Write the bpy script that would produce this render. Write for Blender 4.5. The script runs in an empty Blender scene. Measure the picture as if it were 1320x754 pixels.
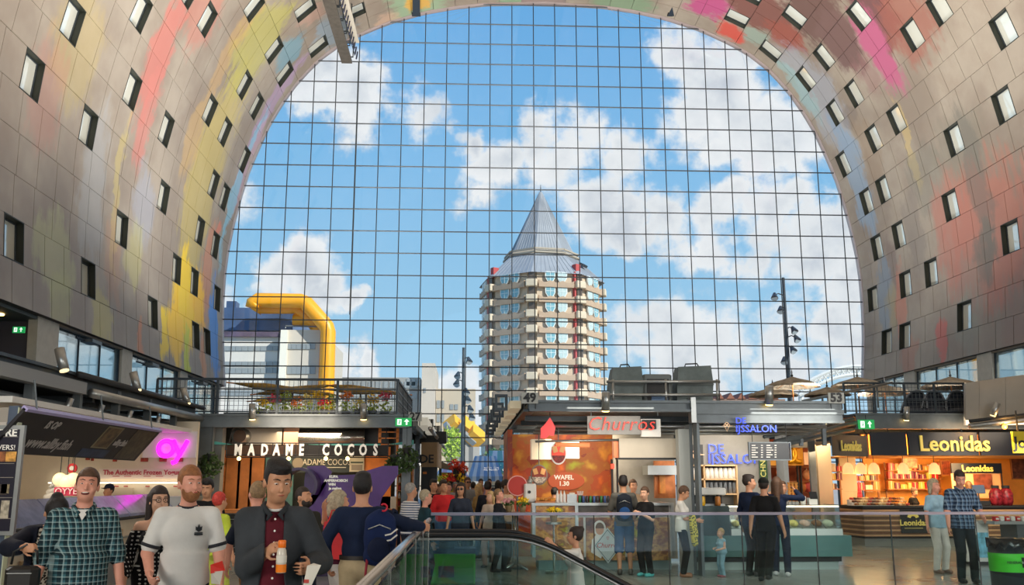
import bpy, math, random, time
import numpy as np
from mathutils import Matrix, Vector
random.seed(7)
RNG = np.random.RandomState(11)
SC = bpy.context.scene
COL = SC.collection
PI = math.pi
# ------------------------------------------------------------------ camera
F, CX, CY, EYE = 1190.0, 660.0, 377.0, 1.68          # focal length in pixels of the 1320x754 frame, eye height
PITCH = math.atan((619 - CY) / F)
YAW = math.atan((CX - 604) / math.hypot(F, 619 - CY))
cam_d = bpy.data.cameras.new('camera')
cam_d.sensor_width = 36.0
cam_d.lens = F / 1320 * 36
cam_d.clip_end = 2000
cam = bpy.data.objects.new('camera', cam_d)
COL.objects.link(cam)
cam.location = (0, 0, EYE)
cam.rotation_euler = (PI / 2 + PITCH, 0, -YAW)
SC.camera = cam
# ------------------------------------------------------------------ colour management
SC.view_settings.view_transform = 'Standard'
SC.view_settings.look = 'None'
SC.view_settings.gamma = 1.0
SC.view_settings.use_curve_mapping = False
SC.view_settings.exposure = 0.0
# ------------------------------------------------------------------ pixel helpers: a pixel and a distance give a place
_cy, _sy, _cp, _sp = math.cos(YAW), math.sin(YAW), math.cos(PITCH), math.sin(PITCH)
_fw = np.array([_sy * _cp, _cy * _cp, _sp]); _rt = np.array([_cy, -_sy, 0.0]); _up = np.cross(_rt, _fw)
def ray(x, y):
    d = _fw * F + _rt * (x - CX) - _up * (y - CY)
    return d / np.linalg.norm(d)
def at(x, y, Y):
    d = ray(x, y); p = d * (Y / d[1])
    return Vector((p[0], p[1], p[2] + EYE))
# ------------------------------------------------------------------ node helpers
def lin(c):
    """sRGB 0-255 triple to linear rgba"""
    o = []
    for v in c[:3]:
        v = v / 255.0
        o.append(v / 12.92 if v <= 0.04045 else ((v + 0.055) / 1.055) ** 2.4)
    return (o[0], o[1], o[2], 1.0)
class NT:
    def __init__(s, tree): s.t = tree; s.n = tree.nodes; s.l = tree.links
    def new(s, ty, **kw):
        n = s.n.new(ty)
        for k, v in kw.items(): setattr(n, k, v)
        return n
    def link(s, a, b): s.l.new(a, b)
    def inp(s, sock, v):
        if hasattr(v, 'is_output') or isinstance(v, bpy.types.NodeSocket): s.l.new(v, sock)
        else: sock.default_value = v
    def math(s, op, a, b=0.0, c=0.0, clamp=False):
        n = s.new('ShaderNodeMath', operation=op, use_clamp=clamp)
        s.inp(n.inputs[0], a); s.inp(n.inputs[1], b); s.inp(n.inputs[2], c)
        return n.outputs[0]
    def vmath(s, op, a, b=(0, 0, 0), scale=None):
        n = s.new('ShaderNodeVectorMath', operation=op)
        s.inp(n.inputs[0], a); s.inp(n.inputs[1], b)
        if scale is not None: s.inp(n.inputs['Scale'], scale)
        return n.outputs['Value'] if op in ('LENGTH', 'DISTANCE', 'DOT_PRODUCT') else n.outputs[0]
    def mix(s, f, a, b, blend='MIX'):
        n = s.new('ShaderNodeMix', data_type='RGBA', blend_type=blend)
        s.inp(n.inputs[0], f); s.inp(n.inputs[6], a); s.inp(n.inputs[7], b)
        return n.outputs[2]
    def rng(s, v, a, b, c=0.0, d=1.0, smooth=True):
        n = s.new('ShaderNodeMapRange', interpolation_type='SMOOTHSTEP' if smooth else 'LINEAR')
        s.inp(n.inputs[0], v); n.inputs[1].default_value = a; n.inputs[2].default_value = b
        n.inputs[3].default_value = c; n.inputs[4].default_value = d
        return n.outputs[0]
    def noise(s, vec, scale, detail=3.0, rough=0.5, out=0):
        n = s.new('ShaderNodeTexNoise'); n.inputs['Scale'].default_value = scale
        n.inputs['Detail'].default_value = detail; n.inputs['Roughness'].default_value = rough
        if vec is not None: s.l.new(vec, n.inputs['Vector'])
        return n.outputs[out]
    def ramp(s, fac, stops, interp='LINEAR'):
        n = s.new('ShaderNodeValToRGB'); e = n.color_ramp; e.interpolation = interp
        while len(e.elements) < len(stops): e.elements.new(0.5)
        for q, (p, c) in zip(e.elements, stops): q.position = p; q.color = c
        s.inp(n.inputs[0], fac); return n.outputs[0]
# ------------------------------------------------------------------ sky: blue with broken cumulus, the same all round
world = bpy.data.worlds.new('sky'); SC.world = world; world.use_nodes = True
w = NT(world.node_tree); w.n.clear()
tc = w.new('ShaderNodeTexCoord')
dirv = tc.outputs['Generated']
sep = w.new('ShaderNodeSeparateXYZ'); w.link(dirv, sep.inputs[0])
el = sep.outputs[2]
blue = w.ramp(el, [(0.0, lin((190, 220, 240))), (0.16, lin((162, 210, 242))), (0.34, lin((130, 192, 240))), (0.60, lin((92, 164, 230))), (1.0, lin((50, 118, 200)))])
warp = w.vmath('SUBTRACT', w.noise(dirv, 9.0, 5.0, 0.62, out=1), (0.5, 0.5, 0.5))
dw = w.vmath('ADD', dirv, w.vmath('SCALE', warp, scale=0.15))
dens = None
CLOUDS = [(418,118,44),(470,142,54),(540,160,50),(602,176,34),(640,212,56),(690,176,44),(738,196,66),(800,200,54),(620,252,48),(770,262,62),(812,292,44),
          (895,84,58),(935,140,80),(1000,176,74),(1060,160,50),(900,178,60),(955,60,40),(862,304,50),(930,282,52),(1000,286,56),(1062,318,58),(1090,280,40),(1100,370,50),
          (850,440,70),(930,432,74),(1010,436,70),(1085,432,60),(880,482,60),(1000,490,70),(330,372,50),(392,344,52),(432,366,44),(476,374,24),(318,402,40),(440,462,46),(470,476,30),(590,508,60),(560,520,50),(330,470,40),(1180,300,90),(1240,160,90),(240,250,80),(140,380,90)]
for (x, y, r) in CLOUDS:
    d = ray(x, y)
    v = w.math('MULTIPLY_ADD', w.vmath('DISTANCE', dw, tuple(d)), -F / r, 1.0)
    dens = v if dens is None else w.math('MAXIMUM', dens, v)
fbm = w.noise(dirv, 12.0, 8.0, 0.62)
gen = w.rng(w.noise(dirv, 3.1, 6.0, 0.55), 0.52, 0.68, -0.5, 0.8, smooth=False)
gen = w.math('MULTIPLY_ADD', gen, 1.0, -0.30)
dens = w.math('ADD', w.math('MAXIMUM', dens, gen), w.math('MULTIPLY_ADD', fbm, 2.2, -1.22))
mask = w.rng(dens, -0.12, 0.42)
body = w.noise(w.vmath('ADD', dirv, (0.0, 0.0, 0.02)), 7.0, 6.0, 0.6)
cc = w.ramp(w.math('MULTIPLY_ADD', dens, 0.35, w.math('MULTIPLY', body, 0.9)), [(0.30, lin((214, 222, 232))), (0.50, lin((250, 250, 252))), (0.66, lin((236, 238, 242))), (0.85, lin((206, 212, 222)))])
skyc = w.mix(w.math('MULTIPLY', mask, 0.96), blue, cc)
skyc = w.mix(w.rng(el, -0.02, 0.0, 1.0, 0.0), skyc, lin((150, 150, 145)))
bg = w.new('ShaderNodeBackground'); w.link(skyc, bg.inputs[0]); bg.inputs[1].default_value = 1.0
w.link(bg.outputs[0], w.new('ShaderNodeOutputWorld').inputs[0])
# ------------------------------------------------------------------ sun: behind the hall, from the right
sun_d = bpy.data.lights.new('sun', 'SUN'); sun_d.energy = 5.0; sun_d.angle = 0.01; sun_d.color = (1.0, 0.95, 0.86)
sun = bpy.data.objects.new('sun', sun_d); COL.objects.link(sun)
sun.location = (60, -40, 90)
sun.rotation_euler = Vector((-0.62, 0.56, -0.55)).to_track_quat('-Z', 'Y').to_euler()
def lamp(kind, loc, energy, color=(1, 0.8, 0.55), size=0.1, target=None, angle=1.2, blend=0.6):
    d = bpy.data.lights.new('lamp', kind); d.energy = energy; d.color = color
    if kind == 'AREA': d.size = size
    else: d.shadow_soft_size = size
    if kind == 'SPOT': d.spot_size = angle; d.spot_blend = blend
    o = bpy.data.objects.new('lamp_light', d); COL.objects.link(o); o.location = loc
    if target is not None:
        o.rotation_euler = (Vector(target) - Vector(loc)).to_track_quat('-Z', 'Y').to_euler()
    return o
# ------------------------------------------------------------------ materials
MATS = {}
def mat(name, col, rough=0.55, metal=0.0, emit=0.0, vary=0.0, vscale=3.0, bump=0.0, bscale=40.0, spec=0.5, fn=None, coat=0.0):
    """principled material; vary = gentle noise in the colour; fn(nt, base_colour_socket) -> colour socket"""
    if name in MATS: return MATS[name]
    m = bpy.data.materials.new(name); m.use_nodes = True
    t = NT(m.node_tree); b = m.node_tree.nodes['Principled BSDF']
    c = lin(col)
    b.inputs['Base Color'].default_value = c
    b.inputs['Roughness'].default_value = rough; b.inputs['Metallic'].default_value = metal
    b.inputs['Specular IOR Level'].default_value = spec
    if coat: b.inputs['Coat Weight'].default_value = coat
    m.diffuse_color = c
    if vary or bump or fn:
        tcn = t.new('ShaderNodeTexCoord'); o = tcn.outputs['Object']
        sock = None
        if vary:
            nz = t.noise(o, vscale, 4.0, 0.6)
            sock = t.mix(t.rng(nz, 0.3, 0.7), tuple(v * (1 - vary) for v in c[:3]) + (1,), tuple(min(1, v * (1 + vary)) for v in c[:3]) + (1,))
        if fn: sock = fn(t, o, sock if sock is not None else c)
        if sock is not None: t.inp(b.inputs['Base Color'], sock)
        if bump:
            bn = t.new('ShaderNodeBump'); bn.inputs['Strength'].default_value = bump; bn.inputs['Distance'].default_value = 0.01
            t.link(t.noise(o, bscale, 3.0), bn.inputs['Height']); t.link(bn.outputs[0], b.inputs['Normal'])
    if emit:
        b.inputs['Emission Color'].default_value = c; b.inputs['Emission Strength'].default_value = emit
    MATS[name] = m
    return m
def glass(name, tint=(0.9, 0.97, 0.95), refl=0.08, rough=0.02):
    if name in MATS: return MATS[name]
    m = bpy.data.materials.new(name); m.use_nodes = True
    t = NT(m.node_tree); t.n.clear()
    tr = t.new('ShaderNodeBsdfTransparent'); tr.inputs[0].default_value = tuple(tint) + (1,)
    gl = t.new('ShaderNodeBsdfGlossy'); gl.inputs['Roughness'].default_value = rough
    lw = t.new('ShaderNodeLayerWeight'); lw.inputs[0].default_value = 0.25
    fac = t.math('MULTIPLY_ADD', lw.outputs['Fresnel'], 0.7, refl, clamp=True)
    mx = t.new('ShaderNodeMixShader'); t.link(fac, mx.inputs[0]); t.link(tr.outputs[0], mx.inputs[1]); t.link(gl.outputs[0], mx.inputs[2])
    t.link(mx.outputs[0], t.new('ShaderNodeOutputMaterial').inputs[0])
    MATS[name] = m
    return m
# ------------------------------------------------------------------ mesh building
def setp(o, label=None, cat=None, group=None, kind=None):
    if label: o['label'] = label
    if cat: o['category'] = cat
    if group: o['group'] = group
    if kind: o['kind'] = kind
    return o
def thing(name, label, cat, loc=(0, 0, 0), rotz=0.0, group=None, kind=None):
    o = bpy.data.objects.new(name, None); COL.objects.link(o); o.empty_display_size = 0.1
    o.location = loc; o.rotation_euler = (0, 0, rotz)
    return setp(o, label, cat, group, kind)
def rotm(rx=0, ry=0, rz=0):
    return Matrix.Rotation(rz, 3, 'Z') @ Matrix.Rotation(ry, 3, 'Y') @ Matrix.Rotation(rx, 3, 'X')
class MB:
    def __init__(s): s.v = []; s.f = []
    def add(s, vs, fs):
        n = len(s.v); s.v.extend([tuple(p) for p in vs]); s.f.extend([tuple(i + n for i in f) for f in fs]); return s
    def box(s, x0, x1, y0, y1, z0, z1):
        return s.add([(x0,y0,z0),(x1,y0,z0),(x1,y1,z0),(x0,y1,z0),(x0,y0,z1),(x1,y0,z1),(x1,y1,z1),(x0,y1,z1)],
                     [(0,3,2,1),(4,5,6,7),(0,1,5,4),(1,2,6,5),(2,3,7,6),(3,0,4,7)])
    def cbox(s, c, size, rot=None):
        h = [q / 2 for q in size]; vs = []
        for z in (-1, 1):
            for x, y in ((-1,-1),(1,-1),(1,1),(-1,1)):
                p = Vector((x*h[0], y*h[1], z*h[2]))
                if rot is not None: p = rot @ p
                vs.append(p + Vector(c))
        return s.add(vs, [(0,3,2,1),(4,5,6,7),(0,1,5,4),(1,2,6,5),(2,3,7,6),(3,0,4,7)])
    def rbox(s, x0, x1, y0, y1, z0, z1, b=0.02):
        """box with its vertical and top edges chamfered"""
        b = min(b, (x1-x0)/2.01, (y1-y0)/2.01, (z1-z0)/2.01)
        def ring(i, z): return [(x0+i+b,y0+i,z),(x1-i-b,y0+i,z),(x1-i,y0+i+b,z),(x1-i,y1-i-b,z),(x1-i-b,y1-i,z),(x0+i+b,y1-i,z),(x0+i,y1-i-b,z),(x0+i,y0+i+b,z)]
        r = [ring(b*0.6, z0), ring(0, z0+b*0.6), ring(0, z1-b*0.6), ring(b*0.6, z1)]
        vs = sum(r, []); fs = [tuple(range(7,-1,-1)), tuple(range(24,32))]
        for k in range(3):
            for i in range(8):
                j = (i+1) % 8; fs.append((k*8+i, k*8+j, (k+1)*8+j, (k+1)*8+i))
        return s.add(vs, fs)
    def tube(s, p0, p1, r0, r1=None, n=10, caps=True):
        return s.path([p0, p1], [r0, r0 if r1 is None else r1], n, caps)
    def path(s, pts, r, n=8, caps=True, closed=False):
        pts = [Vector(p) for p in pts]
        m = len(pts)
        rs = r if isinstance(r, (list, tuple)) else [r] * m
        vs = []; fs = []
        ref = None
        for i, p in enumerate(pts):
            if closed: d = pts[(i+1) % m] - pts[i-1]
            else: d = pts[min(i+1, m-1)] - pts[max(i-1, 0)]
            if d.length < 1e-9: d = Vector((0, 0, 1))
            d.normalize()
            if ref is None: ref = Vector((0, 0, 1)) if abs(d.z) < 0.9 else Vector((1, 0, 0))
            u = d.cross(ref); 
            if u.length < 1e-6: u = d.orthogonal()
            u.normalize(); v = u.cross(d); ref = v.copy()
            for k in range(n):
                a = 2 * PI * k / n
                vs.append(p + (u * math.cos(a) + v * math.sin(a)) * rs[i])
        for i in range(m if closed else m - 1):
            for k in range(n):
                j = (k + 1) % n; q = (i + 1) % m
                fs.append((i*n+k, i*n+j, q*n+j, q*n+k))
        if caps and not closed:
            fs.append(tuple(range(n-1, -1, -1))); fs.append(tuple((m-1)*n + k for k in range(n)))
        return s.add(vs, fs)
    def bar(s, p0, p1, w, h):
        """square bar between two points: w across, h upward"""
        a, b = Vector(p0), Vector(p1); d = (b - a).normalized()
        up = Vector((0, 0, 1)) if abs(d.z) < 0.95 else Vector((0, 1, 0))
        u = d.cross(up).normalized(); v = u.cross(d)
        vs = [q + u * (sx * w / 2) + v * (sz * h / 2) for q in (a, b) for sx, sz in ((-1,-1),(1,-1),(1,1),(-1,1))]
        return s.add(vs, [(3,2,1,0),(4,5,6,7),(0,1,5,4),(1,2,6,5),(2,3,7,6),(3,0,4,7)])
    def lathe(s, prof, c=(0, 0, 0), n=16, caps=True, sx=1.0, sy=1.0):
        vs = []; fs = []
        for (r, z) in prof:
            for k in range(n):
                a = 2 * PI * k / n; vs.append((c[0] + r * sx * math.cos(a), c[1] + r * sy * math.sin(a), c[2] + z))
        for i in range(len(prof) - 1):
            for k in range(n):
                j = (k + 1) % n; fs.append((i*n+k, i*n+j, (i+1)*n+j, (i+1)*n+k))
        if caps:
            fs.append(tuple(range(n-1, -1, -1))); fs.append(tuple((len(prof)-1)*n + k for k in range(n)))
        return s.add(vs, fs)
    def prism(s, poly, a, b, axis='y'):
        """2-D polygon extruded from a to b; axis y: poly is (x,z); x: (y,z); z: (x,y)"""
        def P(u, v, t): return (u, t, v) if axis == 'y' else ((t, u, v) if axis == 'x' else (u, v, t))
        n = len(poly)
        vs = [P(u, v, a) for u, v in poly] + [P(u, v, b) for u, v in poly]
        fs = [tuple(range(n)), tuple(range(2*n-1, n-1, -1))]
        for i in range(n):
            j = (i + 1) % n; fs.append((i, n+i, n+j, j))
        return s.add(vs, fs)
    def ball(s, c, r, n=10, m=6):
        rr = r if isinstance(r, (tuple, list)) else (r, r, r)
        prof = [(math.sin(PI * (i + 0.02) / (m + 0.04)), -math.cos(PI * (i + 0.02) / (m + 0.04)) * rr[2]) for i in range(m + 1)]
        return s.lathe(prof, c, n, True, rr[0], rr[1])
    def mesh(s, name, off=(0, 0, 0)):
        me = bpy.data.meshes.new(name)
        o = off
        me.from_pydata([(p[0]-o[0], p[1]-o[1], p[2]-o[2]) for p in s.v], [], s.f)
        return me
    def build(s, name, m, parent=None, smooth=False, world=True, fix=True):
        off = (0, 0, 0)
        if parent is not None and world:
            off = tuple(parent.location)
            if parent.parent is not None:
                off = tuple(Vector(off) + parent.parent.location)
        me = s.mesh(name, off)
        if fix:
            import bmesh
            bm = bmesh.new(); bm.from_mesh(me); bmesh.ops.recalc_face_normals(bm, faces=bm.faces); bm.to_mesh(me); bm.free()
        if smooth: 
            me.polygons.foreach_set('use_smooth', [True] * len(me.polygons))
        me.materials.append(m)
        o = bpy.data.objects.new(name, me); COL.objects.link(o)
        if parent is not None: o.parent = parent
        return o
def solo(mb, name, m, label, cat, group=None, kind=None, smooth=False):
    """a thing that is one mesh: its origin goes to the middle of its base"""
    xs = [p[0] for p in mb.v]; ys = [p[1] for p in mb.v]; zs = [p[2] for p in mb.v]
    c = ((min(xs)+max(xs))/2, (min(ys)+max(ys))/2, min(zs))
    o = mb.build(name, m, None, smooth); 
    o.data.transform(Matrix.Translation((-c[0], -c[1], -c[2]))); o.location = c
    return setp(o, label, cat, group, kind)
def instance(o, loc=None, parent=None, name=None):
    c = o.copy(); COL.objects.link(c)
    if parent is not None: c.parent = parent
    if loc is not None: c.location = loc
    return c
def lettering(txt, size, loc, m, parent, rot=(PI/2, 0, 0), extrude=0.012, align='CENTER', bold=0.0, shear=0.0, space=1.0, name='lettering', sx=1.0, line=1.0):
    cu = bpy.data.curves.new(name, 'FONT'); cu.body = txt; cu.size = size; cu.extrude = extrude
    cu.align_x = align; cu.align_y = 'CENTER'; cu.offset = bold; cu.shear = shear; cu.space_character = space; cu.space_line = line
    cu.resolution_u = 2
    cu.materials.append(m)
    tmp = bpy.data.objects.new(name, cu); me = bpy.data.meshes.new_from_object(tmp); bpy.data.objects.remove(tmp)
    o = bpy.data.objects.new(name, me); COL.objects.link(o)
    if parent is not None:
        o.parent = parent; off = Vector(parent.location)
        if parent.parent is not None: off = off + parent.parent.location
        o.location = Vector(loc) - off
    else: o.location = loc
    o.rotation_euler = rot; o.scale = (sx, 1, 1)
    return o
ORD = ['first','second','third','fourth','fifth','sixth','seventh','eighth','ninth','tenth','eleventh','twelfth','thirteenth','fourteenth','fifteenth','sixteenth','seventeenth','eighteenth','nineteenth','twentieth','twenty-first','twenty-second','twenty-third','twenty-fourth']
# =================================================================== THE HALL
YF, YB, XC = 60.0, -60.0, 5.17                         # glass front, rear end, axis of the vault
PROF = [(7.0,20.85),(8.0,20.95),(9,21.05),(11.2,21.25),(13,21.33),(15,21.33),(16.6,21.22),(18.5,20.95),(20.3,20.6),(22,20.2),(23.5,19.7),(25.5,18.95),(27,18.2),(28.4,17.35),(29.5,16.5),(30.4,15.7),(31.3,14.65),(32.2,13.2),(33.2,11.1),(34,8.7),(34.5,6.4),(34.8,4.2),(35,0)]
_z = np.array([p[0] for p in PROF]); _w = np.array([p[1] for p in PROF])
_s = np.r_[0, np.cumsum(np.hypot(np.diff(_z), np.diff(_w)))] - np.hypot(1.0, 0.1)   # s = 0 at z = 8
def prof(sv):
    return float(np.interp(sv, _s, _w)), float(np.interp(sv, _s, _z))
def vpt(sgn, sv, out=0.0):
    """point of the vault's cross-section (x, z), pushed outwards by out"""
    a = prof(sv - 0.4); b = prof(sv + 0.4); p = prof(sv)
    t = Vector((b[0]-a[0], b[1]-a[1])).normalized()
    n = Vector((t.y, -t.x))                            # outward for the right side
    return XC + sgn * (p[0] + n.x * out), p[1] + n.y * out
def vhit(x, y):
    d = ray(x, y); best = None
    for sgn in (-1, 1):
        for i in range(len(_z) - 1):
            ax, az = XC + sgn*_w[i], _z[i]; bx, bz = XC + sgn*_w[i+1], _z[i+1]
            M = np.array([[d[0], -(bx-ax)], [d[2], -(bz-az)]])
            if abs(np.linalg.det(M)) < 1e-9: continue
            k, t = np.linalg.solve(M, np.array([ax, az - EYE]))
            if 0 <= t <= 1 and k > 0 and (best is None or k < best[0]): best = (k, d)
    k, d = best
    return Vector((d[0]*k, d[1]*k, EYE + d[2]*k))
# ---- mural print on the panels: soft washes of colour on warm grey, no known design
BLOBS = [ # x, y (where on the vault), radii along wall / across, colour, strength, edge softness
 (100,60,2.2,2.6,(196,176,96),0.45),(60,120,1.6,2.6,(196,130,116),0.40),(205,70,1.1,4.2,(204,120,110),0.95),(190,150,0.9,3.0,(204,126,116),0.85),(262,20,2.0,2.0,(206,120,104),0.6),
 (120,240,1.4,3.6,(176,186,196),0.5),(70,330,1.8,1.8,(190,196,140),0.6),(185,270,1.6,2.2,(164,172,190),0.7),(150,250,0.5,4.0,(206,190,112),0.6),(145,330,1.1,2.4,(196,146,110),0.45),
 (172,330,1.4,1.6,(196,194,124),0.6),(130,420,1.0,1.8,(206,200,96),0.6),(80,390,1.2,1.2,(190,196,130),0.5),(180,440,0.6,1.2,(226,140,84),0.8),(262,235,3.0,8.0,(206,188,96),0.75),
 (250,175,1.0,3.0,(214,174,96),0.5),(330,60,2.6,3.4,(190,186,90),0.8),(300,60,0.9,3.6,(210,168,96),0.5),(372,70,1.4,1.4,(96,168,196),0.7),(340,150,0.9,6.0,(176,150,186),0.9),(318,210,0.8,4.0,(196,164,190),0.8),
 (305,240,0.55,6.0,(132,196,226),0.95),(276,430,1.1,3.4,(74,146,236),1.0),(268,350,1.1,3.4,(220,140,96),0.75),(282,300,0.5,0.8,(232,120,84),0.8),(430,40,2.6,1.6,(150,176,196),0.8),(400,20,1.2,1.2,(200,156,140),0.6),
 (240,395,2.6,2.6,(250,212,14),1.0),(228,420,1.7,2.4,(250,206,20),1.0),(256,385,1.5,1.9,(250,200,30),1.0),(238,362,1.1,2.2,(250,216,20),1.0),(212,432,0.7,1.7,(246,216,20),1.0),(242,470,0.6,2.6,(206,216,40),1.0),(262,420,0.5,1.0,(250,190,40),0.9),(262,462,0.7,1.4,(226,150,90),0.8),
 (540,8,4.0,2.2,(150,186,150),0.9),(680,2,4.0,2.0,(130,176,140),0.85),(500,30,1.6,1.2,(214,176,150),0.7),(540,2,1.0,1.0,(240,176,40),0.9),(800,4,4.0,2.2,(120,160,126),0.85),
 (916,6,1.8,1.6,(186,86,134),1.0),(940,40,1.2,1.3,(206,90,76),1.0),(980,12,2.4,2.6,(128,86,78),1.0),(1012,44,1.6,1.8,(150,86,74),1.0),(1050,20,2.6,2.8,(112,86,80),1.0),(1085,52,2.0,2.4,(118,92,88),1.0),(1128,22,2.2,2.6,(120,84,84),1.0),(1172,30,2.4,2.4,(160,98,84),0.9),
 (1132,62,1.3,3.2,(186,100,134),1.0),(1120,100,1.2,1.6,(150,110,110),0.6),(975,50,0.9,1.0,(150,178,168),0.8),(1060,130,2.2,5.0,(164,172,186),0.8),(1030,110,0.8,3.0,(150,196,200),0.7),(1020,140,1.1,5.0,(150,146,160),0.8),
 (1105,230,1.5,5.0,(136,168,200),0.85),(1096,150,1.0,1.0,(110,100,96),0.5),(1125,200,1.2,3.0,(150,126,100),0.5),(1175,190,0.4,3.0,(214,190,120),0.6),(1195,230,2.0,2.2,(130,130,120),0.6),(1240,200,3.0,2.6,(140,136,122),0.7),
 (1275,300,4.2,4.2,(190,122,104),0.90),(1230,300,2.2,3.6,(190,126,110),0.85),(1262,240,1.0,5.0,(118,116,108),0.75),(1270,330,1.0,2.0,(110,118,110),0.75),(1250,390,1.3,3.0,(140,150,140),0.5),(1180,300,1.4,2.6,(130,122,116),0.6),(1150,340,0.9,2.0,(120,100,96),0.6),
 (1162,390,0.8,2.6,(214,128,96),0.7),(1140,380,1.0,3.0,(120,150,180),0.7),(1150,400,0.8,1.6,(176,160,110),0.6),(1215,440,0.5,1.6,(214,96,84),0.8),(1170,460,1.2,1.6,(196,120,90),0.5),(1320,420,2.0,3.0,(150,120,110),0.5),
]
def mural():
    m = bpy.data.materials.new('mural_panel'); m.use_nodes = True; t = NT(m.node_tree); b = t.n['Principled BSDF']
    g = t.new('ShaderNodeNewGeometry'); P = g.outputs['Position']
    base = t.mix(t.rng(t.noise(P, 0.16, 4.0, 0.6), 0.35, 0.65), lin((146, 134, 121)), lin((172, 162, 148)))
    base = t.mix(t.rng(t.noise(P, 0.5, 5.0, 0.65), 0.4, 0.75, 0.0, 0.35), base, lin((142, 124, 108)))
    wv = t.vmath('ADD', P, t.vmath('SCALE', t.vmath('SUBTRACT', t.noise(P, 0.55, 4.0, 0.6, out=1), (0.5, 0.5, 0.5)), scale=2.6))
    streak = t.noise(t.vmath('MULTIPLY', P, (1.2, 1.6, 0.35)), 1.6, 4.0, 0.65)
    c = base
    for (x, y, ra, rb, colr, st) in BLOBS:
        p = vhit(x, y)
        d = t.vmath('LENGTH', t.vmath('MULTIPLY', t.vmath('SUBTRACT', wv, tuple(p)), (1/rb, 1/ra, 1/rb)))
        soft = t.math('ADD', d, t.math('MULTIPLY_ADD', streak, 1.1, -0.55))
        f = t.rng(soft, 0.66, 1.14, st * (1.0 if st >= 1 else 0.78), 0.0)
        c = t.mix(f, c, lin(colr))
    t.link(c, b.inputs['Base Color'])
    b.inputs['Roughness'].default_value = 0.42; b.inputs['Specular IOR Level'].default_value = 0.4
    return m
M_MURAL = mural()
M_BACK = mat('vault_backing', (60, 56, 52), 0.8)
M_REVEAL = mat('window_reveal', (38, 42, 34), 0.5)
M_STEEL = mat('painted_steel', (104, 112, 116), 0.45, 0.3, vary=0.12)
M_DSTEEL = mat('dark_steel', (62, 70, 76), 0.45, 0.4, vary=0.15)
M_CABLE = mat('steel_cable', (74, 78, 82), 0.4, 0.6)
M_CHROME = mat('stainless', (190, 190, 190), 0.25, 0.9)
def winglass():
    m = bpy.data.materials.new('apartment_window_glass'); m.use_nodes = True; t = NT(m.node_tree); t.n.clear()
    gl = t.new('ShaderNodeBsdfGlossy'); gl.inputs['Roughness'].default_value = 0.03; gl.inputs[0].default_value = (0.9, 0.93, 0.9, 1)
    df = t.new('ShaderNodeBsdfDiffuse'); df.inputs[0].default_value = lin((246, 250, 240))  # near-white diffuse puts the bright sky reflection into the pane colour
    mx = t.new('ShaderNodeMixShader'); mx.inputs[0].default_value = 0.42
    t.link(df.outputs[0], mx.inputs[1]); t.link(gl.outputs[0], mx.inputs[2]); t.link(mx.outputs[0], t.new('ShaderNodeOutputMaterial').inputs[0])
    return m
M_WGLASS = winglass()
M_FACADE = glass('facade_glass', (0.97, 0.985, 0.985), 0.015)
M_CLEAR = glass('clear_glass', (0.93, 0.98, 0.97), 0.03)
M_TEALGLASS = glass('balustrade_glass', (0.90, 0.97, 0.965), 0.05)
# ---- windows of the apartments in the vault: (row, place along the hall)
WIN = {-1: {0:[56.43,54.05,46.56,38.51,32.05],1:[58.69,53.73,50.36,42.13],2:[57.22,53.80,47.13,37.39,32.3],3:[56.96,54.42,45.43,40.55,34.03],4:[58.47,53.55,50.24,38.94],5:[56.55,53.31,45.14,42.15],6:[57.64,54.21,48.74],7:[58.52,53.53,50.0,46.2],8:[57.0,53.9]},
        1: {0:[56.68,54.20,47.34],1:[58.54,53.89,50.71,42.77],2:[57.09,53.99,47.72],3:[57.01,54.53,45.84,41.17],4:[58.41,53.64,50.51,39.33],5:[56.61,53.54,45.70,42.75],6:[57.43,54.15,48.74],7:[58.21,53.43,47.6],8:[57.0,53.9]}}
HR, WW, S0, PW = 1.565, 1.42, {-1: 1.95, 1: 2.28}, 1.56
SBOT = {-1: -0.35, 1: 0.05}
_pc = {}
def panel_mesh(wy, hs):
    k = (round(wy, 2), round(hs, 2))
    if k not in _pc:
        mb = MB().box(-k[0]/2+0.018, k[0]/2-0.018, -k[1]/2+0.012, k[1]/2-0.012, -0.05, 0.0)
        me = mb.mesh('panel'); me.materials.append(M_MURAL); _pc[k] = me
    return _pc[k]
def frame_at(sgn, sv, Y):
    a = vpt(sgn, sv - 0.7); b = vpt(sgn, sv + 0.7); p = vpt(sgn, sv)
    t = Vector((b[0]-a[0], 0, b[1]-a[1])).normalized()
    n = Vector((-t.z, 0, t.x)); 
    if n.dot(Vector((XC - p[0], 0, 8 - p[1]))) < 0: n = -n
    x = t.cross(n)                                     # along the hall
    M = Matrix(((x.x, t.x, n.x, p[0]), (x.y, t.y, n.y, Y), (x.z, t.z, n.z, p[1]), (0, 0, 0, 1)))
    return M
def seen(P, mar=25):
    v = np.array(P) - np.array([0, 0, EYE]); c = v @ _fw
    if c < 0.1: return False
    x = CX + F * (v @ _rt) / c; y = CY - F * (v @ _up) / c
    return -mar < x < 1320 + mar and -mar < y < 754 + mar
win_no = [1]
arch_end = float(_s[-1])
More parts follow.
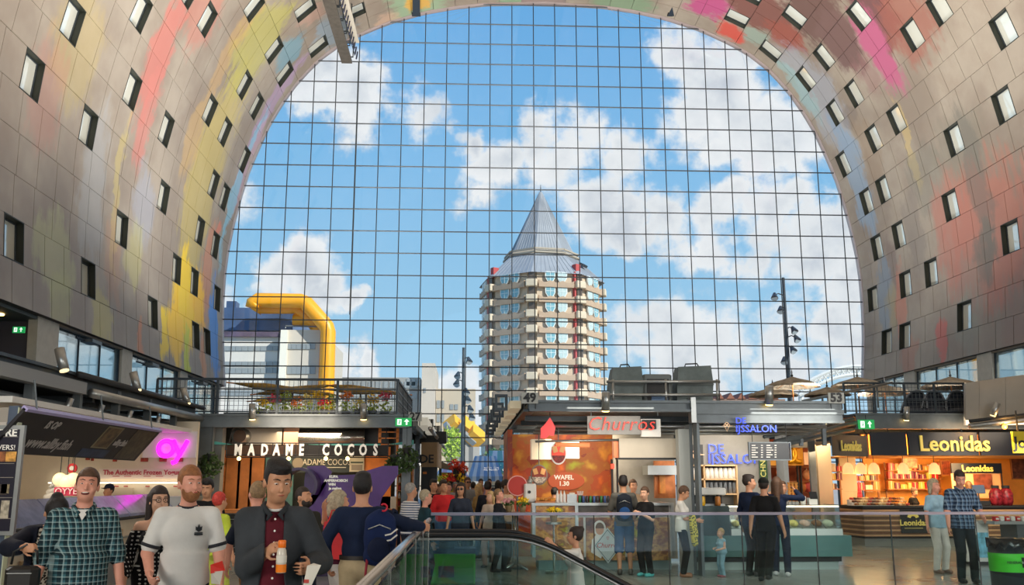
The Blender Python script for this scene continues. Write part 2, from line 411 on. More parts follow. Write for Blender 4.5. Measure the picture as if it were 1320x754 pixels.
for sgn, side in ((-1, 'left'), (1, 'right')):
    # backing shell 0.95 m behind the panels
    svs = np.linspace(SBOT[sgn], arch_end, 44)
    mb = MB()
    for k in range(43):
        q = [vpt(sgn, svs[k], 0.95), vpt(sgn, svs[k+1], 0.95)]
        if k == 42: q[1] = (XC, q[1][1])
        mb.add([(q[0][0], YB, q[0][1]), (q[1][0], YB, q[1][1]), (q[1][0], YF+0.5, q[1][1]), (q[0][0], YF+0.5, q[0][1])], [(0, 1, 2, 3)])
    # bottom soffit of the shell
    a = vpt(sgn, SBOT[sgn], 0.0); b2 = vpt(sgn, SBOT[sgn], 0.95)
    mb.add([(a[0], YB, a[1]), (b2[0], YB, b2[1]), (b2[0], YF, b2[1]), (a[0], YF, a[1])], [(0, 1, 2, 3)])
    wall = mb.build('wall_' + side, M_BACK)
    setp(wall, '%s half of the tall vault, clad in square printed panels' % side, 'wall', kind='structure')
    rows = []
    sv = SBOT[sgn]; base = S0[sgn]
    rows.append((sv, base - HR/2, None)); k = 0
    while base + 2*HR*k + HR/2 < arch_end - 0.6:
        c = base + 2*HR*k
        rows.append((c - HR/2, c + HR/2, k))
        rows.append((c + HR/2, min(c + 1.5*HR, arch_end), None)); k += 1
    parts = []; rest = MB()
    for (s0, s1, kw) in rows:
        sm = (s0 + s1) / 2; hs = s1 - s0
        wins = sorted(WIN[sgn].get(kw, [])) if kw is not None else []
        cuts = []                                       # (y0, y1) of panels
        lo = YB
        for wy in wins + [None]:
            hi = (wy - WW/2) if wy is not None else YF - 0.02
            if hi - lo > 0.12:
                n = max(1, round((hi - lo) / PW))
                # from the far end in even steps
                for i in range(n): cuts.append((lo + (hi-lo)*i/n, lo + (hi-lo)*(i+1)/n))
            if wy is not None: lo = wy + WW/2
        for (y0, y1) in cuts:
            M = frame_at(sgn, sm, (y0 + y1) / 2)
            c = M.translation
            if (y0+y1)/2 > 28 and seen(c): parts.append((-(c - Vector((0, 0, EYE))).length, M, y1 - y0, hs))
            else:
                me = panel_mesh(y1 - y0, hs)
                rest.add([M @ v.co for v in me.vertices], [tuple(p.vertices) for p in me.polygons])
        for wi, wy in enumerate(sorted(wins, reverse=True)):
            M = frame_at(sgn, sm, wy)
            vis = seen(M.translation, 60)
            wn = bpy.data.objects.new('window_%d' % win_no[0], None); win_no[0] += 1; COL.objects.link(wn); wn.location = M.translation; wn.rotation_euler = M.to_euler()
            setp(wn, 'recessed square window in %s vault wall, %s row up, %s from the glass front' % (side, ORD[kw], ORD[wi]), 'window', 'small apartment windows in the vault', 'structure')
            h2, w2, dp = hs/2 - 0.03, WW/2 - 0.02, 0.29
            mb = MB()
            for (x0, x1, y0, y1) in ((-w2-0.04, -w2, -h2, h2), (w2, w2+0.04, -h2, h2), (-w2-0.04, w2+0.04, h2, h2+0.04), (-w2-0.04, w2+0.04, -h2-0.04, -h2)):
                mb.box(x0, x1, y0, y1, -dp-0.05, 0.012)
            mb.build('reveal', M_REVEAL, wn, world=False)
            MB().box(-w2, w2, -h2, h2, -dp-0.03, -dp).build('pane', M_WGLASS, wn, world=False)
            mb = MB()
            for (x0, x1, y0, y1) in ((-w2, -w2+0.05, -h2, h2), (w2-0.05, w2, -h2, h2), (-w2, w2, h2-0.05, h2), (-w2, w2, -h2, -h2+0.05)):
                mb.box(x0, x1, y0, y1, -dp, -dp+0.05)
            mb.build('window_frame', M_DSTEEL, wn, world=False)
    parts.sort(key=lambda q: -q[0])
    for i, (_, M, wy, hs) in enumerate(parts):
        me = panel_mesh(wy, hs)
        if i < 298:
            o = bpy.data.objects.new('panel', me); COL.objects.link(o); o.matrix_world = M; o.parent = wall
        else: rest.add([M @ v.co for v in me.vertices], [tuple(p.vertices) for p in me.polygons])
    r = rest.build('panel_field', M_MURAL, wall); r['kind'] = 'stuff'
# ---- rim of the vault round the glass front
mb = MB(); svs = np.linspace(-0.4, arch_end, 60)
ring = [(-1, sv) for sv in svs] + [(1, sv) for sv in svs[::-1][1:]]
for i in range(len(ring) - 1):
    a0 = vpt(*ring[i]); a1 = vpt(*ring[i+1]); b0 = vpt(*ring[i], 0.95); b1 = vpt(*ring[i+1], 0.95)
    if ring[i][1] >= arch_end - 0.01: b0 = (XC, b0[1])
    if ring[i+1][1] >= arch_end - 0.01: b1 = (XC, b1[1])
    for y in (YF, YF + 0.5):
        mb.add([(a0[0], y, a0[1]), (a1[0], y, a1[1]), (b1[0], y, b1[1]), (b0[0], y, b0[1])], [(0, 1, 2, 3)])
    mb.add([(a0[0], YF, a0[1]), (a1[0], YF, a1[1]), (a1[0], YF+0.5, a1[1]), (a0[0], YF+0.5, a0[1])], [(0, 1, 2, 3)])
setp(mb.build('trim_1', mat('rim_metal', (186, 170, 168), 0.4, 0.2)), 'pale arch rim around the glass front', 'trim', kind='structure')
# ---- glass front: cable net with square panes
front = thing('window_1', 'tall arched glass front on a net of steel cables', 'window', (XC, YF + 0.2, 0), kind='structure')
front.name = 'window_%d' % win_no[0]; win_no[0] += 1
yg = YF + 0.2; CP = 1.52
xs = [-0.27 + CP * k for k in range(-11, 19)]; zs = [28.69 + CP * k for k in range(-18, 5)]
def half_w(z):
    if z >= 34.95: return 0.0
    return float(np.interp(z, _z, _w)) if z > 7.0 else 20.85
def top_z(x):
    a = abs(x - XC)
    if a > 21.33: return 0
    zz = np.linspace(14, 35, 400); ww = np.interp(zz, _z, _w)
    ok = zz[ww >= a]
    return float(ok.max()) if len(ok) else 14.0
for x in xs:
    if abs(x - XC) < 21.2: MB().tube((x, yg, 0.02), (x, yg, top_z(x)), 0.035, n=6).build('cable', M_CABLE, front)
for z in zs:
    if 0.5 < z < 34.9:
        h = half_w(z); MB().tube((XC-h, yg-0.04, z), (XC+h, yg-0.04, z), 0.040, n=6).build('cable', M_CABLE, front)
panes = []
for i in range(len(xs) - 1):
    for j in range(len(zs) - 1):
        x0, x1, z0, z1 = xs[i], xs[i+1], zs[j], zs[j+1]
        if z1 < 0.4: continue
        def cl(x, z):
            h = half_w(z); return (min(max(x, XC-h), XC+h), z)
        z1c = min(z1, 34.94)
        q = [cl(x0, z0), cl(x1, z0), cl(x1, z1c), cl(x0, z1c)]
        if abs(q[1][0] - q[0][0]) < 0.08: continue
        whole = all(abs(a - b) < 1e-6 for (a, _), b in zip(q, (x0, x1, x1, x0)))
        panes.append((q, whole, math.dist((0, 0), ((x0+x1)/2, (z0+z1)/2 - 8))))
panes.sort(key=lambda p: (not p[1], p[2]))
pm = MB().box(-CP/2+0.012, CP/2-0.012, -0.012, 0.012, -CP/2+0.012, CP/2-0.012).mesh('pane'); pm.materials.append(M_FACADE)
rest = MB()
for i, (q, whole, _) in enumerate(panes):
    if whole and i < 298:
        o = bpy.data.objects.new('pane', pm); COL.objects.link(o); o.parent = front
        o.location = ((q[0][0]+q[1][0])/2 - XC, 0.06, (q[0][1]+q[2][1])/2)
    else:
        rest.prism([(a + (0.012 if k in (0, 3) else -0.012), b + (0.012 if k < 2 else -0.012)) for k, (a, b) in enumerate(q)], yg + 0.048, yg + 0.072, 'y')
r = rest.build('pane_field', M_FACADE, front); r['kind'] = 'stuff'
# ---- floor with the escalator well
PIT = (0.35, 12.0, 5.2, 13.95)
def floor_fn(t, o, c):
    n1 = t.noise(o, 0.35, 5.0, 0.6); n2 = t.noise(o, 6.0, 4.0, 0.6)
    a = t.mix(t.rng(n1, 0.3, 0.7), lin((128, 133, 130)), lin((164, 167, 162)))
    return t.mix(t.rng(n2, 0.45, 0.75, 0, 0.25), a, lin((104, 108, 106)))
M_FLOOR = mat('polished_stone_floor', (120, 122, 118), 0.22, spec=0.5, fn=floor_fn)
mb = MB(); x0, x1, y0, y1 = -17.5, 28.0, YB, YF + 0.4
px0, px1, py0, py1 = PIT
for (a, b, c, d) in ((x0, px0, y0, y1), (px1, x1, y0, y1), (px0, px1, y0, py0), (px0, px1, py1, y1)):
    mb.box(a, b, c, d, -0.4, 0.0)
setp(mb.build('floor', M_FLOOR), 'grey polished stone floor of the market hall', 'floor', kind='structure')
mb = MB()
mb.box(px0-0.1, px0, py0, py1, -5.2, -0.4); mb.box(px1, px1+0.1, py0, py1, -5.2, -0.4); mb.box(px0, px1, py0-0.1, py0, -5.2, -0.4); mb.box(px0, px1, py1, py1+0.1, -5.2, -0.4)
mb.box(px0-0.1, px1+0.1, py0-0.1, py1+0.1, -5.3, -5.2)
setp(mb.build('wall_well', mat('well_plaster', (176, 196, 192), 0.6)), 'pale plaster walls of the escalator well', 'wall', kind='structure')
# ---- gallery storey under the panels: piers and wide slanted windows
M_PIER = mat('gallery_plaster', (188, 186, 176), 0.6, vary=0.06)
def gallery(side, sgn, X, ztop, openings, dark=None):
    mb = MB(); ys = []
    lo = YB
    t = 0.35
    ops = sorted(openings)
    for (a, b) in ops:
        mb.prism([(lo, 0), (a + (0.75 if lo > YB else 0), 0), (a, ztop), (lo - (0.0 if lo == YB else 0.75), ztop)] if lo > YB else [(lo, 0), (a, 0), (a, ztop), (lo, ztop)], X, X + sgn*t, 'x')
        lo = b + 0.75
    mb.prism([(lo, 0), (YF, 0), (YF, ztop), (min(lo - 0.75, YF - 0.05), ztop)], X, X + sgn*t, 'x')
    mb.box(min(X, X+sgn*t), max(X, X+sgn*t), ops[0][0]-0.1, YF, 0, 3.4)
    setp(mb.build('wall_gallery_' + side, M_PIER), 'plaster gallery wall under the %s vault panels' % side, 'wall', kind='structure')
    for i, (a, b) in enumerate(reversed(ops)):
        if dark and a == dark: continue
        wn = thing('window_%d' % win_no[0], 'wide slanted gallery window low on the %s wall, %s from the glass front' % (side, ORD[i]), 'window', (X + sgn*0.2, (a+b)/2, 3.4), group='wide gallery windows', kind='structure'); win_no[0] += 1
        g = 0.06
        def yy(y, z): return y + 0.75 * (ztop - z) / ztop
        def quad(y0a, y1a, z0a, z1a): return [(yy(y0a, z0a), z0a), (yy(y1a, z0a), z0a), (yy(y1a, z1a), z1a), (yy(y0a, z1a), z1a)]
        n = 3
        for k in range(n):
            ya, yb = a + (b-a)*k/n, a + (b-a)*(k+1)/n
            MB().prism(quad(ya+0.03, yb-0.03, 3.45, ztop-0.06), X+sgn*0.18, X+sgn*0.2, 'x').build('pane', M_CLEAR, wn)
        for k in range(n + 1):
            ya = a + (b-a)*k/n; wdt = 0.04 if 0 < k < n else 0.12
            MB().prism(quad(ya-wdt/2, ya+wdt/2, 3.4, ztop), X+sgn*0.12, X+sgn*0.2, 'x').build('mullion', M_DSTEEL, wn)
        MB().prism(quad(a, b, ztop-0.10, ztop), X-sgn*0.02, X+sgn*0.15, 'x').build('head_rail', mat('bronze_rail', (110, 92, 66), 0.5), wn)
        MB().prism(quad(a, b, 5.3, 5.36), X+sgn*0.12, X+sgn*0.2, 'x').build('transom', M_DSTEEL, wn)
gallery('left', -1, -15.95, 7.65, [(24.2, 34.4), (36.2, 42.9), (44.2, 51.6), (53.0, 59.2)], dark=24.2)
gallery('right', 1, 26.25, 8.05, [(37.0, 45.0), (46.4, 53.2), (54.6, 59.4)])
# =================================================================== OUTSIDE, BEYOND THE GLASS FRONT
M_PLAZA = mat('plaza_paving', (168, 162, 152), 0.8, vary=0.1, vscale=0.3)
mb = MB(); mb.box(-150, 190, YF + 0.5, 420, -0.3, -0.02); mb.box(-150, -17.6, -25, YF + 0.5, -0.3, -0.02); mb.box(28.1, 190, -25, YF + 0.5, -0.3, -0.02)
setp(mb.build('ground', M_PLAZA), 'pale paved market square outside the hall', 'ground', kind='structure')
# ---- pencil-shaped apartment tower
TY = 180.0
tc_ = at(699, 560, TY); TX = tc_.x
R_T = 12.4; VA = [math.radians(a) for a in (-58, -13, 32, 77, 122, 167, 212, 257)]
def tv(a, r, z): return Vector((TX + r*math.sin(a), TY - r*math.cos(a), z))
tower = thing('apartment_tower', 'tall octagonal brown and beige apartment tower with a pointed zinc roof', 'tower', (TX, TY, 0))
M_TBR = mat('tower_brown_panel', (188, 162, 136), 0.8, vary=0.06, vscale=0.5)
M_TBE = mat('tower_beige_concrete', (216, 200, 174), 0.8, vary=0.05, vscale=0.5)
M_TRED = mat('tower_red_panel', (186, 74, 72), 0.7)
M_TWH = mat('tower_white_frame', (226, 232, 228), 0.5)
M_TGL = mat('tower_window_glass', (128, 176, 186), 0.12, spec=0.8)
M_TGL2 = mat('tower_window_blind', (190, 210, 208), 0.3)
M_ZINC = mat('zinc_roof', (158, 162, 166), 0.5, 0.0, vary=0.06, vscale=0.4)
ZE = at(699, 349, TY - 11).z; ZCOL = at(699, 327, TY - 6.5).z; ZAP = at(696, 243, TY).z
FH = 2.9
mb = MB(); ring = [tv(a, R_T - 1.0, 0) for a in VA]
mb.prism([(p.x, p.y) for p in ring], 0, ZE - 0.2, 'z'); mb.build('core', M_TBE, tower)
nf = int(ZE // FH)
wmesh = {}
def tower_window(kind):
    """rounded-bottom bay window: (frame mesh, pane mesh), facing -y, centre at origin"""
    if kind in wmesh: return wmesh[kind]
    def outline(wd, top, bot):
        p = [(-wd, top), (wd, top), (wd*1.0, 0.1), (wd*0.98, -0.15)]
        for k in range(1, 8):
            a = PI * k / 8; p.append((wd*0.80*math.cos(a), -0.25 - bot*math.sin(a)))
        p += [(-wd*0.98, -0.15), (-wd*1.0, 0.1)]
        return p
    f = MB().prism(outline(0.98, 1.0, 0.85), -0.22, 0.1, 'y').mesh('window'); f.materials.append(M_TWH)
    g = MB()
    g.prism(outline(0.80, 0.86, 0.70), -0.26, -0.2, 'y')
    g = g.mesh('pane'); g.materials.append(M_TGL if kind == 0 else M_TGL2)
    b = MB(); b.box(-0.04, 0.04, -0.30, -0.24, -0.9, 0.86); b.box(-0.8, 0.8, -0.30, -0.24, 0.12, 0.2)
    b = b.mesh('glazing_bar'); b.materials.append(M_TWH)
    wmesh[kind] = (f, g, b); return wmesh[kind]
fw_ = 2 * R_T * math.sin(math.radians(22.5))            # facet width
bal = {}
for fi in (-1, 0, 1, 2):
    a0 = VA[fi]; a1 = VA[fi + 1] if fi >= 0 else VA[0]
    mid = (a0 + a1) / 2 if fi >= 0 else VA[0] - math.radians(22.5)
    apo = R_T * math.cos(math.radians(22.5))
    R = Matrix.Rotation(mid, 4, 'Z')
    for k in range(nf):
        z = ZE - 1.5 - FH * k
        if z < 1: continue
        # parapet with a scalloped top edge
        pts = []
        n = 16; hw = fw_ * 0.36
        for i in range(n + 1):
            u = -hw + 2*hw*i/n
            pts.append((u, -0.45 - 0.42*abs(math.cos(u * PI / 2.3))))
        if ('b', 0) not in bal:
            me = MB().prism([(-hw, -1.75), (hw, -1.75)] + pts[::-1], -0.75, -0.25, 'y').mesh('parapet'); me.materials.append(M_TBR); bal[('b', 0)] = me
            me = MB().box(-hw-0.2, hw+0.2, -0.2, 0.6, -1.45, 1.45).mesh('wall_panel'); me.materials.append(mat('tower_wall', (206, 184, 158), 0.8, vary=0.05)); bal[('w', 0)] = me
        base = tv(mid, apo, z)
        for nm, key in (('parapet', ('b', 0)), ('wall_panel', ('w', 0))):
            o = bpy.data.objects.new(nm, bal[key]); COL.objects.link(o); o.parent = tower
            o.location = base - Vector(tower.location) + (R @ Vector((0, 0.6 if nm == 'wall_panel' else 0.3, 0)))
            o.rotation_euler = (0, 0, mid)
        for s_ in (-1, 1):
            f, g, b = tower_window(0 if (k * 3 + fi * 5 + s_) % 3 else 1)
            o = bpy.data.objects.new('window', f); COL.objects.link(o); o.parent = tower
            o.location = base - Vector(tower.location) + (R @ Vector((s_ * 1.15, 0.05, 0.25))); o.rotation_euler = (0, 0, mid)
            for me in (g, b):
                q = bpy.data.objects.new(me.name.split('.')[0], me); COL.objects.link(q); q.parent = o
for vi, a in enumerate([VA[0], VA[1], VA[2], VA[3]]):
    for k in range(nf):
        z = ZE - 1.5 - FH * k
        if z < 1: continue
        p = tv(a, R_T - 0.5, z)
        if 'vb' not in bal:
            me = MB().rbox(-1.05, 1.05, -1.0, 0.8, -1.7, -0.35, 0.15).mesh('balcony'); me.materials.append(M_TBE); bal['vb'] = me
            me = MB().box(-1.15, -0.8, -0.2, 0.5, -0.9, 1.45).mesh('red_panel'); me.materials.append(M_TRED); bal['vr'] = me
            me = MB().box(-0.6, 0.6, -0.3, -0.2, -0.6, 1.2).mesh('balcony_door'); me.materials.append(mat('tower_dark_glass', (96, 84, 74), 0.2)); bal['vd'] = me
        for nm, key in (('balcony', 'vb'), ('balcony_door', 'vd')) + ((('red_panel', 'vr'),) if vi in (0, 2) else ()):
            o = bpy.data.objects.new(nm, bal[key]); COL.objects.link(o); o.parent = tower
            o.location = p - Vector(tower.location); o.rotation_euler = (0, 0, a)
# roof: low skirt, collar, tall pyramid; one facet at a time
rc = 7.35
for i in range(8):
    a, b = VA[i], VA[(i+1) % 8] + (2*PI if i == 7 else 0)
    lo, hi = [tv(a, R_T + 0.3, ZE - 0.5), tv(b, R_T + 0.3, ZE - 0.5)], [tv(a, rc, ZCOL), tv(b, rc, ZCOL)]
    f = MB().add([lo[0], lo[1], hi[1], hi[0]], [(0, 1, 2, 3)]).build('roof_facet', M_ZINC, tower)
    mbs = MB()
    for k in range(1, 10):
        t_ = k / 10; mbs.bar(lo[0].lerp(lo[1], t_), hi[0].lerp(hi[1], t_), 0.10, 0.12)
    mbs.build('seam', M_ZINC, f)
    ap = Vector((TX, TY, ZAP))
    h2 = [tv(a, rc - 0.5, ZCOL + 0.9), tv(b, rc - 0.5, ZCOL + 0.9)]
    tp = [tv(a, 0.25, ZAP - 0.8), tv(b, 0.25, ZAP - 0.8)]
    f = MB().add([h2[0], h2[1], tp[1], tp[0]], [(0, 1, 2, 3)]).build('spire_facet', M_ZINC, tower)
    mbs = MB()
    for k in range(1, 8):
        t_ = k / 8; mbs.bar(h2[0].lerp(h2[1], t_), tp[0].lerp(tp[1], t_), 0.09, 0.12)
    mbs.build('seam', M_ZINC, f)
    MB().add([hi[0], hi[1], h2[1], h2[0]], [(0, 1, 2, 3)]).build('collar', M_TBE, tower)
    mbc = MB()
    for (r_, z_) in ((rc + 0.35, ZCOL + 0.25), (rc + 0.1, ZCOL + 1.0)): mbc.bar(tv(a, r_, z_), tv(b, r_, z_), 0.3, 0.3)
    mbc.build('collar_rail', mat('collar_rail', (176, 164, 146), 0.6), tower)
MB().tube((TX, TY, ZAP - 1), (TX, TY, ZAP + 0.8), 0.16, 0.05, n=6).build('finial', M_DSTEEL, tower)
for ang in (-58, 32):
    a = math.radians(ang); p = tv(a, R_T - 1.2, ZE - 0.6)
    MB().cbox(p + Vector((0, 0, 1.2)), (1.1, 1.2, 2.0), rotm(0, 0, a)).build('red_dormer', M_TRED, tower)
MB().cbox(tv(math.radians(54), 9.6, (ZE+ZCOL)/2 + 0.2), (1.8, 1.0, 0.5), rotm(0.6, 0, math.radians(54))).build('roof_hatch', M_DSTEEL, tower)
# ---- library with yellow pipes
LY = 130.0
def L(x, y, d=0.0): return at(x, y, LY + d)
lib = thing('library_building', 'white banded library building with yellow pipes and blue rooftop block', 'building', tuple(L(360, 560)))
lib.location.z = 0
M_LW = mat('library_white', (216, 212, 204), 0.7, vary=0.04, vscale=0.3); M_LB = mat('library_cream', (206, 198, 184), 0.7); M_LBL = mat('library_blue', (74, 96, 132), 0.4, vary=0.2, vscale=0.2)
M_YEL = mat('yellow_pipe', (250, 170, 22), 0.4); M_OGL = mat('office_glass', (142, 148, 150), 0.15, spec=0.8)
def pbox(mb, x0, y0, x1, y1, Y, d):
    a = at(x0, y0, Y); b = at(x1, y1, Y); mb.box(a.x, b.x, Y, Y + d, min(a.z, b.z), max(a.z, b.z)); return mb
def gbox(mb, x0, y0, x1, Y, d):
    a = at(x0, y0, Y); b = at(x1, y0, Y); mb.box(a.x, b.x, Y, Y + d, 0, a.z); return mb
gbox(MB(), 262, 434, 367, LY, 25).build('west_block', M_LW, lib)
gbox(MB(), 367, 425, 413, LY - 1.5, 24).build('east_block', M_LB, lib)
pbox(MB(), 250, 396, 377, 426, LY + 2, 16).build('roof_block', M_LBL, lib)
pbox(MB(), 292, 388, 304, 397, LY + 3, 2).build('roof_vent', M_LBL, lib)
pbox(MB(), 262, 427, 365, 434, LY - 0.6, 0.5).build('name_band', mat('name_band', (92, 80, 100), 0.6, vary=0.4, vscale=0.4), lib)
for (x0, x1, ys) in ((264, 360, ((446, 452), (466, 472), (474, 481), (503, 510))), (370, 407, ((443, 450), (471, 482), (505, 512)))):
    for (ya, yb) in ys:
        n = 12 if x0 < 300 else 6
        for k in range(n):
            a_ = x0 + (x1-x0)*k/n; b_ = x0 + (x1-x0)*(k+1)/n - 0.7
            pbox(MB(), a_, ya, b_, yb, LY - (0.15 if x0 < 300 else 1.65), 0.3).build('window', M_OGL, lib)
pbox(MB(), 362, 425, 367, 500, LY - 2.2, 1).build('corner_strip', mat('pale_strip', (240, 236, 220), 0.6), lib)
for pts, r in (([(326, 396), (327, 390), (331, 387), (388, 388), (394, 390), (417, 416), (421, 421), (423, 428), (421, 500), (420, 590)], 1.05), ([(330, 402), (334, 396), (380, 396), (386, 399), (402, 414), (408, 421), (410, 430), (409, 500), (409, 590)], 0.95), ([(378, 412), (398, 413), (406, 419), (409, 426)], 0.8)):
    mbp = MB(); mbp.path([L(x, y, -2.6 if r > 1 else -0.5) for x, y in pts], r, 12); mbp.build('pipe', M_YEL, lib, True)
MB().path([L(x, y, -1.5) for x, y in ((368, 423), (368, 420), (411, 421), (411, 424))], 0.12, 6).build('roof_rail', M_STEEL, lib)
# ---- lower buildings in the middle distance
def block(name, label, Y, x0, x1, ytop, col, wins, depth=18, glassm=None):
    b = thing(name, label, 'building', (at((x0+x1)/2, ytop, Y).x, Y, 0))
    gbox(MB(), x0, ytop, x1, Y, depth).build('wall', mat('wall_' + name + str(x0), col, 0.8, vary=0.06, vscale=0.2), b)
    for (a, c, y0, y1, n) in wins:
        for k in range(n):
            u = a + (c-a)*k/n; v = a + (c-a)*(k+0.72)/n
            w_ = pbox(MB(), u, y0, v, y1, Y - 0.12, 0.3).build('window', glassm or M_OGL, b)
    return b
block('office_block', 'low grey office block right of the library pipes', 158, 424, 542, 486, (150, 150, 146), [(428, 540, 492, 500, 12), (428, 540, 506, 514, 12), (524, 544, 488, 497, 3)])
block('stair_tower', 'slim pale concrete stair tower beside the grey office block', 156, 544, 561, 468, (196, 186, 172), [(546, 550, 500, 506, 1)])
block('apartment_block', 'beige flat-roofed apartment block behind the slim lamp post', 160, 562, 613, 501, (190, 176, 154), [(563, 574, 516, 526, 2), (580, 592, 521, 528, 2), (563, 574, 534, 544, 2), (580, 592, 536, 545, 2), (563, 610, 552, 560, 5)], depth=7)
block('canal_houses', 'low row of small brick houses beyond the square', 210, 905, 1012, 514, (150, 120, 104), [(908, 1008, 520, 526, 10), (908, 1008, 534, 541, 10)])
cr = MB()
hb = bpy.data.objects['canal_houses']
for k in range(7):
    x = 908 + k * 14; a = at(x, 513, 210); b = at(x + 12, 513, 210); c = at(x + 6, 506, 210)
    MB().prism([(a.x, a.z - 0.4), (b.x, b.z - 0.4), (c.x, c.z)], 210, 222, 'y').build('gable_roof', mat('tile_roof', (150, 96, 74), 0.8), hb)
# ---- yellow cube houses and their tree
ch = thing('cube_houses', 'tilted yellow cube houses on grey shafts in front of the beige block', 'building', tuple(at(598, 600, 140))); ch.location.z = 0
M_CUBE = mat('cube_yellow', (240, 178, 34), 0.6); 
for (x, y, s_) in ((585, 550, 2.3), (610, 563, 2.5), (599, 549, 1.9)):
    p = at(x, y, 140); R = rotm(math.radians(54.7), 0, 0.5)
    R = Matrix.Rotation(0.5 + x, 3, 'Z') @ Matrix.Rotation(math.radians(54.7), 3, 'X') @ Matrix.Rotation(math.radians(45), 3, 'Z')
    c_ = MB().cbox(p, (s_, s_, s_), R).build('cube', M_CUBE, ch)
    MB().cbox(p + Vector((-0.6, -1.2, -0.3)), (s_*0.36, s_*0.9, s_*0.3), R).build('window', M_OGL, c_)
    MB().tube((p.x, p.y, 0), (p.x, p.y, p.z - 1.5), 1.1, n=6).build('shaft', mat('grey_shaft', (150, 146, 140), 0.8), ch)
def leaf_cloud(c, r, n, size, seed):
    rng = np.random.RandomState(seed); mb = MB()
    for i in range(n):
        d = rng.normal(size=3); d /= np.linalg.norm(d); q = np.array(c) + d * np.array(r) * (rng.rand() ** 0.35)
        u = rng.normal(size=3); u /= np.linalg.norm(u); v = np.cross(u, rng.normal(size=3)); v /= np.linalg.norm(v)
        mb.add([q - u*size, q + v*size*0.5, q + u*size, q - v*size*0.5], [(0, 1, 2, 3)])
    return mb
def leafmat(name, col): return mat(name, col, 0.6, vary=0.3, vscale=2.0)
M_LIME = leafmat('lime_leaf', (170, 196, 60)); M_BARK = mat('bark', (90, 72, 56), 0.9); M_GREEN = leafmat('green_leaf', (74, 110, 44))
p = at(581, 600, 100); tr = thing('street_tree', 'bright green young tree in front of the yellow cube houses', 'tree', (p.x, p.y, 0))
q = at(582, 572, 100)
leaf_cloud((q.x, q.y, q.z), (1.3, 1.3, 2.0), 700, 0.22, 3).build('crown', M_LIME, tr, fix=False); MB().path([(p.x, p.y, 0), (p.x+0.1, p.y, 2.5), (q.x, q.y, q.z)], [0.12, 0.09, 0.05], 6).build('trunk', M_BARK, tr)
p = at(655, 615, 92); tr = thing('street_tree', 'dark green bushy tree at the foot of the tower', 'tree', (at(640, 600, 130).x, 130, 0))
q = at(640, 596, 130); leaf_cloud((q.x, q.y, q.z), (2.2, 2.0, 2.0), 500, 0.3, 5).build('crown', M_GREEN, tr, fix=False); MB().path([(q.x, q.y, 0), (q.x, q.y, q.z)], [0.15, 0.08], 6).build('trunk', M_BARK, tr)
# ---- tall lamp posts with swivelled floodlights
def mast(x, ytop, Y, label, heads):
    b = at(x, 600, Y); t = at(x - (4 if x > 700 else 0), ytop, Y); o = thing('light_mast', label, 'lamp post', (b.x, Y, 0))
    MB().tube((b.x, Y, 0), (b.x, Y, t.z), 0.20, 0.13, n=10).build('pole', M_DSTEEL, o)
    for (dx, y) in heads:
        z = at(x, y, Y).z; e = b.x + dx * Y / F
        MB().path([(b.x, Y, z), (b.x + (e-b.x)*0.6, Y - 0.1, z + 0.15), (e, Y - 0.2, z)], 0.05, 6).build('arm', M_DSTEEL, o)
        h = MB().tube((e, Y - 0.2, z + 0.15), (e + 0.12 * (1 if dx > 0 else -1), Y - 0.5, z - 0.35), 0.12, 0.32, n=10).build('floodlight', M_DSTEEL, o)
        MB().tube((e + 0.12 * (1 if dx > 0 else -1), Y - 0.5, z - 0.35), (e + 0.13 * (1 if dx > 0 else -1), Y - 0.52, z - 0.37), 0.28, 0.28, n=10).build('lens', mat('lens', (200, 210, 214), 0.2), h)
mast(596, 448, 85, 'slim grey lamp post left of the tower', [(6, 463), (-6, 482), (-7, 492), (3, 503), (5, 513), (8, 525), (10, 535)])
mast(1024, 358, 78, 'tall grey lamp post with floodlights behind the parasols', [(-14, 381), (-7, 398), (7, 424), (10, 435), (4, 449), (-6, 463)])
# ---- white arched truss of the station
st = thing('station_arch', 'white arched steel truss rising behind the parasols', 'truss', (at(1080, 600, 115).x, 115, 0)); M_WST = mat('white_steel', (226, 226, 220), 0.5)
def arch(t_, lift, Y): 
    x = 1030 + 150 * t_; y = 506 - 34 * math.sin(PI * min(max(t_*0.86 + 0.07, 0), 1)) - lift
    return at(x, y, Y)
for dy, lift in ((0, 0), (0, -11), (3, -4)):
    MB().path([arch(k/20, lift, 115 + dy) for k in range(21)], 0.24, 6).build('chord', M_WST, st)
for k in range(20):
    MB().tube(arch(k/20, 0, 115), arch((k+1)/20, -11, 115), 0.09, n=5).build('brace', M_WST, st); MB().tube(arch((k+1)/20, 0, 115), arch(k/20, -11, 115), 0.09, n=5).build('brace', M_WST, st)
for x in (1032, 1178):
    a = at(x, 506, 116); MB().tube((a.x, 116, 0), (a.x, 116, a.z), 0.35, n=8).build('leg', M_WST, st)
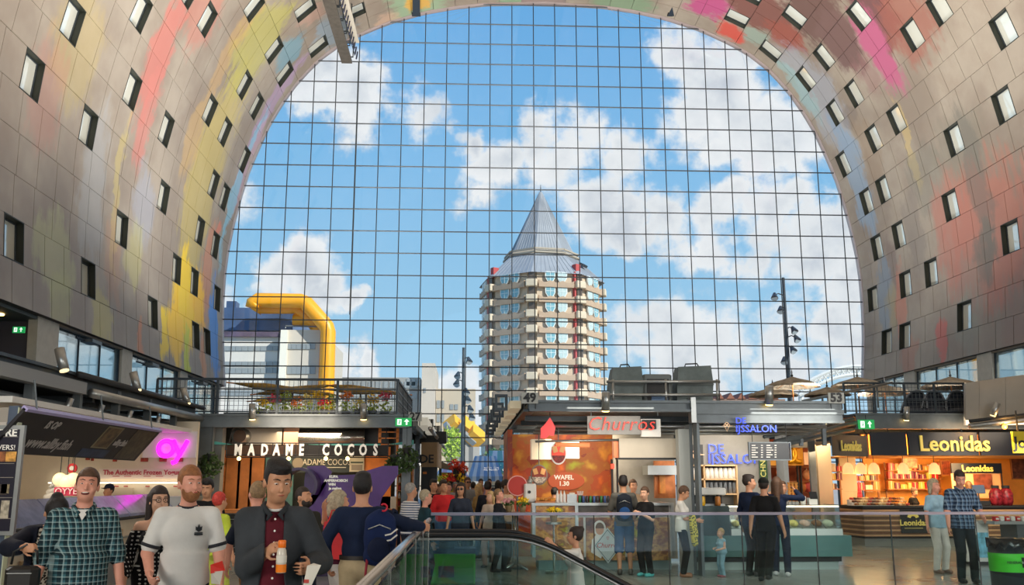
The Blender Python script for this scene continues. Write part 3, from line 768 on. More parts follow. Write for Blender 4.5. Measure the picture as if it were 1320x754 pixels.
# ---- market tents on the square
def tent(x0, x1, yridge, yeave, Y, label, cols, stripes=9):
    a = at(x0, yeave, Y); b = at(x1, yeave, Y); r = at((x0+x1)/2, yridge, Y); dep = 3.2
    o = thing('market_tent', label, 'tent', ((a.x+b.x)/2, Y, 0))
    for k in range(stripes):
        u0 = a.x + (b.x-a.x)*k/stripes; u1 = a.x + (b.x-a.x)*(k+1)/stripes
        m0 = a.x + (b.x-a.x)*(0.18 + 0.64*k/stripes); m1 = a.x + (b.x-a.x)*(0.18 + 0.64*(k+1)/stripes)
        MB().add([(u0, Y, a.z), (u1, Y, a.z), (m1, Y + dep/2, r.z), (m0, Y + dep/2, r.z), (u1, Y + dep, a.z), (u0, Y + dep, a.z), (u0, Y, a.z-0.35), (u1, Y, a.z-0.35)], [(0, 1, 2, 3), (3, 2, 4, 5), (6, 7, 1, 0)]).build('roof_stripe', cols[k % len(cols)], o)
    for x in (a.x, b.x):
        for y in (Y, Y + dep): MB().tube((x, y, 0), (x, y, a.z), 0.04, n=6).build('pole', M_STEEL, o)
    return o
M_TW = mat('tent_white', (222, 226, 232), 0.7); M_TB = mat('tent_blue', (132, 170, 212), 0.7); M_TT = mat('tent_teal', (110, 182, 178), 0.7)
tent(604, 648, 587, 614, 68, 'blue and white striped market tent on the square', [M_TB, M_TW])
tent(622, 668, 580, 604, 78, 'teal market tent behind the striped one', [M_TT, M_TW], 5)
tent(560, 604, 600, 614, 74, 'white market tent left of the striped one', [M_TW, mat('tent_pink', (226, 180, 190), 0.7)], 6)
# =================================================================== COMMON FITTINGS
M_BLACK = mat('black_paint', (24, 25, 28), 0.5); M_WHITE = mat('white_paint', (228, 226, 220), 0.5, vary=0.03); M_WOOD = mat('warm_wood', (176, 110, 56), 0.55, vary=0.22, vscale=2.5)
M_GREY = mat('mid_grey', (128, 130, 130), 0.6, vary=0.08); M_DARK = mat('charcoal', (44, 46, 48), 0.6); M_ORANGEW = mat('orange_wood', (220, 128, 48), 0.55, vary=0.15)
M_TEAL = mat('teal_fabric', (92, 176, 168), 0.7); M_BULB = mat('warm_bulb', (255, 206, 120), 0.4, emit=8.0); M_BULBO = mat('orange_bulb', (255, 150, 50), 0.4, emit=10.0)
M_ALU = mat('brushed_aluminium', (176, 178, 176), 0.35, 0.8, vary=0.06); M_LETW = mat('white_letter', (240, 236, 226), 0.5, emit=0.15); M_PAPER = mat('paper', (226, 220, 206), 0.8)
M_EXITG = mat('exit_green', (28, 150, 76), 0.5, emit=0.9); M_EXITW = mat('exit_white', (236, 250, 240), 0.5, emit=1.0)
def PB(parent, name, m, x0, y0, x1, y1, Y, d, **k):
    return pbox(MB(), x0, y0, x1, y1, Y, d).build(name, m, parent, **k)
def px_thing(name, label, cat, x, y, Y, group=None, kind=None):
    return thing(name, label, cat, tuple(at(x, y, Y)), 0, group, kind)
def frame_box(mb, x0, x1, z0, z1, y0, y1, t):
    mb.box(x0, x1, y0, y1, z1 - t, z1); mb.box(x0, x1, y0, y1, z0, z0 + t); mb.box(x0, x0 + t, y0, y1, z0 + t, z1 - t); mb.box(x1 - t, x1, y0, y1, z0 + t, z1 - t); return mb
def hbeam(mb, p0, p1, h=0.34, w=0.2):
    """rolled steel beam: two flanges and a web"""
    a, b = Vector(p0), Vector(p1)
    mb.bar(a + Vector((0, 0, h/2 - 0.02)), b + Vector((0, 0, h/2 - 0.02)), w, 0.045); mb.bar(a - Vector((0, 0, h/2 - 0.02)), b - Vector((0, 0, h/2 - 0.02)), w, 0.045); mb.bar(a, b, 0.05, h - 0.08)
    return mb
def spot(loc, label, aim=(0, -0.25, 1), r=0.075, L=0.34, warm=False, group='cylinder spotlights on the roof edges'):
    """cylinder spotlight on a bracket"""
    l = Vector(loc); a = Vector(aim).normalized()
    o = thing('spotlight', label, 'spotlight', tuple(l), group=group)
    c = l + Vector((0, -0.10, 0.16))
    b = MB().tube(c - a*L/2, c + a*L/2, r, n=12).build('housing', M_ALU, o, True)
    MB().tube(c - a*(L/2 + 0.02), c - a*L/2, r*0.86, n=12).build('lens', M_BULB if warm else mat('spot_lens', (250, 226, 170), 0.3, emit=1.5), o)
    MB().path([l, l + Vector((0, -0.02, 0.1)), c], 0.018, 6).build('bracket', M_DARK, o)
    return o
def mesh_rail(name, label, p0, p1, h, posts, cell=0.10, parent_mat=None, diag=None):
    """guard rail with a wire-mesh infill between two floor points"""
    a, b = Vector(p0), Vector(p1); o = thing(name, label, 'railing', tuple(a))
    up = Vector((0, 0, 1)); n = max(1, posts)
    for k in range(n + 1):
        q = a.lerp(b, k / n); MB().bar(q, q + up*h, 0.05, 0.05).build('post', M_DSTEEL, o)
    MB().bar(a + up*h, b + up*h, 0.07, 0.05).build('top_rail', M_DSTEEL, o)
    for f_ in (0.08, 0.45, 0.72): MB().bar(a + up*h*f_, b + up*h*f_, 0.03, 0.03).build('mid_rail', M_DSTEEL, o)
    mb = MB(); Ln = (b - a).length; m_ = int(Ln / cell)
    for k in range(1, m_): 
        q = a.lerp(b, k / m_); mb.bar(q + up*0.06, q + up*(h - 0.03), 0.009, 0.009)
    for k in range(1, int(h / cell)): mb.bar(a + up*k*cell, b + up*k*cell, 0.009, 0.009)
    r = mb.build('wire_mesh', mat('wire_mesh', (96, 100, 102), 0.5, 0.4), o, fix=False); r['kind'] = 'stuff'
    return o
def exit_sign(x, y, Y, label, w=0.36, h=0.18):
    p = at(x, y, Y); o = thing('exit_sign', label, 'sign', tuple(p), group=None)
    MB().box(p.x - w/2, p.x + w/2, Y, Y + 0.05, p.z - h/2, p.z + h/2).build('box', M_EXITG, o)
    mb = MB(); u = h
    mb.box(p.x - w*0.38, p.x - w*0.12, Y - 0.006, Y - 0.001, p.z - u*0.36, p.z + u*0.36); mb.build('door_symbol', M_EXITW, o)
    mb = MB(); cx = p.x + w*0.2
    mb.prism([(cx - 0.018, p.z - u*0.34), (cx + 0.018, p.z - u*0.34), (cx + 0.018, p.z + u*0.05), (cx + 0.06, p.z + u*0.05), (cx, p.z + u*0.38), (cx - 0.06, p.z + u*0.05), (cx - 0.018, p.z + u*0.05)], Y - 0.006, Y - 0.001, 'y'); mb.build('arrow', M_EXITW, o)
    mb = MB(); mb.ball((p.x - w*0.22, Y - 0.008, p.z + u*0.2), 0.014, 6, 4); mb.cbox((p.x - w*0.24, Y - 0.008, p.z - 0.01), (0.024, 0.004, 0.07), rotm(0, 0.3, 0)); mb.build('running_figure', M_EXITG, o)
    MB().tube((p.x, Y + 0.025, p.z + h/2), (p.x, Y + 0.025, p.z + h/2 + 0.12), 0.01, n=6).build('hanger', M_DARK, o)
    return o
def potted(x, y, Y, label, leafm, n=60, r=0.16, flower=None, group=None):
    p = at(x, y, Y); o = thing('flower_pot', label, 'plant', tuple(p), group=group)
    MB().lathe([(0.05, 0), (0.075, 0.12), (0.08, 0.13), (0.07, 0.13)], p, 12).build('pot', mat('terracotta', (150, 110, 80), 0.7), o, True)
    leaf_cloud((p.x, p.y, p.z + 0.19), (r, r, 0.09), n, 0.035, int(x)).build('foliage', leafm, o, fix=False)
    if flower: leaf_cloud((p.x, p.y, p.z + 0.25), (r*0.9, r*0.9, 0.05), n, 0.032, int(x)+1).build('blossom', flower, o, fix=False)
    return o
def jar_proto(name, prof, m, lidm=None, n=10):
    me = MB().lathe(prof, n=n).mesh(name); me.materials.append(m); me.polygons.foreach_set('use_smooth', [True]*len(me.polygons))
    return me
def put(name, me, loc, label, cat, group, rot=0.0):
    o = bpy.data.objects.new(name, me); COL.objects.link(o); o.location = loc; o.rotation_euler = (0, 0, rot)
    return setp(o, label, cat, group)
# =================================================================== LEFT: YOGURT KIOSK
XK = -5.75
kiosk = thing('yogurt_kiosk', 'white frozen yogurt kiosk with a dark flap sign over its counter', 'kiosk', (-7.4, 16, 0))
M_TILEW = mat('white_wall_tile', (206, 198, 186), 0.4, vary=0.05); M_GROUT = mat('grout', (170, 162, 150), 0.8)
ztop = at(30, 525, 12).z
ew = MB().box(-8.9, XK - 0.06, 12.03, 12.15, 0, ztop).build('end_wall', M_GROUT, kiosk)
tm = MB().box(-0.118, 0.118, -0.02, 0.02, -0.118, 0.118).mesh('tile'); tm.materials.append(M_TILEW)
for i in range(9):
    for j in range(int(ztop / 0.24)):
        o = bpy.data.objects.new('tile', tm); COL.objects.link(o); o.parent = ew
        o.location = Vector((XK - 0.19 - 0.24*i, 12.025 + RNG.rand()*0.006, 0.12 + 0.24*j)) - kiosk.location
mb = MB().box(XK - 0.06, XK + 0.06, 12.0, 12.14, 0, ztop + 0.02); mb.build('corner_post', mat('post_blue_grey', (86, 98, 116), 0.4, 0.3), kiosk)
MB().box(XK + 0.06, XK + 0.075, 11.99, 12.10, 0, ztop).build('post_edge', mat('pale_lime_edge', (200, 206, 176), 0.4), kiosk)
# back wall, side wall, ceiling
YW = 20.0
M_KW = mat('kiosk_wall', (226, 212, 188), 0.6, vary=0.03)
MB().box(-9.4, -5.72, YW, YW + 0.1, 0, 2.9).build('back_wall', M_KW, kiosk)
MB().box(-9.4, -9.3, 12.15, YW, 0, 2.9).build('side_wall', M_KW, kiosk)
MB().box(-9.4, XK - 0.1, 12.15, YW, 2.66, 2.74).build('ceiling_panel', M_WHITE, kiosk)
PB(kiosk, 'sign_band', mat('sign_white', (226, 222, 218), 0.5), 186, 556, 252, 590, YW - 0.05, 0.05)
for (x, y, wd) in ((113, 590, 5), (119, 591, 3), (148, 592, 5), (186, 592, 9), (210, 592, 9), (232, 592, 7)):
    leaf = PB(kiosk, 'fruit_print', mat('fruit_print', (150, 56, 40), 0.6, vary=0.6, vscale=14), x - wd/2, y - 2, x + wd/2, y + 3, YW - 0.03, 0.02)
PB(kiosk, 'text_band', mat('text_band', (232, 216, 204), 0.6), 128, 604, 252, 617, YW - 0.06, 0.06)
p = at(184, 609, YW - 0.08); lettering('The Authentic Frozen Yogurt', 0.135, p, mat('pink_print', (190, 70, 84), 0.6), kiosk, extrude=0.004, bold=0.004)
for x_ in (150, 165, 190, 206):
    PB(kiosk, 'caption_bar', mat('caption_pink', (200, 130, 130), 0.7), x_ - 5, 613.5, x_ + 4, 614.5, YW - 0.07, 0.01)
PB(kiosk, 'light_strip', mat('strip_light', (255, 244, 220), 0.5, emit=2.2), 62, 621.6, 252, 623.2, YW - 0.16, 0.1)
PB(kiosk, 'menu_panel', mat('menu_cream', (214, 196, 172), 0.7), 145, 629, 171, 638, YW - 0.06, 0.03)
for x_ in (150, 162, 190, 203, 226): PB(kiosk, 'price_tag', mat('tag_red', (176, 70, 70), 0.7), x_ - 2.5, 626, x_ + 2.5, 627.5, YW - 0.05, 0.02)
PB(kiosk, 'equipment_bank', M_ALU, 62, 640, 250, 668, YW - 0.8, 0.7)
# neon letters
ns = px_thing('neon_sign', 'glowing magenta neon letters on the kiosk wall', 'sign', 222, 588, YW - 0.1)
M_MAG = mat('magenta_neon', (240, 30, 232), 0.4, emit=2.2)
o_ = at(214, 578, YW - 0.1); rr = 0.155
MB().path([(o_.x + rr*math.cos(a), YW - 0.1, o_.z + rr*math.sin(a)) for a in np.linspace(0, 2*PI, 20)[:-1]], 0.048, 8, closed=True).build('letter_o', M_MAG, ns, True)
y_ = at(232, 578, YW - 0.1)
mb = MB().path([(y_.x - 0.15, YW - 0.1, y_.z + 0.17), (y_.x, YW - 0.1, y_.z - 0.13)], 0.046, 8); mb.path([(y_.x + 0.15, YW - 0.1, y_.z + 0.17), (y_.x, YW - 0.1, y_.z - 0.13), (y_.x - 0.07, YW - 0.1, y_.z - 0.27), (y_.x - 0.15, YW - 0.1, y_.z - 0.30)], 0.046, 8)
mb.build('letter_y', M_MAG, ns, True)
# counter towards the aisle with a glass case
ct = thing('display_counter', 'kiosk counter with glass case over shelves of cups', 'counter', (-6.1, 16, 0))
MB().box(-6.5, -5.85, 12.3, 19.6, 0.0, 0.42).build('plinth', M_GREY, ct)
MB().box(-6.6, -5.95, 12.3, 19.6, 0.42, 1.02).build('body', M_KW, ct)
MB().box(-6.65, -5.82, 12.25, 19.65, 1.02, 1.06).build('worktop', M_DARK, ct)
for z in (0.48, 0.72): MB().box(-5.95, -5.83, 12.3, 19.6, z, z + 0.02).build('shelf', M_ALU, ct)
for k in range(5):
    y0_ = 12.35 + k*1.45
    MB().prism([(-5.84, 1.07), (-5.84, 1.12), (-6.15, 1.42), (-6.17, 1.40)], y0_, y0_ + 1.4, 'y').build('case_pane', mat('blue_case_glass', (150, 160, 196), 0.12, spec=0.9, vary=0.25, vscale=2), ct)
    MB().box(-6.6, -6.0, y0_, y0_ + 1.4, 1.07, 1.12).build('tray', mat('tray_mix', (150, 130, 120), 0.6, vary=0.5, vscale=9), ct)
cupm = jar_proto('paper_cup', [(0.032, 0), (0.045, 0.13), (0.047, 0.13), (0.03, 0.12)], mat('cup_cream', (222, 190, 150), 0.6, vary=0.3, vscale=8))
for r_, z in enumerate((0.50, 0.74)):
    for k in range(24): put('paper_cup', cupm, (-5.89, 13.0 + k*0.15, z), 'cream paper cup on the %s kiosk counter shelf, %s from the corner post' % ('lower' if r_ == 0 else 'upper', ORD[k]), 'cup', 'paper cups on the %s kiosk shelf' % ('lower' if r_ == 0 else 'upper'))
# soft-ice figure, pink box with globe lamps
p = at(66, 640, 17.5); o = thing('soft_ice_figure', 'white soft ice swirl figure inside the yogurt kiosk', 'figure', (p.x, 17.5, 1.06))
zz = [1.06 + 0.05*k for k in range(13)]
MB().lathe([(0.10, 0), (0.13, 0.18), (0.15, 0.2), (0.15, 0.24)], (p.x, 17.5, 1.06), 14).build('cup', M_WHITE, o, True)
MB().path([(p.x + (0.14*(1-k/34))*math.cos(k*0.75)*0.6, 17.5 + (0.14*(1-k/34))*math.sin(k*0.75)*0.6, 1.32 + 0.0115*k) for k in range(32)], [0.075*(1 - k/36) for k in range(32)], 8).build('swirl', M_WHITE, o, True)
bx_ = thing('pink_sign_box', 'pink box sign with white letters under globe lamps in the kiosk', 'sign', tuple(at(84, 640, 16.5)))
PB(bx_, 'box', mat('pink_box', (206, 64, 96), 0.5), 70, 628, 100, 639, 16.5, 0.3)
p = at(85, 633.5, 16.48); lettering('ÖYYE', 0.15, p, mat('pale_pink', (250, 220, 220), 0.5), bx_, extrude=0.006)
for i, (x, y, r_) in enumerate(((77, 618, 0.115), (86, 621, 0.12), (94, 618, 0.115))):
    p = at(x, y, 16.6); o = thing('globe_lamp', 'cream globe lamp over the pink box, %s of three' % ('first', 'middle', 'last')[i], 'lamp', (p.x, 16.6, p.z - r_), group='cream globe lamps in the kiosk')
    MB().ball(p, r_, 14, 10).build('globe', mat('globe', (255, 226, 170), 0.4, emit=0.9), o, True); MB().tube((p.x, 16.6, p.z + r_), (p.x, 16.6, 2.66), 0.008, n=5).build('cord', M_DARK, o)
o = px_thing('red_badge', 'small round red badge hanging above the globe lamps', 'sign', 93, 605, 17)
p = at(92.5, 603.5, 17); MB().tube((p.x, 17, p.z), (p.x, 17.04, p.z), 0.085, n=16).build('disc', mat('badge_red', (206, 36, 44), 0.5), o); MB().tube((p.x, 16.99, p.z), (p.x, 17, p.z), 0.04, n=12).build('emblem', M_WHITE, o); MB().tube((p.x, 17.02, p.z), (p.x, 17.02, 2.66), 0.006, n=5).build('cord', M_DARK, o)
# flap sign hung along the aisle, leaning out
fl = thing('flap_sign', 'long dark flap sign with pale lettering leaning over the kiosk counter', 'sign', (-5.8, 14.3, 2.02))
ZT, ZB, YA, YZ = 2.55, 2.02, 11.9, 17.1
tp, bt = Vector((-5.55, 0, ZT)), Vector((-5.98, 0, ZB))
def flap_pt(u, v, off=0.0):
    """u along the aisle, v 0 bottom .. 1 top; off towards the aisle"""
    q = bt.lerp(tp, v); n = Vector((0.53, 0, -0.43)).normalized(); return Vector((q.x + n.x*off, u, q.z + n.z*off))
def flap_quad(u0, u1, v0, v1, o0, o1):
    P = [flap_pt(u0, v0, o0), flap_pt(u1, v0, o0), flap_pt(u1, v1, o0), flap_pt(u0, v1, o0), flap_pt(u0, v0, o1), flap_pt(u1, v0, o1), flap_pt(u1, v1, o1), flap_pt(u0, v1, o1)]
    return MB().add(P, [(0, 3, 2, 1), (4, 5, 6, 7), (0, 1, 5, 4), (1, 2, 6, 5), (2, 3, 7, 6), (3, 0, 4, 7)])
flap_quad(YA, YZ, 0, 1, -0.04, 0.0).build('board', mat('flap_board', (24, 21, 25), 0.5, vary=0.4, vscale=0.8), fl)
flap_quad(YA, YZ, 0.97, 1.03, -0.06, 0.02).build('top_edge', mat('lilac_edge', (170, 160, 206), 0.4), fl)
flap_quad(16.0, 16.95, 0.05, 0.93, 0.0, 0.006).build('menu_print', mat('flap_menu', (70, 62, 48), 0.5, vary=0.5, vscale=9), fl)
flap_quad(14.75, 15.4, 0.30, 0.92, 0.0, 0.006).build('menu_frame', mat('flap_frame', (130, 122, 96), 0.5), fl)
flap_quad(14.8, 15.35, 0.34, 0.88, 0.006, 0.01).build('menu_photo', mat('flap_photo', (96, 76, 52), 0.5, vary=0.6, vscale=7), fl)
flap_quad(14.5, 15.6, 0.04, 0.26, 0.0, 0.006).build('blue_print', mat('flap_blue', (40, 56, 84), 0.5, vary=0.3, vscale=6), fl)
rotf = Matrix(((0, 0.63, 0.777), (1, 0, 0), (0, 0.777, -0.63))).to_euler()
M_FLT = mat('flap_letter', (176, 170, 166), 0.5)
for txt, u, v, sz in (('IS OP', 12.95, 0.74, 0.17), ('www.allby.fish', 13.35, 0.30, 0.24), ('allby.fish', 15.75, 0.5, 0.16)):
    lettering(txt, sz, flap_pt(u, v, 0.008), M_FLT, fl, rot=rotf, extrude=0.002, bold=0.006)
for u in (12.2, 14.4, 16.6): MB().tube(flap_pt(u, 1.0), Vector((-5.62, u, 2.95)), 0.012, n=6).build('hanger', M_STEEL, fl)
# MORE poster on the end wall
po = thing('poster_board', 'black poster board headed MORE on the kiosk end wall', 'poster', tuple(at(14, 688, 11.98)))
a = at(-60, 548, 11.96); b = at(18, 690, 11.96)
frame_box(MB(), a.x, b.x, b.z, a.z, 11.94, 12.0, 0.05).build('frame', M_ALU, po)
MB().box(a.x + 0.05, b.x - 0.05, 11.965, 12.0, b.z + 0.05, a.z - 0.05).build('board', mat('poster_black', (26, 22, 40), 0.4), po)
def plane_text(txt, x, y, Y, size, m, par, **k): return lettering(txt, size, at(x, y, Y), m, par, **k)
plane_text('MORE', 22, 558, 11.955, 0.13, M_LETW, po, extrude=0.003, align='RIGHT', bold=0.004)
plane_text('OVERS!', 20, 577, 11.955, 0.09, M_LETW, po, extrude=0.003, align='RIGHT')
PB(po, 'rule', mat('poster_rule', (150, 140, 130), 0.5), -40, 562.5, 23, 563.3, 11.958, 0.006)
for (x0, y0, x1, y1, c) in ((-30, 582, 6, 595, (150, 90, 50)), (8, 582, 20, 595, (206, 150, 70)), (-30, 624, 8, 638, (60, 50, 44)), (2, 624, 11, 636, (140, 126, 96)), (2, 645, 10, 668, (170, 160, 140))):
    PB(po, 'photo_print', mat('photo_%d_%d' % (x0 + 60, y0), c, 0.6, vary=0.45, vscale=16), x0, y0, x1, y1, 11.957, 0.008)
for y in (597, 615, 641, 668): PB(po, 'divider', mat('poster_rule', (150, 140, 130), 0.5), -40, y, 18 - (y-597)*0.06, y + 0.8, 11.958, 0.006)
# roof over the kiosk: edge beams, tubes, posts, deck
rf = thing('kiosk_roof', 'steel kiosk roof edge with double tubes and posts along the aisle', 'roof', (-6.3, 14, 2.7))
XE = -6.12
def edge(y, dz=0.0, dx=0.0): return (XE + dx, y, 3.05 + dz)
hbeam(MB(), edge(8.0, 0.10), edge(21.0, 0.10), 0.30, 0.2).build('edge_beam', M_DSTEEL, rf)
MB().tube(edge(14.9, -0.02, 0.16), edge(21.2, -0.02, 0.16), 0.075, n=12).build('tube_lamp', M_ALU, rf, True)
MB().tube(edge(14.4, 0.22, 0.14), edge(21.2, 0.22, 0.14), 0.05, n=10).build('edge_tube', M_DARK, rf, True)
MB().box(XE + 0.05, XE + 0.2, 11.0, 14.6, 2.98, 3.16).build('light_box', mat('light_box', (140, 142, 142), 0.5), rf)
for y in (11.6, 13.2, 14.8, 16.4, 18.0, 19.6): MB().box(XE - 0.07, XE + 0.05, y - 0.05, y + 0.05, 2.66, 3.2).build('post', M_STEEL, rf)
for y in (12.2, 15.4, 18.6): MB().box(-9.3, XE, y - 0.05, y + 0.05, 2.92, 3.02).build('joist', M_DSTEEL, rf)
MB().box(-13.5, XE - 0.1, 8.0, 21.0, 3.2, 3.26).build('deck', M_DARK, rf)
MB().tube((-8.9, 12.4, 2.86), (-6.4, 20.5, 2.86), 0.11, n=12).build('duct', M_ALU, rf, True)
MB().tube((-6.3, 12.4, 2.82), (-6.3, 20.5, 2.82), 0.05, n=10).build('pipe', M_STEEL, rf, True)
for i, (x, y) in enumerate(((90, 492), (183, 512), (246, 529))):
    Yq = -XE * F / (604 - x) * 0.985; spot((XE + 0.1, Yq, 3.27), 'cylinder spotlight on the kiosk roof edge, %s from the corner post' % ORD[i], aim=(-0.35, 0.1, 1))
for i, y in enumerate((14.2, 15.4, 16.7, 18.2)): spot((XE + 0.16, y, 2.62), 'small spotlight hanging under the kiosk roof edge, %s along the aisle' % ORD[i], aim=(0.2, 0.2, 1), r=0.045, L=0.2, group='small spotlights under the kiosk roof')
# upper-left recess with its exit sign
rc_ = thing('wall_recess', 'dark recessed doorway high on the left with a glass screen', 'recess', (-16.4, 32.5, 3.3)); rc_['kind'] = 'structure'; rc_.name = 'wall_recess'
MB().box(-18.5, -18.3, 24, 35.2, 3.3, 7.6).build('back_panel', mat('recess_dark', (52, 62, 60), 0.6), rc_); MB().box(-18.4, -15.97, 24, 35.2, 7.5, 7.62).build('soffit', mat('recess_soffit', (70, 78, 76), 0.6), rc_)
MB().box(-18.4, -15.97, 34.9, 35.2, 3.3, 7.5).build('jamb', mat('recess_jamb', (84, 84, 96), 0.5), rc_); MB().box(-17.6, -17.4, 26, 34, 4.6, 5.9).build('counter_front', mat('recess_front', (60, 66, 66), 0.6), rc_)
MB().box(-17.3, -17.1, 33.0, 33.3, 3.3, 7.5).build('column', M_DSTEEL, rc_)
MB().tube((-16.8, 33.2, 7.45), (-16.8, 33.2, 7.5), 0.2, n=14).build('downlight', M_BULB, rc_)
exit_sign(24, 425, 33.0, 'green exit sign in the dark recess high on the left', 0.42, 0.22)
# lamp arms on the gallery piers
for i, (x, y, Y) in enumerate(((112, 440, 39), (190, 470, 46), (256, 494, 55))):
    p = at(x, y, Y); o = thing('wall_lamp', 'thin bracket lamp on the left gallery wall, %s from the recess' % ORD[i], 'lamp', (-15.95, Y - 1.2, p.z), group='bracket lamps on the left gallery')
    MB().tube((-15.95, Y - 1.2, p.z), (p.x, Y, p.z), 0.045, n=6).build('arm', M_DSTEEL, o); MB().cbox((p.x + 0.1, Y + 0.2, p.z), (0.5, 1.0, 0.14)).build('head', M_STEEL, o)
# =================================================================== LEFT: MADAME COCOS
YM = 21.0
mc = thing('coconut_bar', 'wooden coconut bar stall under a steel frame with white letters', 'stall', (-3.7, YM + 1, 0))
zb0 = at(380, 551, YM).z; zb1 = at(380, 534, YM).z
hbeam(MB(), (at(256, 540, YM).x, YM, (zb0+zb1)/2), (at(528, 540, YM).x, YM, (zb0+zb1)/2), zb1 - zb0, 0.22).build('front_beam', M_STEEL, mc)
PB(mc, 'left_post', M_STEEL, 253, 551, 262, 760, YM, 0.14)
MB().box(at(262, 600, YM).x - 0.8, at(262, 600, YM).x + 0.3, 21.3, 21.6, 0, 3.15).build('pier', mat('pier_grey', (120, 122, 120), 0.6), mc)
PB(mc, 'right_post', M_STEEL, 519, 551, 526, 760, YM, 0.14)
MB().box(at(256, 540, YM).x, at(528, 540, YM).x, YM + 0.1, YM + 7, zb1 - 0.06, zb1).build('roof_deck', M_DARK, mc)
MB().box(at(256, 540, YM).x, at(500, 540, YM).x, YM + 2.4, YM + 2.5, 0, zb1).build('back_wall', mat('stall_dark_wall', (52, 56, 52), 0.7), mc)
Y1 = YM + 1.6
for (nm, m_, r_) in (('cabinet_panel', mat('grey_panel', (176, 172, 164), 0.6, vary=0.05), (300, 552, 365, 573)), ('cabinet_panel', mat('pink_panel', (206, 164, 144), 0.6), (364, 552, 385, 573)), ('duct_recess', M_BLACK, (386, 552, 500, 578)), ('wood_panel', M_WOOD, (292, 588, 337, 660)), ('side_panel', mat('ember_panel', (206, 120, 50), 0.6, vary=0.6, vscale=5), (266, 580, 292, 640)), ('teal_panel', mat('teal_panel', (70, 110, 106), 0.6), (343, 590, 376, 660)), ('orange_panel', M_ORANGEW, (468, 588, 503, 656)), ('orange_panel', M_ORANGEW, (488, 576, 503, 587)), ('lower_panel', mat('pale_base', (190, 186, 180), 0.6), (489, 640, 512, 700))):
    PB(mc, nm, m_, *r_, Y1, 0.06)
for k in range(3):
    x0_ = 292 + k*15; PB(mc, 'plank', M_WOOD, x0_ + 0.4, 590, x0_ + 14.6, 658, Y1 - 0.03, 0.03)
p0, p1 = at(386, 564, Y1 - 0.25), at(470, 564, Y1 - 0.25); MB().tube(p0, p1, 0.19, n=16).build('duct', M_CHROME, mc, True)
p = at(309, 562, Y1 - 0.3); MB().tube(p, p + Vector((0, 0.3, 0)), 0.2, n=16).build('duct_end', M_ALU, mc, True); MB().tube(p - Vector((0, 0.01, 0)), p, 0.15, n=16).build('duct_mouth', mat('bronze_dark', (96, 74, 60), 0.4, 0.5), mc)
for k in range(3): PB(mc, 'batten', M_ORANGEW, 488 + k*0, 556 + k*8, 514, 557.5 + k*8, YM + 0.6, 0.05)
for x in (488, 511): PB(mc, 'batten', M_ORANGEW, x, 552, x + 2.5, 590, YM + 0.6, 0.05)
for (a_, b_, c_) in (((268, 567), (300, 573), (268, 573)), ((533, 567), (500, 573), (533, 573)), ((395, 573), (490, 571), (490, 576))):
    q = [at(*t_, YM + 0.3) for t_ in (a_, b_, c_)]; MB().prism([(v.x, v.z) for v in q], YM + 0.25, YM + 0.45, 'y').build('awning', M_TEAL, mc)
PB(mc, 'counter_top', M_WOOD, 285, 657, 512, 661, YM + 0.35, 0.7); PB(mc, 'counter_front', M_BLACK, 288, 661, 510, 735, YM + 0.5, 0.4)
mb = MB()
for i in range(30):
    for j in range(9): 
        a_ = 289 + i*7.3; b_ = 662 + j*7.3; q0, q1 = at(a_ + 0.4, b_ + 0.4, YM + 0.48), at(a_ + 6.9, b_ + 6.9, YM + 0.48); mb.box(q0.x, q1.x, YM + 0.47, YM + 0.50, q1.z, q0.z)
r_ = mb.build('tile_field', mat('dark_tile', (40, 44, 46), 0.25), mc); r_['kind'] = 'stuff'
PB(mc, 'grout', mat('white_grout', (190, 190, 186), 0.7), 288.5, 661.5, 509, 734, YM + 0.495, 0.01)
# sign frame with letters and bulbs
sf = thing('letter_sign', 'black lattice sign frame with white capitals and small bulbs', 'sign', tuple(at(395, 590, YM - 0.2)))
YS = YM - 0.25
a = at(292, 571, YS); b = at(500, 589.5, YS)
for z in (a.z, b.z, b.z + 0.05): MB().tube((a.x, YS, z), (b.x, YS, z), 0.014, n=6).build('frame_bar', M_BLACK, sf)
for k in range(15):
    x = a.x + (b.x - a.x)*k/14; MB().tube((x, YS, b.z), (x, YS, a.z), 0.011, n=6).build('frame_bar', M_BLACK, sf)
PB(sf, 'dark_backing', mat('sign_brown', (72, 50, 36), 0.7), 292, 574, 385, 588, YS + 0.2, 0.02); PB(sf, 'dark_backing', mat('sign_black', (34, 32, 32), 0.7), 385, 574, 500, 588, YS + 0.2, 0.02)
for ch_, x in zip('MADAMECOCOS', (307, 324, 341, 356.5, 373, 388.5, 420, 436, 452, 468, 484)):
    cu = lettering(ch_, 0.34, at(x, 580.5, YS - 0.02), M_LETW, sf, extrude=0.02, bold=0.012, name='letter', sx=0.62)
for x in (308, 372, 420, 448):
    p = at(x, 591, YS); MB().ball(p, 0.045, 8, 6).build('bulb', M_BULB, sf, True)
for x in (295, 497): p = at(x, 571, YS); MB().tube(p, (p.x, YS + 0.25, zb0), 0.012, n=5).build('hanger', M_BLACK, sf)
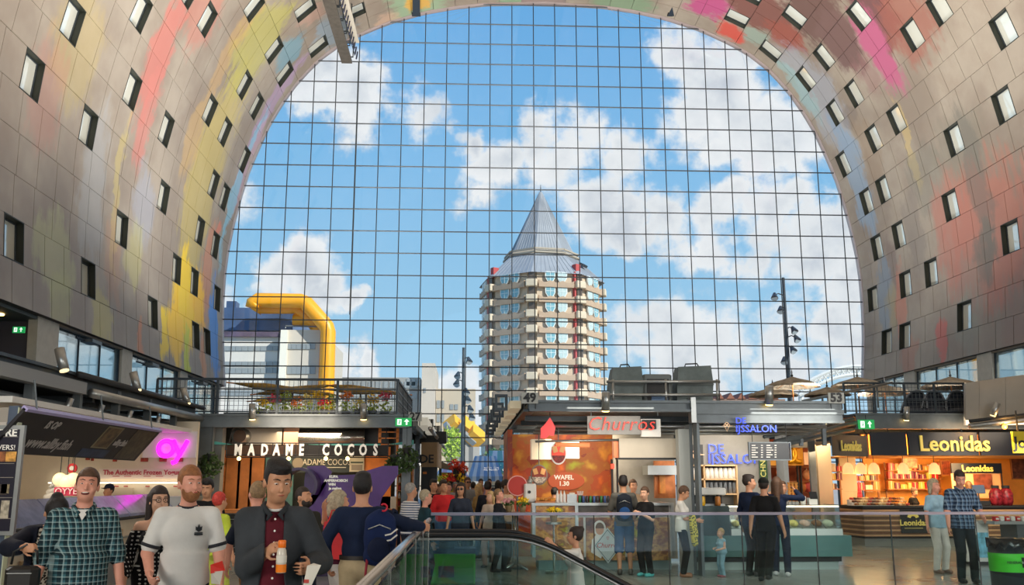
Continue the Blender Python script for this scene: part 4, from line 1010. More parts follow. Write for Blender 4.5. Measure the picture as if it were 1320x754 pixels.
# boards on the back wall
bd = px_thing('name_board', 'black name board with thin capitals behind the purple ribbon', 'sign', 416, 608, Y1)
PB(bd, 'board', mat('board_green_black', (36, 46, 44), 0.5), 376, 588, 450, 609, Y1 - 0.05, 0.04)
plane_text('MADAME COCOS', 418, 596, Y1 - 0.06, 0.20, mat('dull_white', (190, 186, 170), 0.6), bd, extrude=0.004, sx=0.8)
p = at(384, 597, Y1 - 0.06); MB().tube(p, p - Vector((0, 0.01, 0)), 0.13, n=16).build('roundel', mat('roundel', (120, 112, 98), 0.6), bd)
PB(bd, 'caption_bar', mat('dull_white', (190, 186, 170), 0.6), 420, 602, 446, 603, Y1 - 0.06, 0.01)
bd = px_thing('menu_poster', 'small cream menu poster beside the black name board', 'poster', 460, 606, Y1)
PB(bd, 'sheet', mat('menu_sheet', (196, 190, 166), 0.7), 451, 588, 469, 608, Y1 - 0.05, 0.02); PB(bd, 'heading', mat('menu_heading', (70, 84, 74), 0.7), 452, 595, 468, 597, Y1 - 0.06, 0.01); PB(bd, 'text_block', mat('menu_text', (140, 132, 118), 0.7), 453, 599, 467, 606, Y1 - 0.06, 0.01)
# purple ribbon sculpture
rb = thing('ribbon_sign', 'big purple curled ribbon sign with white lettering', 'sign', (at(450, 700, 17.2).x, 17.2, 0))
M_PUR = mat('purple_vinyl', (82, 36, 120), 0.4, vary=0.12); M_PURD = mat('dark_purple_vinyl', (52, 24, 76), 0.4)
YR = 17.2
def rib(pts, d, name, m_): 
    q = [at(x, y, YR) for x, y in pts]; return MB().prism([(v.x, v.z) for v in q], YR, YR + d, 'y').build(name, m_, rb)
rib([(392, 735), (392, 650), (425, 613), (500, 610), (490, 650), (480, 735)], 0.08, 'board', M_PUR)
q = at(390, 626, YR); R0 = 0.32
mb = MB()
arc = [(q.x + R0*1.05*math.cos(a_), q.z + R0*math.sin(a_)) for a_ in np.linspace(math.radians(200), math.radians(-30), 24)]
arc2 = [(q.x + (R0 - 0.05)*1.05*math.cos(a_), q.z + (R0 - 0.05)*math.sin(a_)) for a_ in np.linspace(math.radians(-30), math.radians(200), 24)]
mb.prism(arc + arc2, YR - 0.45, YR + 0.1, 'y'); mb.build('curl', M_PURD, rb)
rib([(393, 612), (396, 601), (418, 600), (428, 608), (418, 628), (404, 650), (390, 660)], 0.06, 'curl_face', M_PUR)
fp = [(472, 607), (493, 600.5), (513, 600.5), (513, 612), (500, 630), (493, 640), (486, 640), (478, 625)]
qv = [at(x, y, YR - 0.35) for x, y in fp]; MB().prism([(v.x, v.z) for v in qv], YR - 0.35, YR - 0.29, 'y').build('wing', M_PUR, rb)
for txt, x, y, sz in (('KUPA', 430, 614.5, 0.062), ('AMPERNOISCH', 433, 619.5, 0.062), ('WIN', 428, 624.5, 0.062), ('je maken', 432, 629.5, 0.062)): plane_text(txt, x, y, YR - 0.006, sz, M_LETW, rb, extrude=0.002, bold=0.004)
MB().box(q.x - 0.3, q.x + 1.2, YR + 0.08, YR + 0.5, 0, 0.08).build('foot', M_PURD, rb)
# plants and jar shelf
for i, (x, y, Y, lab, sz) in enumerate(((271, 600, YM - 0.3, 'dark hanging plant by the left post of the coconut bar', 0.26), (524, 592, YM - 0.3, 'trailing green plant by the right post of the coconut bar', 0.28), (508, 600, YM - 0.5, 'small hanging plant in front of the orange panel', 0.2), (341, 632, YM + 0.3, 'fern standing behind the bearded visitors at the coconut bar', 0.16))):
    p = at(x, y, Y); o = thing('hanging_plant', lab, 'plant', (p.x, Y, p.z - sz*0.5), group='plants at the coconut bar')
    leaf_cloud(p, (sz, sz*0.7, sz*1.1), 260, 0.055, 40 + i).build('foliage', leafmat('fern_leaf', (58, 84, 40)), o, fix=False)
    MB().lathe([(0.06, 0), (0.1, 0.14), (0.1, 0.16)], (p.x, Y, p.z + sz*0.35), 10).build('pot', M_DARK, o)
    if y < 610: MB().tube((p.x, Y, p.z + sz*0.4), (p.x, Y, zb0), 0.006, n=5).build('cord', M_DARK, o)
    else: MB().tube((p.x, Y, 1.15), (p.x, Y, p.z + sz*0.4), 0.02, n=6).build('stem', M_BARK, o)
sh = px_thing('jar_shelf', 'open wooden shelf filled with small jars at the bar corner', 'shelf', 520, 700, YM + 0.2); sh.location.z = 0
a = at(512, 604, YM + 0.2); b = at(531, 700, YM + 0.2)
SHZ = [at(520, y, YM + 0.2).z for y in (612, 622, 632, 642, 652)]
MB().box(a.x, b.x, YM + 0.45, YM + 0.48, 0, a.z).build('back', mat('mustard', (206, 170, 70), 0.7), sh)
for x in (a.x, b.x - 0.03): MB().box(x, x + 0.03, YM + 0.15, YM + 0.45, 0, a.z).build('side', M_WOOD, sh)
for z in SHZ: MB().box(a.x, b.x, YM + 0.15, YM + 0.45, z - 0.015, z).build('shelf_board', M_WOOD, sh)
jarc = [(200, 70, 50), (220, 180, 120), (90, 130, 110), (230, 220, 200), (180, 120, 60), (110, 150, 160)]
jm = [jar_proto('jar', [(0.028, 0), (0.03, 0.08), (0.02, 0.095), (0.022, 0.12)], mat('jar_%d' % k, c, 0.3)) for k, c in enumerate(jarc)]
jn = ['red', 'sand-coloured', 'green', 'cream', 'brown', 'pale blue']
for r_, z in enumerate(SHZ):
    for k in range(4): put('jar', jm[(r_*3 + k*5) % 6], (a.x + 0.06 + k*0.072, YM + 0.22, z), '%s jar on the corner shelf of the coconut bar, %s shelf down' % (jn[(r_*3 + k*5) % 6], ORD[r_]), 'jar', 'small jars on the corner shelf')
# railing on the roof terrace, exit sign, spots
zr = zb1
hr = at(380, 489, YM + 0.1).z - zr
mesh_rail('mesh_railing', 'wire mesh terrace railing above the coconut bar', (at(200, 535, YM + 0.1).x, YM + 0.1, zr), (at(511, 535, YM + 0.1).x, YM + 0.1, zr), hr, 4)
mesh_rail('mesh_railing', 'short mesh railing running back from the terrace corner', (at(511, 535, YM + 0.1).x, YM + 0.15, zr), (at(511, 535, YM + 0.1).x, YM + 5.5, zr), hr, 3)
spot(at(326, 540, YM - 0.09), 'cylinder spotlight on the beam above the letter M', warm=True); spot(at(469, 540, YM - 0.09), 'cylinder spotlight on the beam near the exit sign', warm=True)
exit_sign(520, 544, YM - 0.16, 'green exit sign on the beam end by number 27')
# terrace furniture: folded parasols, flowers
for i, (x0, y0, x1, y1, Y) in enumerate(((302, 494, 430, 509, 24), (330, 508, 424, 497, 25), (325, 517, 410, 512, 26), (430, 503, 500, 505, 25), (424, 497, 520, 508, 26))):
    o = thing('folded_parasol', 'folded straw parasol lying across the terrace, %s of five' % ORD[i], 'parasol', tuple(at((x0+x1)/2, (y0+y1)/2 + 2, Y)), group='folded straw parasols on the terrace')
    a_, b_ = at(x0, y0, Y), at(x1, y1, Y)
    MB().path([a_, a_.lerp(b_, 0.3), a_.lerp(b_, 0.7), b_], [0.02, 0.10, 0.08, 0.03], 8).build('canopy', mat('straw', (150, 122, 60), 0.8, vary=0.25, vscale=8), o, True)
    MB().tube(a_ + (a_ - b_)*0.08, b_ + (b_ - a_)*0.12, 0.02, n=6).build('pole', M_WOOD, o)
    m_ = a_.lerp(b_, 0.5); MB().tube((m_.x, Y, zr), m_, 0.03, n=6).build('stand', M_DSTEEL, o)
fc = [((226, 190, 40), 'yellow'), ((220, 120, 40), 'orange'), ((206, 60, 90), 'pink'), ((232, 214, 120), 'cream'), ((150, 170, 60), 'lime green')]
for i, x in enumerate((338, 352, 368, 383, 395, 408, 418, 430, 446, 462, 480, 496)):
    c, nm = fc[(i * 2) % 5] if x != 418 else ((226, 30, 70), 'red')
    Y = YM + 0.6 + (i % 3)*0.3; p = at(x, 533, Y); h = 0.32 + 0.1*(i % 3)
    o = thing('terrace_plant', '%s flowering plant behind the terrace mesh, %s from the left post' % (nm, ORD[i]), 'plant', (p.x, Y, zr), group='flowering plants on the terrace')
    leaf_cloud((p.x, Y, zr + h), (0.16, 0.14, 0.12), 70, 0.045, 90 + i).build('blossom', mat('blossom_' + nm, c, 0.7), o, fix=False); leaf_cloud((p.x, Y, zr + h*0.5), (0.15, 0.14, 0.16), 50, 0.05, 190 + i).build('foliage', M_LIME, o, fix=False)
    MB().lathe([(0.08, 0), (0.11, 0.16)], (p.x, Y, zr), 10).build('pot', M_DARK, o)
# =================================================================== LEFT: STALLS FURTHER BACK ALONG THE AISLE
def number_sign(txt, x, y, Y, label, w=0.3, h=0.2):
    p = at(x, y, Y); o = thing('number_sign', label, 'sign', (p.x, Y, p.z - h/2), group=None)
    MB().box(p.x - w/2, p.x + w/2, Y, Y + 0.02, p.z - h/2, p.z + h/2).build('plate', mat('plate_grey', (176, 178, 172), 0.5), o)
    lettering(txt, h*1.15, (p.x, Y - 0.008, p.z), M_BLACK, o, extrude=0.004, bold=0.008)
    for s_ in (-1, 1): MB().tube((p.x + s_*w*0.35, Y + 0.01, p.z - h/2 - 0.1), (p.x + s_*w*0.35, Y + 0.01, p.z - h/2), 0.01, n=5).build('stem', M_DARK, o)
    return o
XS = at(530, 548, YM).x
ed = thing('aisle_canopy', 'receding steel canopy edge with lit panels along the left aisle stalls', 'canopy', (XS, 27, zb0))
hbeam(MB(), (XS, YM + 0.2, (zb0+zb1)/2), (XS, 36, (zb0+zb1)/2), zb1 - zb0, 0.2).build('edge_beam', M_DSTEEL, ed)
for k in range(4):
    y = YM + 0.6 + k*3.6; MB().box(XS + 0.12, XS + 0.34, y, y + 2.6, zb1 - 0.2, zb1 - 0.02).build('light_panel', mat('lit_panel', (210, 206, 190), 0.5, emit=0.4), ed); MB().tube((XS + 0.4, y, zb0 + 0.02), (XS + 0.4, y + 2.8, zb0 + 0.02), 0.05, n=8).build('tube_lamp', M_ALU, ed, True)
MB().box(XS - 2.2, XS, YM + 7.2, 36, zb1 - 0.06, zb1).build('deck', M_DARK, ed)
for y in (24.5, 28, 32): MB().box(XS - 0.1, XS, y, y + 0.12, 0, zb0).build('post', M_DSTEEL, ed)
number_sign('27', 535, 537, YM - 0.1, 'stall number plate 27 on the left canopy corner'); number_sign('H', 554, 545, 25, 'stall number plate H on the left canopy edge', 0.2); number_sign('51', 562, 553, 28, 'stall number plate 51 on the left canopy edge', 0.26); number_sign('4', 573, 564, 33, 'stall number plate 4 at the far end of the left canopy', 0.2)
st = px_thing('corner_stall', 'brown carton clad stall with a dark front behind the coconut bar', 'stall', 556, 700, 26); st.location.z = 0
PB(st, 'carton_wall', mat('carton', (170, 140, 106), 0.8, vary=0.1), 543, 570, 563, 602, 26, 0.3); PB(st, 'dark_front', M_BLACK, 543, 602, 562, 700, 26.05, 0.3); PB(st, 'side_return', mat('pale_carton', (196, 176, 150), 0.8), 563, 570, 565, 602, 26.05, 3); plane_text('DE', 550, 592, 25.98, 0.32, M_BLACK, st, extrude=0.004, bold=0.006)
PB(st, 'back', M_DARK, 532, 556, 575, 572, 26.5, 0.1); PB(st, 'small_sign', M_ORANGEW, 545, 608, 550, 611, 26, 0.03)
aw = px_thing('flower_stall', 'flower stall with a grey sloping awning near the glass front', 'stall', 585, 700, 40); aw.location.z = 0
q = [at(x, y, 40) for x, y in ((566, 594), (602, 607), (602, 609), (566, 603))]; MB().prism([(v.x, v.z) for v in q], 40, 43, 'y').build('awning', mat('grey_awning', (122, 116, 102), 0.8), aw)
PB(aw, 'back', mat('stall_yellow', (226, 196, 60), 0.8, vary=0.3, vscale=2), 566, 609, 600, 640, 43, 0.1); PB(aw, 'table', M_WOOD, 566, 640, 602, 645, 40, 1.5); PB(aw, 'left_post', M_DSTEEL, 566, 600, 568, 690, 40.5, 0.1); PB(aw, 'right_post', M_DSTEEL, 598, 608, 599.5, 690, 42.5, 0.1)
for i, (x, y, c, nm) in enumerate(((588, 600, (226, 70, 50), 'red'), (594, 603, (232, 96, 60), 'orange'), (580, 617, (226, 60, 60), 'crimson'), (592, 616, (240, 200, 40), 'yellow'), (573, 618, (200, 210, 60), 'lime'))):
    p = at(x, y, 39.5); o = thing('flower_bunch', '%s flower bunch at the stall with the grey awning' % nm, 'flowers', tuple(p), group='flower bunches at the awning stall')
    leaf_cloud((p.x, 39.5, p.z), (0.32, 0.3, 0.26), 90, 0.09, 300 + i).build('blossom', mat('bunch_' + nm, c, 0.7), o, fix=False); MB().lathe([(0.1, -0.5), (0.16, -0.1)], tuple(p), 8).build('bucket', M_DARK, o)
    if y < 610: MB().tube((p.x, 40.2, p.z - 0.5), (p.x, 40.2, p.z - 0.45), 0.2, n=8).build('stand', M_DARK, o)
# =================================================================== RIGHT: CHURROS STALL AND ICE-CREAM PARLOUR
YR0 = 17.0
rz1 = at(880, 517, YR0).z; rz0 = at(880, 545, YR0).z; rzm = at(880, 531, YR0).z
XL, XM, XR = at(682, 530, YR0).x, at(893, 530, YR0).x, at(1085, 530, YR0).x
rr_ = thing('stall_roof', 'dark steel flat roof over the churros and ice-cream stalls', 'roof', ((XL+XR)/2, YR0 + 4, rz0))
hbeam(MB(), (XL, YR0, (rz1+rzm)/2), (XR, YR0, (rz1+rzm)/2), rz1 - rzm, 0.22).build('front_beam', M_STEEL, rr_)
hbeam(MB(), (XM, YR0, (rz0+rzm)/2), (XR, YR0, (rz0+rzm)/2), rzm - rz0, 0.2).build('lower_beam', M_STEEL, rr_)
MB().box(XM - 0.06, XM + 0.03, YR0 - 0.14, YR0 + 0.1, rz0, rz1 + 0.06).build('splice_plate', M_ALU, rr_)
hbeam(MB(), (XL, YR0, (rz1+rzm)/2), (XL, 29, (rz1+rzm)/2), rz1 - rzm, 0.2).build('side_beam', M_DSTEEL, rr_)
MB().box(XL, XR, YR0 + 0.1, 24.0, rz1 - 0.08, rz1 - 0.02).build('deck', M_DARK, rr_)
for k in range(6):
    y = YR0 + 0.3 + k*1.9
    MB().box(XL - 0.34, XL - 0.13, y, y + 1.3, rz1 - 0.12, rz1 + 0.02).build('side_light', mat('side_light_box', (210, 196, 164), 0.5, emit=0.25), rr_)
    frame_box(MB(), XL - 0.62, XL - 0.38, rz1 - 0.16, rz1 + 0.14, y, y + 0.08, 0.05).build('side_bracket', M_DSTEEL, rr_)
for k in range(4): MB().box(XL, XR, YR0 + 1.2 + k*1.5, YR0 + 1.28 + k*1.5, rz0 + 0.1, rz0 + 0.2).build('joist', M_DSTEEL, rr_)
for i in range(3): MB().tube((XL + 0.2, YR0 + 0.8 + i*0.5, rz0 - 0.02 - 0.04*i), (XR, YR0 + 0.8 + i*0.5, rz0 - 0.02 - 0.04*i), 0.035, n=8).build('service_pipe', M_ALU, rr_, True)
number_sign('49', 683, 513, YR0 - 0.12, 'stall number plate 49 on the right canopy corner'); number_sign('53', 1078, 513, YR0 - 0.12, 'stall number plate 53 at the right end of the roof beam')
spot(at(780, 529, YR0 - 0.09), 'cylinder spotlight on the churros roof beam', warm=True); spot(at(990, 521, YR0 - 0.09), 'cylinder spotlight on the ice-cream roof beam', warm=True)
mid = thing('stall_column', 'pale square column between churros and ice-cream stalls', 'column', (XM - 0.1, YR0 + 0.4, 0))
a = at(874, 553, YR0 + 0.4); b = at(888, 553, YR0 + 0.4)
MB().box(a.x, b.x, YR0 + 0.4, YR0 + 0.65, 0, a.z).build('shaft', mat('column_pale', (176, 180, 176), 0.5), mid); MB().box(b.x, b.x + 0.05, YR0 + 0.36, YR0 + 0.7, 0, rz0).build('steel_edge', M_STEEL, mid); MB().box(b.x + 0.05, b.x + 0.1, YR0, YR0 + 0.3, 0, rz0).build('front_post', M_STEEL, mid)
# roof gear: two light rails and three dark covered units
rl = thing('roof_rail', 'pale tubular guard rail on the churros roof', 'railing', tuple(at(855, 515, YR0 + 0.8)))
for y in (492, 509): MB().tube(at(782, y, YR0 + 0.8), at(928, y, YR0 + 0.8), 0.028, n=8).build('rail', M_ALU, rl, True)
for x in (790, 858, 924): p = at(x, 489, YR0 + 0.8); MB().tube((p.x, p.y, rz1 - 0.03), p, 0.025, n=8).build('post', M_ALU, rl, True)
for i, (x0, x1, yt, lab) in enumerate(((786, 829, 471, 'dark covered heater unit left on the churros roof'), (829, 866, 482, 'low boxy dark unit between two covered heaters'), (871, 919, 470, 'dark covered heater unit right on the churros roof'))):
    Y = YR0 + 1.3; a = at(x0, yt, Y); b = at(x1, yt, Y); o = thing('roof_unit', lab, 'unit', ((a.x+b.x)/2, Y + 0.3, rz1), group='dark units on the churros roof')
    M_UN = mat('unit_cover', (104, 116, 116), 0.6, vary=0.2, vscale=3); zt = a.z; zmid = rz1 + (zt - rz1)*0.55; t_ = 0.05
    if i != 1:
        MB().add([(a.x, Y, rz1), (b.x - t_, Y, rz1), (b.x - t_, Y + 0.6, rz1), (a.x, Y + 0.6, rz1), (a.x + t_*0.5, Y + 0.02, zmid), (b.x, Y + 0.02, zmid), (b.x, Y + 0.6, zmid), (a.x + t_*0.5, Y + 0.6, zmid), (a.x + t_*1.6, Y + 0.1, zt - 0.03), (b.x - t_*0.3, Y + 0.1, zt), (b.x - t_*0.3, Y + 0.5, zt), (a.x + t_*1.6, Y + 0.5, zt - 0.03)],
                 [(0, 3, 2, 1), (0, 1, 5, 4), (1, 2, 6, 5), (2, 3, 7, 6), (3, 0, 4, 7), (4, 5, 9, 8), (5, 6, 10, 9), (6, 7, 11, 10), (7, 4, 8, 11), (8, 9, 10, 11)]).build('cover', M_UN, o)
        MB().path([(a.x + 0.25, Y + 0.3, zt - 0.02), (a.x + 0.27, Y + 0.3, zt + 0.05), (b.x - 0.25, Y + 0.3, zt + 0.06), (b.x - 0.22, Y + 0.3, zt)], 0.015, 6).build('handle', M_DARK, o)
        MB().box(a.x + t_*0.5, b.x, Y - 0.01, Y + 0.02, zmid - 0.03, zmid).build('seam', mat('unit_seam', (100, 108, 106), 0.6), o)
    else:
        MB().rbox(a.x, b.x, Y, Y + 0.6, rz1, zt, 0.04).build('case', mat('unit_case', (104, 112, 112), 0.5), o); MB().box(a.x + 0.07, b.x - 0.07, Y - 0.02, Y, rz1 + 0.04, zt - 0.1).build('grille', M_DARK, o)
        MB().box(a.x + 0.15, b.x - 0.1, Y - 0.03, Y - 0.01, rz1 + 0.05, rz1 + 0.2).build('blue_panel', mat('unit_blue', (92, 122, 160), 0.5), o)
# ---- churros stall
def food_fn(t, o, c):
    v = t.new('ShaderNodeTexVoronoi'); v.inputs['Scale'].default_value = 2.6
    dst = t.vmath('ADD', o, t.vmath('SCALE', t.noise(o, 2.0, 3, 0.5, out=1), scale=0.9)); t.link(dst, v.inputs['Vector'])
    sepc = t.new('ShaderNodeSeparateColor'); t.link(v.outputs['Color'], sepc.inputs[0])
    a_ = t.ramp(sepc.outputs[0], [(0.0, lin((226, 106, 16))), (0.28, lin((216, 140, 30))), (0.45, lin((196, 60, 26))), (0.56, lin((206, 160, 50))), (0.7, lin((96, 40, 40))), (0.84, lin((170, 176, 36)))], 'CONSTANT')
    return t.mix(t.rng(v.outputs['Distance'], 0.1, 0.55, 0.0, 0.8), a_, lin((150, 54, 16)))
def food_dark(t, o, c):
    n = t.noise(t.vmath('MULTIPLY', o, (1.0, 1.0, 1.6)), 1.7, 5, 0.6)
    return t.ramp(n, [(0.30, lin((64, 40, 40))), (0.44, lin((150, 96, 64))), (0.50, lin((206, 160, 90))), (0.56, lin((122, 76, 60))), (0.64, lin((180, 180, 40))), (0.75, lin((120, 60, 44)))])
M_FOOD = mat('waffle_photo', (220, 140, 40), 0.5, fn=food_fn); M_FOOD2 = mat('churro_photo', (130, 90, 70), 0.4, fn=food_dark)
cs = thing('churros_stall', 'churros stall with orange food photo wall and graphic counter', 'stall', (2.6, 19.5, 0))
YC = 18.2; YBK = 21.5
xa, xb = at(688, 700, YC).x, at(866, 700, YC).x
MB().box(at(655, 600, YBK).x, at(800, 600, YBK).x, YBK, YBK + 0.1, 0, rz0).build('photo_wall', M_FOOD, cs)
MB().box(at(655, 600, YBK).x - 0.1, at(655, 600, YBK).x, YC + 1.2, YBK + 0.1, 1.0, rz0).build('side_photo', M_FOOD, cs)
PB(cs, 'right_back_wall', mat('stall_grey_tile', (140, 136, 128), 0.5, vary=0.1), 790, 560, 874, 720, YBK - 1.4, 0.1)
zc = at(760, 648, YC).z
MB().box(xa, xb, YC + 0.02, YC + 0.9, 0.24, zc - 0.05).build('counter_body', M_WHITE, cs)
MB().box(xa - 0.04, xb, YC - 0.06, YC + 0.95, zc - 0.05, zc).build('counter_top', M_ALU, cs)
MB().box(xa + 0.1, xb, YC + 0.1, YC + 0.9, 0, 0.24).build('plinth', mat('plinth_pale', (150, 168, 166), 0.5), cs)
zg = at(760, 667, YC).z
for k, (u0, u1) in enumerate(((690, 717), (717, 752.5), (755, 806), (808, 864))):
    a = at(u0, 667, YC); b = at(u1, 722, YC); MB().box(a.x, b.x, YC - 0.02, YC + 0.02, b.z, zg).build('graphic_panel', M_FOOD2, cs)
for k, (u0, u1) in enumerate(((691, 741), (745, 862))):
    a = at(u0, 650, YC); b = at(u1, 664, YC); MB().box(a.x, b.x, YC - 0.02, YC + 0.01, b.z, a.z).build('upper_panel', M_FOOD2 if k == 0 else mat('cabinet_dark', (76, 72, 66), 0.4, vary=0.3, vscale=6), cs)
for u in (688, 743, 866): a = at(u, 650, YC); MB().box(a.x - 0.03, a.x + 0.03, YC - 0.04, YC + 0.02, 0.24, zc).build('counter_post', M_ALU, cs)
for txt in ():
    pass
PB(cs, 'light_box', mat('cream_light_box', (222, 206, 180), 0.5, emit=0.35), 685, 566, 711, 592, YC + 1.3, 0.4); PB(cs, 'light_box', mat('grey_box', (196, 190, 180), 0.5), 711, 567, 747, 591, YC + 1.5, 0.3)
PB(cs, 'roller_shutter', mat('shutter_cream', (214, 202, 182), 0.5, vary=0.03), 798, 565, 873, 590, YC - 0.4, 0.25); PB(cs, 'shutter_rail', M_DARK, 796, 590, 874, 592, YC - 0.4, 0.3); PB(cs, 'copper_pipe_box', mat('copper', (196, 112, 76), 0.35, 0.6), 791, 566, 798, 590, YC - 0.3, 0.2)
for x in (788, 795): PB(cs, 'upright', M_DARK, x, 592, x + 3, 648, YC + 0.2, 0.1)
PB(cs, 'fryer_hood', M_ALU, 835, 600, 873, 612, YC + 1.2, 0.6); PB(cs, 'copper_panel', mat('copper_panel', (186, 110, 60), 0.3, 0.5, vary=0.3, vscale=3), 843, 594, 871, 642, YC + 1.6, 0.1)
PB(cs, 'copper_panel', mat('copper_glow', (206, 130, 60), 0.3, 0.4, vary=0.3, vscale=5), 850, 606, 858, 636, YC + 1.5, 0.1)
p0, p1 = at(716, 573, YC - 0.3), at(760, 574, YC - 0.3); MB().tube(p0, p1, 0.045, n=10).build('heat_tube', mat('heat_tube', (230, 140, 90), 0.4, emit=0.6), cs, True)
MB().tube(at(690, 569, YC - 0.35), at(800, 567, YC - 0.35), 0.022, n=8).build('awning_bar', M_ALU, cs, True)
PB(cs, 'socket_light', mat('red_light', (250, 60, 40), 0.5, emit=2.0), 788, 598, 792, 604, YC - 0.3, 0.05)
sg = px_thing('script_sign', 'grey panel sign with red neon script Churros', 'sign', 800, 557, YR0 + 0.5)
PB(sg, 'panel', mat('sign_slate', (122, 120, 116), 0.35, vary=0.15), 757, 536, 826, 560, YR0 + 0.5, 0.05); PB(sg, 'side_box', M_WHITE, 826, 540, 852, 563, YR0 + 0.55, 0.1)
PB(sg, 'monitor', M_BLACK, 828, 541, 846, 553, YR0 + 0.5, 0.05)
plane_text('Churros', 800, 547, YR0 + 0.46, 0.36, mat('red_neon', (226, 56, 40), 0.4, emit=0.5), sg, extrude=0.012, shear=0.25, bold=-0.004, space=1.05, rot=(PI/2, 0, 0))
for x in (762, 848): p = at(x, 536, YR0 + 0.52); MB().tube(p, (p.x, p.y, rz1 - 0.07), 0.012, n=6).build('hanger', M_STEEL, sg)
# red neon cow-like shape is just a red lit glass cut-out
o = px_thing('red_neon_cutout', 'red glowing cut-out hanging at the stall corner', 'sign', 706, 566, YR0 + 0.7); M_RN = mat('red_cutout', (226, 70, 70), 0.4, emit=0.5)
q = [at(x, y, YR0 + 0.7) for x, y in ((697, 565), (697, 552), (703, 546), (709, 538), (713, 545), (716, 551), (714, 562), (708, 561), (704, 565))]; MB().prism([(v.x, v.z) for v in q], YR0 + 0.7, YR0 + 0.74, 'y').build('shape', M_RN, o); p = at(709, 540, YR0 + 0.72); MB().tube(p, (p.x, p.y, rz1 - 0.1), 0.008, n=5).build('cord', M_DARK, o)
def oval_sign(x, y, Y, rx, rz, label, c_rim, c_in, c_low, top):
    p = at(x, y, Y); o = thing('oval_sign', label, 'sign', (p.x, Y, p.z - rz), group='oval signs at the churros stall')
    def ell(k, y0, y1, n=28, half=None):
        pts = [(p.x + rx*k*math.cos(a), p.z + rz*k*math.sin(a)) for a in (np.linspace(0, 2*PI, n, endpoint=False) if half is None else np.linspace(PI + 0.25, 2*PI - 0.25, n))]
        return MB().prism(pts, y0, y1, 'y')
    ell(1, Y, Y + 0.06).build('rim', c_rim, o); ell(0.86, Y - 0.01, Y).build('face', c_in, o); ell(0.84, Y - 0.016, Y - 0.01, 16, True).build('pattern', c_low, o)
    for s_ in (-1, 1): MB().cbox((p.x + s_*rx*0.45, Y - 0.02, p.z + rz*0.32), (0.09, 0.01, 0.12), rotm(0, 0.3*s_, 0)).build('badge', mat('badge_tan', (226, 170, 110), 0.6), o)
    MB().tube((p.x, Y + 0.03, p.z + rz), (p.x, Y + 0.03, top), 0.01, n=6).build('hanger', M_STEEL, o)
    return o
oval_sign(720, 584, YR0 + 0.9, 0.155, 0.22, 'red oval sign with a white rim hanging above the counter', M_WHITE, mat('oval_red', (226, 60, 30), 0.4, emit=0.3), mat('oval_dark', (120, 30, 20), 0.5, vary=0.7, vscale=30), rz0)
oval_sign(695, 612, YC + 1.1, 0.175, 0.21, 'brown oval sign with a grey rim above the waffle display', mat('rim_grey', (120, 112, 104), 0.5), mat('oval_brown', (150, 60, 44), 0.5), mat('oval_speckle', (190, 176, 160), 0.5, vary=0.7, vscale=30), rz0)
o = px_thing('price_oval', 'reddish oval price plate reading WAFEL on the photo wall', 'sign', 733, 628, YBK - 0.02); p = at(730, 620, YBK - 0.03)
MB().prism([(p.x + 0.42*math.cos(a), p.z + 0.2*math.sin(a)) for a in np.linspace(0, 2*PI, 28, endpoint=False)], YBK - 0.03, YBK - 0.005, 'y').build('plate', mat('price_rust', (190, 84, 40), 0.5), o)
plane_text('WAFEL\n1.30', 727, 619.5, YBK - 0.035, 0.14, M_LETW, o, extrude=0.003, bold=0.004)
# counter goods
YG = YC + 0.15
bm_ = jar_proto('sauce_bottle', [(0.028, 0), (0.03, 0.02), (0.03, 0.15), (0.012, 0.19), (0.008, 0.23)], M_WHITE)
for i, x in enumerate((718.5, 723, 727.5)): put('sauce_bottle', bm_, (at(x, 640, YG).x, YG, zc), 'white squeeze bottle on the churros counter, %s of three' % ORD[i], 'bottle', 'squeeze bottles on the churros counter')
cols_ = [((60, 120, 70), 'green'), ((220, 220, 226), 'white'), ((70, 90, 140), 'blue'), ((200, 60, 50), 'red'), ((60, 60, 64), 'black'), ((200, 150, 60), 'gold')]
cm_ = [jar_proto('drink_can', [(0.026, 0), (0.03, 0.01), (0.03, 0.12), (0.024, 0.13)], mat('can_' + n_, c, 0.3, 0.4)) for c, n_ in cols_]
for r_ in range(2):
    for k in range(9):
        p = at(748 + k*4.6, 650, YC - 0.03); put('drink_can', cm_[(k*2 + r_*3) % 6], (p.x, YC + 0.03 + 0.09*r_, zc + (0.0 if r_ == 0 else 0.0)), '%s drink can on the churros counter, %s row, %s from the column' % (cols_[(k*2 + r_*3) % 6][1], ('front', 'rear')[r_], ORD[8 - k]), 'can', 'drink cans on the churros counter')
o = px_thing('waffle_tray', 'wooden tray of waffles on the churros counter', 'tray', 703, 645, YG); o.location.z = zc; a = at(690, 646, YG); b = at(715, 640, YG)
MB().box(a.x, b.x, YG - 0.1, YG + 0.2, zc, zc + 0.03).build('tray', M_WOOD, o)
for k in range(6): MB().cbox((a.x + 0.05 + k*(b.x - a.x - 0.1)/5, YG + 0.02, zc + 0.065), (0.06, 0.12, 0.05), rotm(0, 0.3, k)).build('waffle', mat('waffle', (206, 140, 60), 0.7, vary=0.3, vscale=12), o)
o = px_thing('napkin_box', 'steel napkin box on the churros counter', 'box', 737, 645, YG); o.location.z = zc; PB(o, 'box', M_ALU, 731, 637, 744, 648, YG, 0.12); PB(o, 'napkins', M_PAPER, 734, 635, 741, 637, YG + 0.03, 0.06)
o = thing('cup_holder', 'white straws and cups in a dark holder beside the napkins', 'holder', (at(748, 640, YG).x, YG, zc)); p = at(748, 640, YG)
MB().tube((p.x, YG, zc), (p.x, YG, zc + 0.14), 0.05, n=10).build('holder', M_DARK, o)
